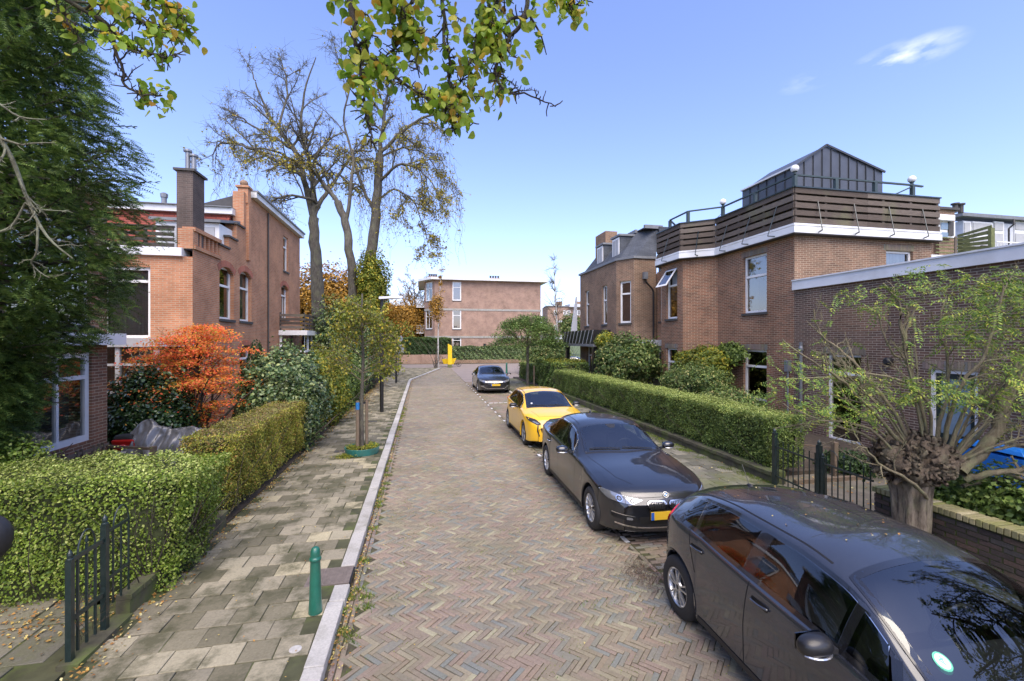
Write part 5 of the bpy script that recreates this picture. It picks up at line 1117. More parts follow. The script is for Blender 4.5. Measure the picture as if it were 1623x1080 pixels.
# ---------------- dark yew at the left
def yew():
    rng = np.random.default_rng(21); t = thing('yew_tree', 'large dark green yew tree filling the left edge of the picture', 'tree', (-5.95, 7.6, 0))
    zs = [.9, 1.2, 1.6, 2.0, 2.4, 2.9, 3.4, 4.1, 4.7, 5.4, 6.2, 7.0, 7.8, 9.0]; rs = [.2, .3, .5, .65, .85, 1.15, 1.5, 1.8, 1.8, 1.7, 1.45, 1.3, 1.15, .7]
    c = np.array([-6.05, 7.2]); n = 27000
    z = rng.uniform(1.0, 8.9, n); a = rng.uniform(-math.pi, math.pi, n)
    r = np.interp(z, zs, rs); lump = 1+.14*np.sin(a*5+z*2.1)+.12*np.sin(a*9-z*3.7)+.08*np.sin(z*6.3+a*3)
    rr = r*lump*(1-np.abs(rng.normal(size=n))*.13)
    P = np.stack([c[0]+rr*np.cos(a), c[1]+rr*np.sin(a), z], 1)
    keep = P[:, 0] > -6.45; keep &= ~((P[:, 1] > 9.0) & (P[:, 0] < -5.6)); P, a, z = P[keep], a[keep], z[keep]
    n = len(P); out_ = np.stack([np.cos(a), np.sin(a), rng.uniform(-.45, .35, n)], 1)+rng.normal(size=(n, 3))*.35; D = unit(out_)
    up = unit(rng.normal(size=(n, 3))*.45+np.array([0, 0, 1.])); S = unit(np.cross(D, up)); L = rng.uniform(.12, .28, n)
    K = 9; Vs = []
    for k in range(K):
        f = (k+.5)/K; base = P+D*(L*(f-.3))[:, None]-np.array([0, 0, 1])*(L*f*f*.25)[:, None]
        for s in (-1, 1):
            ln = (.030*(1-.45*f)+.006)*1.25; tip = base+S*(s*ln)+D*ln*.75+rng.normal(size=(n, 3))*.003
            w = D*.0085; Vs.append(np.stack([base-w, base+w, tip], 1))
    V = np.stack(Vs, 1).reshape(-1, 3); o = bulk('foliage', V, np.arange(len(V)).reshape(-1, 3), 'leaf_yew', t); tagp(o, kind='stuff')
    # long sprays that stick out to the right
    Vs = []; out = []
    for i in range(60):
        z0 = rng.uniform(1.9, 7.2); a = rng.uniform(-1.3, .9); r0 = np.interp(z0, zs, rs)*.8
        p = np.array([c[0]+r0*math.cos(a), c[1]+r0*math.sin(a), z0]); d = (math.cos(a), math.sin(a)*.8, rng.uniform(-.1, .65))
        B = wiggle(rng, p, d, rng.uniform(.35, .8), 7, .07, .02); out.append((B, np.linspace(.011, .002, 8), 4))
        for q in range(1, 8):
            for s in (-1, 1):
                dd = unit(B[q]-B[q-1]); side = unit(np.cross(dd, [0, 0, 1]))*s
                C = wiggle(rng, B[q], dd*.8+side*.8+np.array([0, 0, -.1]), rng.uniform(.10, .26)*(1.15-q/9), 5, .06); out.append((C, np.linspace(.004, .0015, 6), 3))
                for j in range(1, 6):
                    for u_ in (0, .5):
                        m = C[j-1]*(1-u_)+C[j]*u_; cd = unit(C[j]-C[j-1]); sd = unit(np.cross(cd, [0, 0, 1]))
                        for s2 in (-1, 1): Vs.append([m-cd*.007, m+cd*.007, m+sd*s2*.022+cd*.014+np.array([0, 0, -.004])])
    V = np.array(Vs).reshape(-1, 3); o = bulk('spray_needles', V, np.arange(len(V)).reshape(-1, 3), 'leaf_yew', t); tagp(o, kind='stuff')
    V, F = mesh_branches(out); o = bulk('sprays', V, F, 'bark_twig', t); tagp(o, kind='stuff')
    b = MB(); b.tube([(c[0]-.1, c[1], 0), (c[0], c[1]+.05, 3), (c[0]+.05, c[1], 8)], [.22, .16, .05], 10); b.obj('trunk', 'bark_grey', t)
    out = []
    for i in range(46):
        z0 = rng.uniform(1.2, 7.6); a = rng.uniform(-1.7, 1.3); out.append((wiggle(rng, (c[0], c[1], z0), (math.cos(a), math.sin(a), .25), np.interp(z0, zs, rs)*.95, 6, .1), np.linspace(.05, .01, 7), 5))
    V, F = mesh_branches(out); o = bulk('limbs', V, F, 'bark_grey', t)
    # dark inner mass so that the wall behind only shows through at the rim
    P = []
    for i in range(14000):
        z0 = rng.uniform(1.2, 8.3); a = rng.uniform(-math.pi, math.pi); r0 = np.interp(z0, zs, rs)*rng.uniform(.35, .74); P.append((c[0]+r0*math.cos(a), c[1]+r0*math.sin(a), z0))
    P = np.array(P); P = P[P[:, 0] > -6.45]; V, F = leaves(P, rng.normal(size=P.shape), .17, rng, 3.0, .3); o = bulk('inner_foliage', V, F, 'leaf_yew', t); tagp(o, kind='stuff')
yew()
# grey lichen branch reaching in from the left, in front of the yew
def px_limb(pts): return np.array([at(*p) for p in pts])
def dense(P, k=4):
    P = np.asarray(P, float); n = len(P); t = np.linspace(0, n-1, (n-1)*k+1); out = []
    for x in t:
        i = min(int(x), n-2); f = x-i; p0, p1, p2, p3 = P[max(i-1, 0)], P[i], P[i+1], P[min(i+2, n-1)]
        out.append(.5*((2*p1)+(-p0+p2)*f+(2*p0-5*p1+4*p2-p3)*f*f+(-p0+3*p1-3*p2+p3)*f**3))
    return np.array(out)
def lichen():
    rng = np.random.default_rng(4); t = thing('lichen_branch', 'bare pale lichen covered branch hanging in front of the dark yew', 'tree', (-4.6, 1.8, 0)); out = []; tips = []
    num_depth[0] = 3
    for pts, r0, r1 in (([(-90, 90, 3.7), (-20, 190, 3.8), (18, 250, 3.9), (45, 320, 4.0), (75, 375, 4.0), (115, 410, 4.1)], .024, .007),
                    ([(-60, 370, 4.0), (10, 365, 4.0), (40, 322, 4.0)], .012, .008), ([(-80, 130, 3.8), (-10, 160, 3.9), (30, 185, 4.0), (75, 190, 4.0)], .015, .004),
                    ([(40, 322, 4.), (62, 332, 4.), (110, 335, 4.1)], .009, .003), ([(60, 352, 4.), (58, 400, 4.), (50, 418, 4.05), (78, 440, 4.1), (105, 432, 4.1)], .010, .003)):
        P = dense(px_limb(pts)); branchout(rng, P, r0, r1, 1, out, tips, (6, 9), .22, .9, .22, -.01, .25, .003, 7, .05)
    pts = [(-4.9, 1.2, 0), (-4.95, 1.3, 2.0), (-4.8, 1.6, 4.5), (-4.4, 2.4, 5.6)]; out.append((dense(pts), np.linspace(.13, .03, 13), 8))
    for e_ in ((-90, 90, 3.7), (-60, 370, 4.0), (-80, 130, 3.8)): e = at(*e_); out.append((dense([(-4.8, 1.6, 4.5), np.array([-4.8, 1.6, 4.5])*.5+e*.5+np.array([0, 0, .2]), e]), np.linspace(.05, .02, 9), 6))
    V, F = mesh_branches(out); bulk('branches', V, F, 'bark_lichen', t)
lichen()
# ---------------- overhead tree: branches hanging into the top of the picture
def heart_leaves(P, rng, size, D=None):
    n = len(P); N = unit(rng.normal(size=(n, 3))+np.array([0, -.6, .1])); d = unit(np.array([0, 0, -1.])+rng.normal(size=(n, 3))*.55 if D is None else D)
    d = unit(d-N*np.sum(d*N, 1, keepdims=True)); s = np.cross(N, d); L = (size*rng.uniform(.6, 1.15, n))[:, None]
    out_ = [(0, 0), (.12, .30), (.38, .43), (.66, .36), (.9, .13), (1.05, 0), (.9, -.13), (.66, -.36), (.38, -.43), (.12, -.30)]
    fo_ = rng.uniform(.0, .55, (n, 1)); cu_ = rng.uniform(-.05, .28, (n, 1)); rows = [P+d*L*u_+s*L*v_+N*L*(abs(v_)*fo_-cu_*u_*u_) for u_, v_ in out_]
    mid = P+d*L*.5; V = np.stack([mid]+rows, 1).reshape(-1, 3); i = np.arange(n)*11; K = 10
    F = np.stack([np.stack([i, i+1+k, i+1+(k+1) % K], 1) for k in range(K)], 1).reshape(-1, 3); return V, F
def overhead():
    rng = np.random.default_rng(12); t = thing('pear_tree', 'tree above the camera whose yellow green leafy twigs hang into the top of the picture', 'tree', (-1.6, -1.4, 0)); out, tips = [], []
    num_depth[0] = 3; z1, z2 = 2.2, 2.5
    limbs = [([(500, -190, 2.1), (535, -50, z1), (558, 10, z1), (566, 78, z1), (590, 95, 2.25), (604, 112, 2.3)], .020, .006),
             ([(566, 78, z1), (575, 130, 2.2), (583, 190, 2.2), (592, 232, 2.2)], .010, .003), ([(604, 112, 2.3), (650, 140, 2.3), (690, 160, 2.35), (722, 180, 2.4), (745, 200, 2.4)], .009, .003),
             ([(680, -180, 2.4), (695, -60, 2.4), (703, 30, 2.45), (712, 100, 2.45), (720, 175, 2.45), (715, 210, 2.45)], .014, .004), ([(700, -50, 2.45), (650, 10, 2.4), (640, 60, 2.4), (608, 95, 2.35)], .010, .003),
             ([(820, -190, 2.5), (840, -50, z2), (832, 20, z2), (812, 55, z2), (792, 85, z2), (786, 120, 2.5), (805, 145, 2.5), (842, 150, 2.55), (880, 170, 2.6)], .016, .003),
             ([(832, 20, z2), (790, 40, z2), (760, 60, 2.5), (742, 110, 2.45), (716, 150, 2.45)], .009, .003), ([(850, -60, z2), (800, -10, 2.55), (775, 20, 2.55), (770, 60, 2.55), (790, 85, z2)], .010, .003),
             ([(600, -120, 2.3), (610, -40, 2.3), (640, 20, 2.3), (662, 60, 2.35), (660, 110, 2.35)], .010, .003), ([(840, -60, 2.5), (880, -10, 2.5), (905, 12, 2.5), (935, -4, 2.5)], .008, .003),
             ([(-40, -140, 2.6), (60, -30, 2.6), (130, 15, 2.65), (175, 45, 2.7), (186, 90, 2.7), (200, 135, 2.7), (225, 150, 2.7), (258, 152, 2.7)], .016, .004),
             ([(150, -120, 2.7), (170, -20, 2.7), (205, 25, 2.7), (240, 40, 2.7), (280, 58, 2.75)], .010, .003), ([(70, -30, 2.6), (100, 25, 2.6), (125, 65, 2.65)], .008, .003), ([(175, 45, 2.7), (200, 72, 2.7), (250, 88, 2.7), (282, 88, 2.7)], .008, .003),
             ([(130, -80, 2.7), (230, -10, 2.75), (265, 10, 2.75), (295, 50, 2.8)], .008, .003)]
    for pts, r0, r1 in limbs:
        P = dense(px_limb(pts)); P += rng.normal(size=P.shape)*.006
        if pts[0][1] > -100: pass
        branchout(rng, P, r0, r1, 1, out, tips, (8, 12), .16, 1.0, .25, .03, .22, .0026, 8, .05)
    # short knobbly spurs
    sp = along([P for P, r, k in out if len(P) > 8], 60, rng, .0)
    for p in sp: out.append((wiggle(rng, p, rng.normal(size=3), rng.uniform(.03, .09), 3, .35), np.linspace(.0042, .0028, 4), 4))
    # limbs and trunk out of the frame that carry them
    tr = np.array([(-1.6, -1.4, 0), (-1.55, -1.35, 1.5), (-1.4, -1.1, 3.2), (-1.0, -.5, 4.6), (-.6, .2, 5.6)])
    out.append((dense(tr), np.linspace(.26, .10, 17), 12))
    for pts, r0, r1 in limbs:
        if pts[0][1] < -60:
            e = at(*pts[0]); s0 = tr[3]*.5+tr[4]*.5; out.append((dense([s0, s0*.55+e*.45+np.array([0, 0, .35]), e]), np.linspace(.07, r0, 9), 7))
    # bare crown above the near car: seen mirrored in its windscreen
    for i in range(7):
        P = wiggle(rng, (-.6, .2, 5.6), (1.0, rng.uniform(-.5, .6), rng.uniform(.15, .8)), rng.uniform(3.0, 5.5), 8, .14, .02); num_depth[0] = 3
        branchout(rng, P, .07, .012, 0, out, tips if False else [], (6, 8), .42, .8, .2, -.01, .3, .006, 7, .15)
    V, F = mesh_branches(out); bulk('branches', V, F, 'bark_twig', t)
    keep = []
    for P in tips:
        c_ = P[-1]; Z = cdepth(c_[0], c_[1]); px = px_of(c_[0], c_[1]); py = 540-(c_[2]-CAM_H)*FPX/Z
        if px > 812 and py > 120: continue          # the bare twig end at the right
        if 170 < px < 240 and 70 < py < 135: continue
        keep.append(P)
    L = along(keep, 2, rng, .035); L = L[rng.random(len(L)) < .62]
    V, F = heart_leaves(L, rng, .051); o = bulk('leaves', V, F, 'leaf_overhead', t); tagp(o, kind='stuff')
    print('overhead leaves', len(L))
overhead()
# ---------------- the big half bare trees behind
def fine(out, tips, rng, n, L, drop): 
    for P in tips:
        for q in range(n):
            i = rng.integers(0, len(P)); out.append((wiggle(rng, P[i], rng.normal(size=3)+np.array([0, 0, -drop]), L*rng.uniform(.5, 1.3), 4, .15, -.06*drop), np.linspace(.008, .004, 5), 3))
def big_tree(name, label, base, limbs, seed, droop=.0, leafn=2, leafsize=.11, mat='leaf_last', depth=3, num=(7, 10), group='large half bare trees beside the orange brick house'):
    rng = np.random.default_rng(seed); t = thing(name, label, 'tree', base, group); out, tips = [], []; num_depth[0] = depth
    tr = [l for l in limbs if l[3]]
    b_out = []
    for pts, r0, r1, trunk in limbs:
        P = dense(px_limb(pts)) 
        P += rng.normal(size=P.shape)*.03
        if trunk: b_out.append((P, np.linspace(r0, r1, len(P))*(1+.05*rng.normal(size=len(P))), 12))
        else: branchout(rng, P, r0, r1, 0, out, tips, num, .40, .85, .17, droop, .18, .009, 8, .3)
    V, F = mesh_branches(b_out); bulk('trunk', V, F, 'bark_grey', t, smooth=True)
    n0 = len(out); fine(out, tips[::3], rng, 1, 1.0, .9 if droop < 0 else .2)
    V, F = mesh_branches(out); bulk('branches', V, F, 'bark_twig' if False else 'bark_grey', t)
    L = along([P for P, r, k in out[n0:]]+tips[::3], leafn, rng, .06)
    hz = L[:, 2]; L = L[rng.random(len(L)) < np.clip(1.25-(hz-6)/11., .12, 1)]
    V, F = leaves(L, rng.normal(size=L.shape), leafsize, rng, 1.3); o = bulk('leaves', V, F, mat, t); tagp(o, kind='stuff'); print(name, len(out), len(L))
    return t
Z1 = 31.
big_tree('lime_tree', 'tall bare tree with forked mossy trunk just right of the orange brick house', (-6.6, 29.9, 0),
  [([(497, 640, Z1), (505, 560, Z1), (504, 470, Z1), (500, 400, Z1), (497, 345, Z1)], 0.58, 0.31, True),
   ([(497, 345, Z1), (488, 310, Z1), (480, 275, 30), (468, 240, 30), (440, 205, 29.5), (420, 170, 29.5), (405, 130, 29)], 0.252, 0.043, False),
   ([(497, 345, Z1), (497, 300, Z1), (490, 255, 31), (478, 210, 31), (482, 150, 31.5), (500, 90, 31.5)], 0.222, 0.031, False),
   ([(480, 275, 30), (450, 262, 29), (410, 240, 28), (375, 228, 27.5), (345, 232, 27), (336, 262, 27)], 0.148, 0.019, False),
   ([(468, 240, 30), (440, 222, 29), (400, 200, 29), (372, 180, 28.5), (350, 170, 28.5)], 0.096, 0.019, False),
   ([(500, 330, Z1), (522, 300, 31.5), (540, 272, 32), (560, 245, 32), (590, 222, 32)], 0.163, 0.031, False),
   ([(497, 345, Z1), (505, 322, 31), (470, 312, 30), (440, 315, 29), (405, 345, 28), (385, 390, 27)], 0.126, 0.025, False),
   ([(440, 205, 29.5), (455, 150, 30), (450, 110, 30), (440, 85, 30)], 0.089, 0.019, False),
   ([(405, 130, 29), (392, 100, 29), (380, 85, 29)], 0.044, 0.012, False)], 31, .02, 1, .12)
Z2 = 27.
big_tree('lime_tree', 'tall mossy tree with two leaning stems and drooping right hand twigs', (-3.8, 26, 0),
  [([(566, 650, Z2), (564, 560, Z2), (570, 500, Z2), (582, 440, Z2), (590, 390, Z2), (596, 340, Z2), (600, 290, Z2), (602, 245, Z2)], 0.425, 0.221, True),
   ([(566, 560, Z2), (558, 500, 26.5), (558, 455, 26.3), (556, 410, 26), (548, 355, 26), (535, 320, 26)], 0.289, 0.204, True),
   ([(535, 320, 26), (515, 295, 26), (495, 270, 25.5), (470, 262, 25), (440, 240, 24.5), (400, 235, 24), (365, 228, 24)], 0.141, 0.019, False),
   ([(548, 355, 26), (556, 300, 26), (560, 262, 26.3), (562, 240, 26.5), (590, 240, 26.6)], 0.118, 0.037, False),
   ([(602, 245, Z2), (606, 200, Z2), (615, 150, Z2), (640, 100, Z2)], 0.148, 0.025, False),
   ([(602, 245, Z2), (630, 215, 27), (665, 190, 27), (700, 180, 27), (720, 200, 26.5)], 0.126, 0.019, False),
   ([(600, 290, Z2), (630, 262, 26), (665, 270, 26), (690, 300, 26), (702, 350, 26)], 0.096, 0.012, False),
   ([(598, 320, Z2), (625, 300, 27.5), (655, 320, 27.5), (672, 360, 27.5), (680, 400, 27.5)], 0.074, 0.012, False),
   ([(602, 250, Z2), (640, 235, 28), (680, 250, 28), (705, 300, 28)], 0.074, 0.012, False),
   ([(596, 340, Z2), (575, 300, 27), (560, 250, 27.5), (545, 190, 27.5), (560, 130, 27.5), (590, 90, 28)], 0.118, 0.025, False)], 57, -.05, 4, .12, depth=3)
def curtain_twigs(root, seed, n, x0, x1, ytop, length, Zr, leafp=.5, slant=0.):
    rng = np.random.default_rng(seed); out = []
    for i in range(n):
        px = rng.uniform(x0, x1); yt = ytop(px)+rng.uniform(-25, 40); Z = rng.uniform(*Zr); P = [at(px, yt, Z)]; L = length*rng.uniform(.4, 1.2); dx = slant*rng.uniform(.2, 1.2)+rng.normal()*6
        for k in range(1, 8): P.append(at(px+dx*(1-(1-k/7)**2)+4*math.sin(k*1.3+i)+rng.normal()*2.0, yt+L*k/7., Z+rng.normal()*.05))
        P = np.array(P); out.append((P, np.linspace(.010, .004, 8), 3))
        for q in range(3): out.append((wiggle(rng, P[rng.integers(1, 6)], (rng.normal()*.6, rng.normal()*.6, -1), rng.uniform(.3, .9), 4, .12, -.1), np.linspace(.006, .003, 5), 3))
    V, F = mesh_branches(out); o = bulk('hanging_twigs', V, F, 'bark_twig', root); tagp(o, kind='stuff')
    L = along([P for P, r, k in out], 5, rng, .05); L = L[rng.random(len(L)) < leafp]; V, F = leaves(L, rng.normal(size=L.shape), .10, rng, 1.3); o = bulk('hanging_leaves', V, F, 'leaf_last', root); tagp(o, kind='stuff')
lt = [o for o in bpy.data.objects if o.name.startswith('lime_tree')]
curtain_twigs(lt[1], 61, 75, 605, 728, lambda x: 190+max(0, x-640)*.9, 120, (26, 28), .55, 10)
curtain_twigs(lt[1], 62, 50, 560, 640, lambda x: 290, 90, (26, 28), .5, 4)
curtain_twigs(lt[0], 63, 35, 338, 440, lambda x: 240+max(0, x-380)*.2, 90, (27, 29), .35, -6)
curtain_twigs(lt[0], 64, 40, 400, 470, lambda x: 320, 60, (28, 30), .45, -4)
# ivy sleeve round the leaning trunk
rng = np.random.default_rng(8)
def blob(rng, n, c, r, mat, size, parent=None, name='foliage', shell=.35, lumps=6, aspect=1.4, flat=1., hole=.0, label=None):
    c = np.array(c, float); r = np.array(r, float); D = unit(rng.normal(size=(n, 3)))
    L = unit(rng.normal(size=(lumps, 3))); bump_ = np.max(D@L.T, 1); ph0 = rng.uniform(0, 6, 4)
    rad = (.72+.38*np.clip(bump_, 0, 1)**2)*(1-np.abs(rng.normal(size=n))*shell*.5)*(1+.10*np.sin(D[:, 0]*8+ph0[0])*np.sin(D[:, 2]*7+ph0[1])+.09*np.sin(D[:, 1]*13+D[:, 2]*9+ph0[2])+.06*np.sin(D[:, 0]*21+D[:, 1]*17+ph0[3]))
    st = rng.random(n) < .05; rad[st] *= rng.uniform(1.02, 1.28, st.sum())
    P = c+D*rad[:, None]*r; ph = np.sin(P[:, 0]*3/r[0]+P[:, 2]*4/r[2])*np.sin(P[:, 1]*3/r[1]+P[:, 2]*3)
    k = (rng.random(n) > hole*(ph > .2)); P, D = P[k], D[k]
    N = unit(D*.9+rng.normal(size=D.shape)*.6+np.array([0, 0, .5*flat])); return leaves(P, N, size, rng, aspect)
def bush(name, label, c, r, n, mat, size, seed, lumps=9, stems=True, group=None, cat='bush', shell=.5, parts=1, hole=.35):
    rng = np.random.default_rng(seed); c = np.array(c, float); t = thing(name, label, cat, (c[0], c[1], max(0, c[2]-r[2])), group); ps = [blob(rng, n, c, r, mat, size, lumps=lumps, shell=shell, hole=hole)]
    for i in range(parts-1):
        o_ = unit(rng.normal(size=3))*np.array(r)*.6; o_[2] = abs(o_[2])*.6; ps.append(blob(rng, n//3, c+o_, np.array(r)*rng.uniform(.4, .6), mat, size, lumps=4, hole=hole))
    V, F = merge(ps); o = bulk('foliage', V, F, mat, t); tagp(o, kind='stuff')
    P = c+unit(rng.normal(size=(n//6, 3)))*np.array(r)*rng.uniform(.2, .7, (n//6, 1)); V, F = leaves(P, rng.normal(size=P.shape), size*2, rng); o = bulk('inner_foliage', V, F, mat, t); tagp(o, kind='stuff')
    out = []; z0 = max(.02, c[2]-r[2]-.3)
    for i in range(12): out.append((wiggle(rng, (c[0]+rng.normal()*.1, c[1]+rng.normal()*.1, z0 if c[2]-r[2] < 1.5 else 0), (rng.normal()*.5, rng.normal()*.5, 1.), (c[2]-z0)+r[2]*.6, 6, .12), np.linspace(.03, .006, 7), 5))
    V, F = mesh_branches(out); bulk('stems', V, F, 'bark_twig', t); return t
bush('ivy_sleeve', 'dense ivy clothing the trunk at the foot of the leaning tree', (*at(590, 430, 26.6)[:2], 6.3), (1.1, 1.0, 1.9), 9000, 'leaf_yellowing', .13, 81, stems=False, cat='ivy')
bush('ivy_mass', 'dark ivy and shrubs between the big trunks behind the lamp post', (*at(545, 520, 25)[:2], 2.6), (1.9, 1.6, 2.6), 16000, 'leaf_ivy', .14, 82, 12, cat='ivy')
bush('autumn_bush', 'yellow and orange autumn bushes behind the street lamp on the far left corner', (*at(640, 510, 64)[:2], 5.2), (5.6, 3., 3.6), 22000, 'leaf_orange_far', .20, 83, 14, parts=4)
bush('autumn_bush', 'tall dense yellow brown foliage behind the big tree trunks', (*at(520, 470, 44)[:2], 5.), (6., 3., 5.2), 26000, 'leaf_orange_far', .26, 84, 14, parts=4)
bush('green_bush', 'green shrubs behind the iron railing near the signpost', (*at(590, 560, 36)[:2], 1.7), (2.2, 2.4, 1.6), 12000, 'leaf_yellowing', .13, 85, 10, parts=3)
# left garden
bush('laurel_bush', 'very dark glossy laurel bush behind the covered motorcycle', (-6.35, 11.9, 1.0), (.95, .55, 1.25), 12000, 'leaf_laurel', .10, 86, 14, hole=.1)
bush('laurel_bush', 'dark glossy laurel growing below the orange maple', (-4.3, 14.2, 1.0), (.9, .9, 1.1), 8000, 'leaf_laurel', .10, 87, 10, hole=.1)
bush('ivy_bush', 'big rounded variegated ivy bush above the yellowing hedge on the left', (-3.85, 13.9, 1.45), (1.15, 1.7, 1.25), 15000, 'leaf_ivy', .105, 88, 16, hole=.1)
bush('ivy_bush', 'grey green ivy spilling over the far end of the yellowing hedge', (-3.25, 12.6, .95), (.55, .6, .9), 4200, 'leaf_ivy', .10, 89, 8, hole=.0)
bush('yellow_bush', 'yellow green shrub next to the variegated ivy bush', (-3.35, 16.3, 1.25), (.75, 1.6, 1.3), 11000, 'leaf_yellowing', .09, 90, 12)
bush('hedge_bush', 'dark green rounded hedge further along the left pavement', (-3.5, 20.5, 1.1), (.8, 3.2, 1.35), 15000, 'leaf_right_hedge', .10, 91, 14, parts=3)
bush('hedge_bush', 'dark green clipped bushes in front of the far left garden', (-3.6, 27, 1.0), (.8, 4.2, 1.2), 12000, 'leaf_ivy', .12, 92, 14, parts=3)
def cone_tree():
    rng = np.random.default_rng(93); t = thing('conifer', 'small dark green conical conifer beside the orange maple', 'tree', (-5.1, 15.1, 0))
    n = 9000; z = 2.9*(1-np.sqrt(rng.random(n))*.98); a = rng.uniform(0, 6.3, n); r = (.62*(1-z/3.0)**.8+.03)*(1+.12*np.sin(a*7+z*5))
    P = np.stack([-5.1+r*np.cos(a), 15.1+r*np.sin(a), z+.1], 1); V, F = leaves(P, np.stack([np.cos(a), np.sin(a), 0*a], 1)+rng.normal(size=(n, 3))*.4, .085, rng, 2.2, dirs=np.tile([0, 0, 1.], (n, 1)))
    o = bulk('foliage', V, F, 'leaf_dark_hedge', t); tagp(o, kind='stuff'); MB().tube([(-5.1, 15.1, 0), (-5.1, 15.1, 2.7)], [.07, .02], 6).obj('trunk', 'bark_grey', t)
cone_tree()
def maple():
    rng = np.random.default_rng(94); c = at(300, 600, 11.3); t = thing('japanese_maple', 'bright orange red japanese maple in the left front garden', 'tree', (c[0], c[1], 0)); out = []; Ps = []; Ns = []
    for i in range(8): out.append((wiggle(rng, (c[0], c[1], 0), (rng.normal()*.4, rng.normal()*.4, 1), rng.uniform(1.8, 3.2), 8, .12, .02), np.linspace(.05, .008, 9), 6))
    for i in range(100):                    # flat layered sprays
        z = rng.uniform(.75, 3.25); R_ = np.interp(z, [.7, 1.2, 1.9, 2.5, 3.0, 3.4], [.5, 1.1, 1.42, 1.36, 1.0, .5]); a = rng.uniform(-3.14, 3.14); rr = R_*rng.uniform(.25, 1.)
        q = np.array([c[0]+rr*math.cos(a), c[1]+rr*math.sin(a)*.8, z+.12*math.cos(a)]); m = 210
        d = rng.normal(size=(m, 2))*np.array([.27, .24]); P = np.stack([q[0]+d[:, 0], q[1]+d[:, 1], q[2]-.35*(d**2).sum(1)+rng.normal(size=m)*.035], 1)
        Ps.append(P); Ns.append(np.tile([math.cos(a)*.4, math.sin(a)*.4-.2, 1.], (m, 1))+rng.normal(size=(m, 3))*.5)
        out.append((dense([(c[0]+.2*math.cos(a), c[1]+.2*math.sin(a), max(.5, z-1.0)), (q[0]*.5+c[0]*.5, q[1]*.5+c[1]*.5, z-.2), q]), np.linspace(.016, .004, 9), 4))
    P = np.concatenate(Ps); V, F = leaves(P, np.concatenate(Ns), .062, rng, 1.7, .2); o = bulk('leaves', V, F, 'leaf_maple', t); tagp(o, kind='stuff')
    V, F = mesh_branches(out); bulk('branches', V, F, 'bark_twig', t)
maple()
# ---------------- young street tree with stakes and planter ring
def young():
    rng = np.random.default_rng(95); x, y = -1.52, 11.85; t = thing('young_tree', 'young yellowing street tree with blue banded stake in a teal planter ring', 'tree', (x, y, ZP)); out, tips = [], []; num_depth[0] = 3
    tr = dense([(x, y, 0), (x-.02, y, 1.2), (x+.02, y+.02, 2.4), (x-.01, y, 3.4), (x, y, 4.15)], 3); b = MB(); b.tube(tr, np.linspace(.062, .018, len(tr)), 10); b.obj('trunk', 'bark_grey', t, smooth=True)
    for i in range(26):
        z = rng.uniform(1.75, 3.9); a = rng.uniform(0, 6.28); L = np.interp(z, [1.7, 2.5, 3.2, 3.9], [1.0, 1.35, 1.1, .55])*rng.uniform(.7, 1.15)
        P = wiggle(rng, (x, y, z), (math.cos(a), math.sin(a), .55), L, 6, .13, .01); branchout(rng, P, .018, .005, 1, out, tips, (5, 7), .5, .8, .18, -.01, .2, .004, 7, .08)
    V, F = mesh_branches(out); bulk('branches', V, F, 'bark_shoot', t)
    L = along(tips, 5, rng, .08); L = L[rng.random(len(L)) < .85]; V, F = heart_leaves(L, rng, .062); o = bulk('leaves', V, F, 'leaf_young', t); tagp(o, kind='stuff'); print('young', len(L))
    MB().tube([(x-.10, y-.09, ZP), (x-.10, y-.09, 1.42)], .045, 10).obj('stake', 'wood_stake', t); MB().tube([(x+.10, y+.09, ZP), (x+.10, y+.09, 1.42)], .04, 10).obj('stake', 'wood_stake', t)
    MB().tube([(x-.10, y-.09, 1.20), (x-.10, y-.09, 1.38)], .047, 12).obj('blue_band', 'blue_paint', t); MB().bar((x-.1, y-.09, 1.32), (x+.1, y+.09, 1.36), .02, .05).obj('strap', 'black_rubber', t)
    b = MB(); k = 28; pr = [(.40, 0), (.43, .16), (.425, .165), (.39, .14)]
    b.lathe(pr, (x, y, ZP), k, cap=False); b.obj('planter_ring', 'planter_teal', t, smooth=False); MB().lathe([(.39, .05), (.01, .09)], (x, y, ZP), k).obj('soil_mound', 'soil', t)
    n = 2600; a = rng.uniform(0, 6.28, n); r = rng.uniform(.1, .42, n); k = (np.sin(a*2+1) > -.2) | (rng.random(n) < .3); a, r = a[k], r[k]
    P = np.stack([x+r*np.cos(a), y+r*np.sin(a), ZP+.12+rng.random(len(a))*.09], 1); V, F = leaves(P, rng.normal(size=P.shape)+np.array([0, 0, 1]), .03, rng); o = bulk('ground_cover', V, F, 'leaf_yellowing', t); tagp(o, kind='stuff')
    n = 900; P = np.stack([x-.35+rng.normal(size=n)*.12, y-.38+rng.normal(size=n)*.10, ZP+rng.random(n)*.06], 1); V, F = leaves(P, rng.normal(size=P.shape)+np.array([0, 0, 1]), .028, rng); o = bulk('weeds', V, F, 'leaf_yellowing', t); tagp(o, kind='stuff')
young()
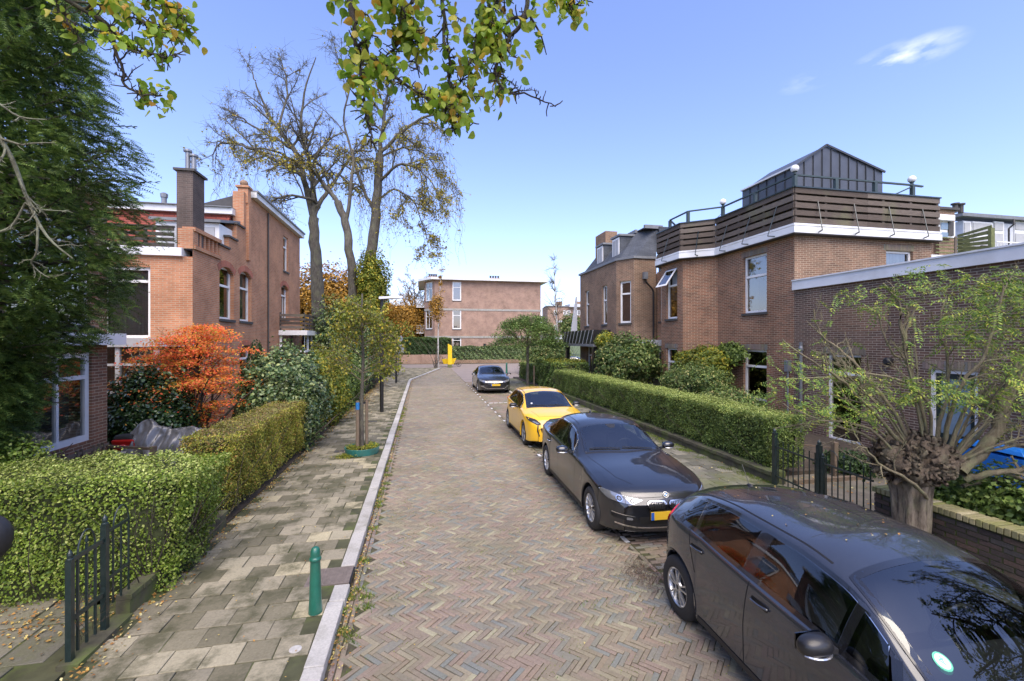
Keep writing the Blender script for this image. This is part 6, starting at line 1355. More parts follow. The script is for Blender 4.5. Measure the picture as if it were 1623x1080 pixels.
# ---------------- round crowned street tree, right
def round_tree():
    rng = np.random.default_rng(96); c = at(836, 540, 28.2); x, y = c[0], c[1]; t = thing('street_tree', 'round crowned light green street tree on a straight trunk beside the right hedge', 'tree', (x, y, .07)); out, tips = [], []
    b = MB(); b.tube([(x, y, 0), (x+.02, y, 1.4), (x, y, 2.75)], [.10, .085, .08], 8); b.obj('trunk', 'bark_grey', t); num_depth[0] = 3
    for i in range(15):
        a = rng.uniform(0, 6.28); P = wiggle(rng, (x, y, 2.45+rng.random()*.3), (math.cos(a), math.sin(a), rng.uniform(.35, 1.4)), rng.uniform(1.3, 2.1), 6, .1, .0); branchout(rng, P, .05, .012, 1, out, tips, (5, 7), .5, .7, .15, .0, .3, .008, 7, .1)
    V, F = mesh_branches(out); bulk('branches', V, F, 'bark_shoot', t)
    Ps = []; Ns = []
    for i in range(120):
        u_ = unit(rng.normal(size=3)); u_[2] = abs(u_[2])*1.1-.32; q = np.array([x, y, 3.1])+u_*np.array([2.25, 2.25, 1.85])*rng.uniform(.75, 1.02); m = 150
        d = rng.normal(size=(m, 3))*np.array([.27, .27, .11]); d[:, 2] -= .35*(d[:, :2]**2).sum(1); Ps.append(q+d); Ns.append(np.tile([0, 0, 1.], (m, 1))+rng.normal(size=(m, 3))*.6)
    V, F = leaves(np.concatenate(Ps), np.concatenate(Ns), .12, rng, 2.2); o = bulk('leaves', V, F, 'leaf_round_tree', t); tagp(o, kind='stuff')
    MB().box(x+.32, x+.40, y-.3, y-.22, 0, 1.35).obj('stake', 'wood_stake', t)
round_tree()
# ---------------- far birches
def birch(px, Z, top, lab, seed, r0, mat='leaf_last', dn=(7, 10), leafn=1, spread=.22, lsz=.1):
    rng = np.random.default_rng(seed); b0 = at(px, 560, Z); x, y = b0[0], b0[1]; t = thing('birch_tree', lab, 'tree', (x, y, 0)); out, tips = [], []; H_ = at(px, top, Z)[2]; num_depth[0] = 2
    P = wiggle(rng, (x, y, 0), (0, 0, 1), H_, 14, .025, .03); b = MB(); b.tube(P, np.linspace(r0, .02, 15), 8); b.obj('trunk', 'birch_bark', t)
    for i in range(int(H_*3)):
        z = rng.uniform(.38, .97); q = P[int(z*14)]; a = rng.uniform(0, 6.28); C = wiggle(rng, q, (math.cos(a), math.sin(a), rng.uniform(.4, 2.2)), H_*spread*(1.25-z)*rng.uniform(.4, 1.5), 5, .16, -.03); branchout(rng, C, r0*.22, .01, 1, out, tips, dn, .5, .8, .15, -.06, .15, .008, 5, .1)
    V, F = mesh_branches(out); o = bulk('branches', V, F, 'bark_twig', t); tagp(o, kind='stuff')
    L = along(tips, leafn, rng, .1); V, F = leaves(L, rng.normal(size=L.shape), lsz, rng); o = bulk('leaves', V, F, mat, t); tagp(o, kind='stuff')
birch(885, 62, 402, 'tall bare silver birch right of the three storey block', 97, .17, spread=.2)
birch(695, 48.3, 418, 'thin white stemmed birch with orange leaves on the far corner', 98, .085, 'leaf_orange_far', leafn=2, spread=.10, lsz=.14)
bush('orange_spray', 'spray of orange birch leaves beside the thin white stem', (*at(690, 480, 48)[:2], 6.6), (1.0, .9, 1.7), 1500, 'leaf_orange_far', .14, 99, 5, cat='foliage', hole=.6)
# bare tree between autumn bushes and the block
def bare_far(px, Z, top, seed, lab):
    rng = np.random.default_rng(seed); b0 = at(px, 560, Z); t = thing('bare_tree', lab, 'tree', (b0[0], b0[1], 0)); out, tips = [], []; num_depth[0] = 3; H_ = at(px, top, Z)[2]
    tr = wiggle(rng, (b0[0], b0[1], 0), (0, 0, 1), H_*.45, 5, .04); MB().tube(tr, np.linspace(.35, .25, 6), 8).obj('trunk', 'bark_grey', t)
    for i in range(7): a = i*.9; P = wiggle(rng, tr[-1], (math.cos(a)*.8, math.sin(a)*.8, 1.2), H_*.55, 6, .12, .03); branchout(rng, P, .16, .03, 0, out, tips, (5, 7), .5, .7, .16, .01, .2, .02, 6, .2)
    V, F = mesh_branches(out); bulk('branches', V, F, 'bark_twig', t); L = along(tips, 1, rng, .1); V, F = leaves(L, rng.normal(size=L.shape), .16, rng); o = bulk('leaves', V, F, 'leaf_orange_far', t); tagp(o, kind='stuff')
bare_far(660, 72, 440, 101, 'bare brown tree left of the three storey block')
# ---------------- pollard tree, right foreground
def compound(P, D, rng, size):             # feathery robinia leaves: pairs of leaflets on a stalk
    n = len(P); D = unit(D); up = unit(rng.normal(size=(n, 3))*.3+np.array([0, -.2, 1.])); S = unit(np.cross(D, up)); N = unit(np.cross(S, D)); L = size*rng.uniform(.6, 1.2, n); Vs = []
    for k in range(9):
        f = (k+1)/9.; q = P+D*(L*f)[:, None]-np.array([0, 0, 1])*(L*f*f*.35)[:, None]
        for s in ((-1, 1) if k < 8 else (0,)):
            ax = S*s+D*.35 if s else D; ax = unit(ax); l = (.030+.008*math.sin(f*3))*size/.22; sd = unit(np.cross(ax, N)); e = N*rng.normal(size=(n, 1))*.006-np.array([0, 0, .006])
            Vs.append(np.stack([q, q+ax*l*.5+sd*l*.24+e, q+ax*l+e*2, q+ax*l*.5-sd*l*.24+e], 1))
    V = np.stack(Vs, 1).reshape(-1, 4, 3); m = len(V); i = np.arange(m)*4; F = np.stack([np.stack([i, i+1, i+2], 1), np.stack([i, i+2, i+3], 1)], 1).reshape(-1, 3); return V.reshape(-1, 3), F
def pollard():
    rng = np.random.default_rng(111); x, y = 6.22, 4.62; t = thing('pollard_tree', 'old pollarded tree with ridged trunk, swollen head and many thin shoots in the right foreground', 'tree', (x, y, .07))
    k = 26; zs = np.array([0, .1, .3, .6, .9, 1.12, 1.3]); rr = np.array([.27, .21, .18, .17, .185, .225, .25]); V = []
    lean = lambda z: np.array([.05*z, .02*z])
    for z, r in zip(zs, rr):
        for i in range(k*2):
            a = math.pi*i/k; q = r*(1+.10*math.sin(a*7+z*1.6)+.08*math.sin(a*11-z*2.5)+.05*math.sin(a*17+z*5)+.03*rng.normal()); l = lean(z); V.append((x+l[0]+q*math.cos(a), y+l[1]+q*math.sin(a), z))
    K = k*2; F = [(j*K+i, j*K+(i+1) % K, (j+1)*K+(i+1) % K, (j+1)*K+i) for j in range(len(zs)-1) for i in range(K)]; b = MB(); b.add(V, F); b.obj('trunk', 'bark_pollard', t, smooth=True)
    # knobbly head: a mass of stubs and scars
    V = []; n1, n2 = 26, 40; hc = np.array([x+.08, y+.03, 1.40])
    for j in range(n1+1):
        ph = -math.pi/2+math.pi*j/n1
        for i in range(n2):
            a = 2*math.pi*i/n2; d = np.array([math.cos(ph)*math.cos(a), math.cos(ph)*math.sin(a), math.sin(ph)])
            r = 1+.10*math.sin(a*4+ph*3)+.08*math.sin(a*9-ph*7)+.05*math.sin(a*17+ph*13); V.append(hc+d*np.array([.43, .38, .31])*r)
    F = [(j*n2+i, j*n2+(i+1) % n2, (j+1)*n2+(i+1) % n2, (j+1)*n2+i) for j in range(n1) for i in range(n2)]; b = MB(); b.add(V, F); b.obj('head', 'bark_pollard_dark', t, smooth=True)
    out = []
    for i in range(620):
        d = unit(rng.normal(size=3)); p = hc+d*np.array([.45, .40, .33])*rng.uniform(.85, 1.02); out.append((wiggle(rng, p, d+np.array([0, 0, .3])+rng.normal(size=3)*.5, rng.uniform(.03, .10), 4, .3), np.array([1.3, 1.1, 1.0, 1.05, .75])*rng.uniform(.012, .030), 7))
    V, F = mesh_branches(out); o = bulk('stubs', V, F, 'bark_pollard_dark', t, smooth=True); tagp(o, kind='stuff')
    out, tips = [], []; num_depth[0] = 3
    Zp = cdepth(x, y)
    main = [([(1450, 735, 0), (1415, 690, -.1), (1370, 640, -.2), (1330, 600, -.3), (1290, 575, -.4), (1240, 540, -.4)], .028, .008),
            ([(1455, 725, 0), (1420, 660, .1), (1385, 610, .2), (1340, 560, .3), (1300, 530, .5), (1290, 490, .5)], .030, .008),
            ([(1440, 735, 0), (1390, 700, .2), (1340, 680, .3), (1280, 672, .4), (1225, 680, .5)], .026, .006),
            ([(1430, 740, 0), (1380, 680, -.2), (1300, 665, -.3), (1240, 640, -.3)], .02, .006),
            ([(1465, 720, .1), (1462, 650, .3), (1450, 610, .4), (1440, 570, .5), (1428, 520, .5), (1425, 480, .5), (1400, 450, .5)], .045, .012),
            ([(1428, 570, .5), (1412, 555, .5), (1395, 510, .5), (1388, 490, .5)], .016, .006),
            ([(1432, 545, .5), (1445, 500, .6), (1460, 470, .6), (1480, 450, .7)], .020, .006),
            ([(1480, 725, 0), (1490, 670, .1), (1500, 620, .2), (1500, 560, .3), (1490, 520, .3), (1500, 470, .3)], .028, .008),
            ([(1490, 720, 0), (1505, 660, -.2), (1525, 610, -.3), (1560, 560, -.4), (1580, 500, -.4), (1590, 450, -.4)], .030, .009),
            ([(1520, 745, 0), (1560, 710, 0), (1585, 670, 0), (1600, 620, 0), (1630, 590, 0), (1690, 520, 0)], .085, .05),
            ([(1585, 670, 0), (1588, 630, 0), (1610, 590, .1), (1640, 540, .1), (1640, 480, .1)], .05, .02),
            ([(1530, 760, 0), (1580, 750, -.2), (1640, 740, -.3), (1720, 710, -.4)], .045, .02), ([(1525, 770, .1), (1580, 762, .1), (1640, 765, .1), (1700, 780, .1)], .025, .01),
            ([(1470, 790, -.2), (1440, 760, -.5), (1400, 740, -.6), (1370, 712, -.7), (1350, 700, -.8)], .022, .006),
            ([(1500, 720, 0), (1530, 650, .2), (1560, 620, .3), (1590, 600, .4)], .03, .01), ([(1510, 730, 0), (1560, 680, .4), (1600, 640, .6), (1660, 600, .6)], .03, .01),
            ([(1445, 725, .1), (1405, 650, .4), (1350, 610, .6), (1320, 560, .7), (1310, 540, .7)], .02, .006), ([(1475, 720, 0), (1470, 640, -.2), (1420, 600, -.3), (1360, 590, -.3), (1330, 570, -.3)], .022, .007)]
    for i in range(20):
        a = rng.uniform(-2.6, .9); px0 = 1480+40*math.cos(a); e = (1480+rng.uniform(120, 260)*math.cos(a), 735-abs(rng.uniform(90, 230)*math.sin(a))-30, rng.uniform(-.9, .9)); main.append(([(px0, 730, 0), ((px0+e[0])/2+rng.normal()*8, (730+e[1])/2+rng.normal()*8-10, e[2]*.5), e], rng.uniform(.012, .024), .005))
    for pts, r0, r1 in main:
        P = dense(np.array([at(px, py, Zp+dz) for px, py, dz in pts])); P += rng.normal(size=P.shape)*.008
        branchout(rng, P, r0, r1, 1, out, tips, (6, 9), .27, .75, .2, .03, .35, .0035, 8, .08)
    V, F = mesh_branches(out); bulk('shoots', V, F, 'bark_shoot', t, smooth=True)
    # leaf masses where the photograph has them
    cl = [(1330, 600, -.2, 50, 22, 30), (1250, 615, .2, 50, 20, 32), (1390, 470, .5, 62, 22, 46), (1470, 440, .6, 60, 22, 40), (1560, 470, -.2, 60, 36, 80), (1530, 520, 0, 46, 30, 80), (1600, 560, -.1, 40, 60, 80), (1450, 615, -.3, 70, 22, 60), (1540, 620, -.4, 50, 30, 46),
          (1600, 440, .1, 40, 22, 46), (1330, 650, -.2, 70, 22, 44), (1600, 480, .4, 40, 40, 50), (1280, 660, .3, 50, 26, 30), (1620, 650, .0, 30, 40, 26), (1250, 570, .3, 40, 30, 16)]
    Ps, Ds = [], []
    for px, py, dz, sx, sy, m in cl:
        for q in range(int(m*1.15)):
            a, r_ = rng.uniform(0, 6.28), math.sqrt(rng.random()); p = at(px+sx*r_*math.cos(a), py+sy*r_*math.sin(a), Zp+dz+rng.normal()*.25); Ps.append(p); Ds.append([rng.normal(), rng.normal()-.3, rng.uniform(-.5, .25)])
    L = along(tips, 1, rng, .02); L = L[rng.random(len(L)) < .045]; Ps = np.concatenate([np.array(Ps), L]); Ds = np.concatenate([np.array(Ds), rng.normal(size=L.shape)])
    k_ = Ps[:, 2] > 1.9; V, F = compound(Ps[k_], Ds[k_], rng, .25); o = bulk('leaves', V, F, 'leaf_robinia', t); tagp(o, kind='stuff'); print('pollard', len(out), len(Ps))
bark('bark_pollard_dark', (.05, .035, .024), (.21, .16, .11), (.25, .23, .14), .45, 14)
pollard()
# ---------------- right garden shrubs
bush('laurel_shrub', 'loose light green shrub by the slatted canopy behind the right hedge', (9.6, 19.5, 1.9), (1.35, 1.9, 1.25), 13000, 'leaf_shrub', .13, 121, 12, parts=4, hole=.5)
bush('wild_shrub', 'twiggy green and purple shrub behind the long hedge under the bay window', (9.9, 14.5, 1.35), (1.1, 1.5, .85), 9500, 'leaf_shrub', .075, 122, 12, parts=4, hole=.55)
bush('wild_shrub', 'leafy green climbing shrub on the wall below the bay window', (10.7, 15.6, 2.0), (.7, 1.4, .85), 7000, 'leaf_yellowing', .09, 123, 10, parts=3, hole=.4)
bush('wild_shrub', 'low dark green shrubs at the foot of the brick wall behind the hedge', (9.3, 12.0, .9), (1.0, 1.6, .6), 6500, 'leaf_shrub', .07, 124, 10, parts=3, hole=.5)
bush('climber', 'green climber on the brick wall left of the ground floor window', (11.4, 14.95, 2.45), (.3, .95, .45), 3500, 'leaf_right_hedge', .10, 125, 8, hole=.3)
bush('garden_plants', 'dark leafy plants behind the mossy brick wall at the lower right', (7.35, 3.9, .75), (.5, 1.5, .55), 9000, 'leaf_right_hedge', .07, 126, 12, parts=3)
bush('garden_plants', 'small dark green plants in the yard beyond the iron fence', (9.3, 8.2, .2), (.6, .6, .3), 2500, 'leaf_dark_hedge', .06, 127, 8, cat='plants')
bush('purple_shrub', 'dull purple shrub below the parked dark car beyond the hedge', (*at(905, 565, 36)[:2], .8), (1.0, .8, .7), 2500, 'leaf_hedge_top', .12, 128, 8)
bush('corner_shrub', 'loose green and ochre shrubs behind the farther right hedge', (*at(862, 545, 40)[:2], 1.6), (2.4, 2.0, 1.4), 7000, 'leaf_shrub', .15, 129, 10, parts=4, hole=.5)
bush('garden_tree', 'small round dark tree in front of the distant terraces', (*at(905, 512, 60)[:2], 4.6), (1.9, 1.6, 2.0), 4500, 'leaf_shrub', .22, 130, 9, cat='tree')
bush('sprig', 'yellow green sprays growing over the slatted canopy', (9.1, 21.3, 2.9), (.6, .7, .5), 1500, 'leaf_yellowing', .11, 131, 5, cat='foliage', hole=.6)
def bare_shrub():
    rng = np.random.default_rng(133); t = thing('bare_shrub', 'bare grey twiggy shrub in front of the white conservatory roof', 'shrub', (-6.4, 12.9, 0)); out, tips = [], []; num_depth[0] = 3
    for i in range(7): P = wiggle(rng, (-6.6+rng.normal()*.3, 12.9, 1.2), (rng.normal()*.8, rng.normal()*.3, 1), rng.uniform(1.6, 2.6), 7, .16); branchout(rng, P, .022, .005, 1, out, tips, (6, 8), .4, .9, .22, -.01, .3, .005, 6, .1)
    V, F = mesh_branches(out); bulk('branches', V, F, 'bark_lichen', t)
bare_shrub()
bush('yellow_sprig', 'bright green shrub beneath the yew above the near hedge', (-5.7, 7.35, 1.35), (.7, .35, .35), 2200, 'leaf_privet', .05, 134, 6)

# ---------------- tree in the garden to the right of the frame (mirrored in the near windscreen)
def garden_tree():
    rng = np.random.default_rng(201); x, y = 9.6, .6; t = thing('garden_tree', 'bare branched garden tree standing just outside the right edge of the picture', 'tree', (x, y, 0)); out, tips = [], []; num_depth[0] = 3
    MB().tube(dense([(x, y, 0), (x+.05, y, 1.5), (x-.05, y+.1, 3.0)]), [.20]*9, 10).obj('trunk', 'bark_grey', t)
    for i in range(13):
        a = i*.5; P = wiggle(rng, (x-.05, y+.1, 2.9), (math.cos(a)*.9, math.sin(a)*.9, rng.uniform(.7, 1.6)), rng.uniform(3.2, 4.8), 8, .13, .02); branchout(rng, P, .09, .014, 0, out, tips, (7, 10), .45, .8, .2, .0, .2, .007, 6, .15)
    V, F = mesh_branches(out); bulk('branches', V, F, 'bark_twig', t)
    L = along(tips, 2, rng, .05); L = L[rng.random(len(L)) < .7]; V, F = leaves(L, rng.normal(size=L.shape), .08, rng); o = bulk('leaves', V, F, 'leaf_ivy', t); tagp(o, kind='stuff')
garden_tree()
# ================================================================== CARS
def pchip(xs, ys):
    xs, ys = np.array(xs, float), np.array(ys, float); h = np.diff(xs); d = np.diff(ys)/h; m = np.zeros(len(xs))
    for i in range(1, len(xs)-1):
        if d[i-1]*d[i] > 0: w1, w2 = 2*h[i]+h[i-1], h[i]+2*h[i-1]; m[i] = (w1+w2)/(w1/d[i-1]+w2/d[i])
    m[0], m[-1] = d[0], d[-1]
    def f(x):
        x = min(max(x, xs[0]), xs[-1]); i = min(int(np.searchsorted(xs, x, 'right'))-1, len(xs)-2); t = (x-xs[i])/h[i]
        return (2*t**3-3*t**2+1)*ys[i]+(t**3-2*t**2+t)*h[i]*m[i]+(-2*t**3+3*t**2)*ys[i+1]+(t**3-t**2)*h[i]*m[i+1]
    return f
def paintmat(name, col, metal=.0, flake=.0, rough=.22, dust=(.2, .2, .19), dustamt=.08):
    m, nt, b = node_mat(name); v = coords(nt)
    c = mixc(nt, maprange(nt, noise(nt, v, 420, 2), .35, .75, 0, flake), col, tuple(min(1, x*3+.05) for x in col))
    c = mixc(nt, maprange(nt, noise(nt, v, 3, 7, .7), .4, .8, 0, dustamt), c, dust); nt.links.new(c, b.inputs['Base Color'])
    b.inputs['Metallic'].default_value = metal; b.inputs['Roughness'].default_value = rough+.1
    b.inputs['Coat Weight'].default_value = 1; b.inputs['Coat Roughness'].default_value = .035; b.inputs['Coat IOR'].default_value = 1.6
    nt.links.new(maprange(nt, noise(nt, v, 5, 6, .7), .4, .8, .03, .10), b.inputs['Coat Roughness']); return m
paintmat('paint_grey', (.020, .023, .032), .08, .15, rough=.16, dustamt=.03); paintmat('paint_black', (.006, .007, .010), .05, .08, dustamt=.03); paintmat('paint_yellow', (.86, .50, .02), .0, .04, dustamt=.03); paintmat('paint_black_far', (.008, .008, .010), .1, .05)
def cglass(name, tint, add, ior):
    m, nt, b = node_mat(name); tr = nt.nodes.new('ShaderNodeBsdfTransparent'); tr.inputs['Color'].default_value = (*tint, 1)
    gl = nt.nodes.new('ShaderNodeBsdfGlossy'); gl.inputs['Roughness'].default_value = .012; fr = nt.nodes.new('ShaderNodeFresnel'); fr.inputs['IOR'].default_value = ior
    fm = nt.nodes.new('ShaderNodeMath'); fm.operation = 'MULTIPLY_ADD'; fm.inputs[1].default_value = .9; fm.inputs[2].default_value = add; ms = nt.nodes.new('ShaderNodeMixShader')
    nt.links.new(fr.outputs[0], fm.inputs[0]); nt.links.new(fm.outputs[0], ms.inputs[0]); nt.links.new(tr.outputs[0], ms.inputs[1]); nt.links.new(gl.outputs[0], ms.inputs[2]); nt.links.new(ms.outputs[0], nt.nodes['Material Output'].inputs['Surface'])
cglass('car_glass', (.38, .42, .42), .06, 1.6); cglass('windscreen', (.62, .68, .68), .10, 1.75)
plain('dash', (.03, .03, .032), .7); plain('headliner', (.30, .30, .29), .9)
plain('black_gloss', (.01, .01, .011), .12, coat=1)
m, nt, b = node_mat('lamp_lens'); b.inputs['Base Color'].default_value = (.30, .31, .32, 1); b.inputs['Roughness'].default_value = .05; b.inputs['Metallic'].default_value = .55; b.inputs['Coat Weight'].default_value = 1
m, nt, b = node_mat('red_lens'); b.inputs['Base Color'].default_value = (.50, .012, .02, 1); b.inputs['Roughness'].default_value = .12; b.inputs['Coat Weight'].default_value = 1
plain('plate_yellow', (.62, .40, .03), .45, var=.04); plain('plate_blue', (.02, .10, .42), .45); plain('seat_cloth', (.05, .05, .055), .9); plain('sticker_green', (.10, .45, .28), .5); plain('roundel_blue', (.03, .18, .5), .3); plain('seam_dark', (.004, .004, .004), .6); plain('indicator_amber', (.7, .25, .02), .3)
def car_shell(name, S, mat, root):
    L = S['L']; f = {k: pchip(*zip(*S[k])) for k in ('zC', 'zR', 'wR', 'zB', 'w', 'zs')}; wf, wr_, Rw = S['xf'], S['xr'], S['Rw']; Ra = Rw+.045
    st = set(np.round(np.linspace(0, L, 62), 3)); st |= {.0, .02, .05, .09, .14, .2, L-.02, L-.05, L-.09, L-.14, L-.2}
    for xw in (wf, wr_):
        for a in np.linspace(0, math.pi, 17): st.add(round(xw+Ra*math.cos(a), 3))
        st.add(round(xw-Ra-.012, 3)); st.add(round(xw+Ra+.012, 3))
    st = sorted(s for s in st if 0 <= s <= L); st = [s for i, s in enumerate(st) if i == 0 or s-st[i-1] > .004]
    NP = 17; rows = []
    for s in st:
        w, zB, zR, wR, zC, zs = (f[k](s) for k in ('w', 'zB', 'zR', 'wR', 'zC', 'zs')); zl = zs
        fl = 0
        for xw in (wf, wr_):
            d = abs(s-xw)
            if d < Ra: zl = max(zl, Rw+math.sqrt(Ra*Ra-d*d)-.0)
            if d < Ra+.12: fl = max(fl, .014*(1-max(0, d-Ra)/.12))
        hb = zB-zl; wl = w+fl
        pts = [(wl*.86, zl+.0), (wl*.975, zl+.002), (wl*.99, zl+min(.02, hb*.1)), (wl*.992, zl+hb*.22), (w*1.0, zl+hb*.48), (w*.995, zl+hb*.70), (w*.982, zl+hb*.86), (w*.962, zB-.012), (w*.94, zB)]
        yB, = (w*.94,)
        for k, bl in ((.06, 0), (.5, .018), (.94, .012)): pts.append((yB+(wR-yB)*k+bl*min(1, (zR-zB)/.25), zB+(zR-zB)*k))
        pts.append((wR, zR)); dz = zC-zR
        for q, e in ((.86, .42), (.6, .80), (.3, .96), (0, 1.)): pts.append((wR*q, zR+dz*e))
        rows.append([(L/2-s, y, z) for y, z in pts])
    n = NP; V = []; F = []
    for r in rows: V += [(x, -y, z) for x, y, z in r]+[(x, y, z) for x, y, z in r[:-1]][::-1]
    W = 2*n-1
    for j in range(len(rows)-1):
        for i in range(W-1): F.append((j*W+i, j*W+i+1, (j+1)*W+i+1, (j+1)*W+i))
    def cap(j, flip):
        base = j*W; nonlocal V, F; prev = [base+i for i in range(n)]; K = 8; cols = [[base+i for i in range(n)]]
        for k in range(1, K):
            t = k/K; col = []
            for i in range(n-1):
                a, c_ = V[base+i], V[base+W-1-i]; V.append(tuple(a[q]*(1-t)+c_[q]*t for q in range(3))); col.append(len(V)-1)
            col.append(base+n-1); cols.append(col)
        cols.append([base+W-1-i for i in range(n-1)]+[base+n-1])
        for k in range(K):
            for i in range(n-1):
                q = [cols[k][i], cols[k][i+1], cols[k+1][i+1], cols[k+1][i]]; q = [q[a] for a in range(4) if q[a] not in q[:a]]
                if len(q) > 2: F.append(tuple(q if flip else q[::-1]))
    cap(0, True); cap(len(rows)-1, False)
    V = np.array(V); s_ = L/2-V[:, 0]; yy = np.abs(V[:, 1])/(S['w'][len(S['w'])//2][1])
    V[:, 0] -= S.get('bow', .22)*np.clip(1-s_/.9, 0, 1)**1.3*yy**2.4; V[:, 0] += S.get('bowr', .13)*np.clip(1-(L-s_)/.6, 0, 1)**1.3*yy**2.4
    fz = np.clip(1-s_/.25, 0, 1); V[:, 0] -= fz*S.get('rake', .10)*np.clip((V[:, 2]-.5)/.35, 0, 1.3)**1.5
    V[:, 0] -= fz*.03*np.clip((.34-V[:, 2])/.2, 0, 1)
    me = bpy.data.meshes.new('tmp'); me.from_pydata(V.tolist(), [], F); o = bpy.data.objects.new('tmp', me); COL.objects.link(o)
    sm = o.modifiers.new('s', 'SUBSURF'); sm.levels = 2; sm.render_levels = 2
    dg = bpy.context.evaluated_depsgraph_get(); dg.update(); ev = o.evaluated_get(dg); me2 = bpy.data.meshes.new_from_object(ev); bpy.data.objects.remove(o); me2.name = name
    me2.materials.clear(); me2.materials.append(M[mat]); me2.shade_smooth(); body = bpy.data.objects.new(name, me2); COL.objects.link(body); body.parent = root
    vs = [v.co.copy() for v in me2.vertices]; bv = BVHTree.FromPolygons(vs, [tuple(p.vertices) for p in me2.polygons]); return body, bv, f
def inpoly(x, y, P):
    c = False; n = len(P); j = n-1
    for i in range(n):
        if (P[i][1] > y) != (P[j][1] > y) and x < (P[j][0]-P[i][0])*(y-P[i][1])/(P[j][1]-P[i][1])+P[i][0]: c = not c
        j = i
    return c
def smooth_poly(P, k=4):
    """rounds the corners of a polygon"""
    out = []; n = len(P)
    for i in range(n):
        a, b_, c = np.array(P[i-1]), np.array(P[i]), np.array(P[(i+1) % n]); r = min(.035, .35*np.linalg.norm(a-b_), .35*np.linalg.norm(c-b_)); p0 = b_+(a-b_)/np.linalg.norm(a-b_)*r; p1 = b_+(c-b_)/np.linalg.norm(c-b_)*r
        for t in np.linspace(0, 1, k): out.append(tuple((1-t)**2*p0+2*t*(1-t)*b_+t*t*p1))
    return out
def decal(bv, axis, poly, off, mat, name, parent, step=.045, side=-1, inset=.012, rnd=True):
    """panel fitted onto the body: axis 'side' (x,z), 'front' (y,z), 'rear' (y,z), 'top' (x,y)"""
    P = smooth_poly(poly) if rnd else list(poly); D = []
    n = len(P)
    for i in range(n):
        a, b_ = np.array(P[i]), np.array(P[(i+1) % n]); L = np.linalg.norm(b_-a); m = max(1, int(L/step))
        for k in range(m): D.append(tuple(a+(b_-a)*k/m))
    ne = len(D); xs = [p[0] for p in D]; ys = [p[1] for p in D]; pts = [Vector(p) for p in D]
    for x in np.arange(min(xs)+step*.5, max(xs), step):
        for y in np.arange(min(ys)+step*.5, max(ys), step):
            if inpoly(x, y, D) and min((x-a)**2+(y-b_)**2 for a, b_ in D) > (step*.35)**2: pts.append(Vector((x, y)))
    vo, _, fo, _, _, _ = delaunay_2d_cdt(pts, [(i, (i+1) % ne) for i in range(ne)], [], 1, 1e-5)
    V = []
    for p in vo:
        a, b_ = p
        o_, d = {'side': ((a, side*2., b_), (0, -side, 0)), 'front': ((4., a, b_), (-1, 0, 0)), 'rear': ((-4., a, b_), (1, 0, 0)), 'top': ((a, b_, 3.), (0, 0, -1))}[axis]
        h, nrm, _, _ = bv.ray_cast(Vector(o_), Vector(d))
        if h is None:
            h, nrm, _, _ = bv.find_nearest(Vector(o_)+Vector(d)*({'side': 1.2, 'front': 2.0, 'rear': 2.0, 'top': 1.6}[axis])); 
        if nrm.dot(Vector(d)) > 0: nrm = -nrm
        V.append(tuple(h+(nrm*.7-Vector(d)*.3).normalized()*off))
    F = [tuple(q) for q in fo]; ed = {}
    for q in F:
        for i in range(len(q)):
            e = (q[i], q[(i+1) % len(q)]); ed[e] = 1
    nv = len(V); V = V+list(V); base = len(V); V2 = [tuple(np.array(v)+np.array({'side': (0, -side, 0), 'front': (-1, 0, 0), 'rear': (1, 0, 0), 'top': (0, 0, -1)}[axis])*(inset+off)) for v in V[:nv]]
    F2 = [(nv+a, nv+b_, base+b_, base+a) for (a, b_) in ed if (b_, a) not in ed]
    me = bpy.data.meshes.new(name); me.from_pydata(V+V2, [], F+F2); me.materials.append(M[mat])
    me.polygons.foreach_set('use_smooth', [True]*len(F)+[False]*len(F2)); o = bpy.data.objects.new(name, me); COL.objects.link(o); o.parent = parent; return o
def ribbon(bv, axis, pts, w, off, mat, name, parent, side=-1, step=.03):
    """thin strip following the body along a line: seams, trims"""
    P = []; 
    for a, b_ in zip(pts[:-1], pts[1:]):
        a, b_ = np.array(a), np.array(b_); m = max(1, int(np.linalg.norm(b_-a)/step))
        for k in range(m): P.append(a+(b_-a)*k/m)
    P.append(np.array(pts[-1])); P = np.array(P); T = np.gradient(P, axis=0); T /= np.linalg.norm(T, axis=1)[:, None]+1e-9; N = np.stack([-T[:, 1], T[:, 0]], 1); V = []
    for p, n_ in zip(P, N):
        for s in (-1, 1):
            a, b_ = p+n_*s*w/2
            o_, d = {'side': ((a, side*2., b_), (0, -side, 0)), 'front': ((4., a, b_), (-1, 0, 0)), 'rear': ((-4., a, b_), (1, 0, 0)), 'top': ((a, b_, 3.), (0, 0, -1))}[axis]
            h, nrm, _, _ = bv.ray_cast(Vector(o_), Vector(d))
            if h is None: h, nrm, _, _ = bv.find_nearest(Vector(o_)+Vector(d)*({'side': 1.2, 'front': 2.0, 'rear': 2.0, 'top': 1.6}[axis]))
            V.append(tuple(h-Vector(d)*off))
    F = [(2*i, 2*i+1, 2*i+3, 2*i+2) for i in range(len(P)-1)]; me = bpy.data.meshes.new(name); me.from_pydata(V, [], F); me.materials.append(M[mat]); me.shade_smooth()
    o = bpy.data.objects.new(name, me); COL.objects.link(o); o.parent = parent; return o
def glass_poly(f, sa, sb, ta, tb, lo=.10, hi=.88, n=14):
    """window outline between belt and roof edge: bottom from sa to sb, top from tb back to ta"""
    z = lambda s, k: f['zB'](s)+(f['zR'](s)-f['zB'](s))*k
    P = [(s, z(s, lo)) for s in np.linspace(sa, sb, n)]+[(s, z(s, hi)) for s in np.linspace(tb, ta, n)]; return P
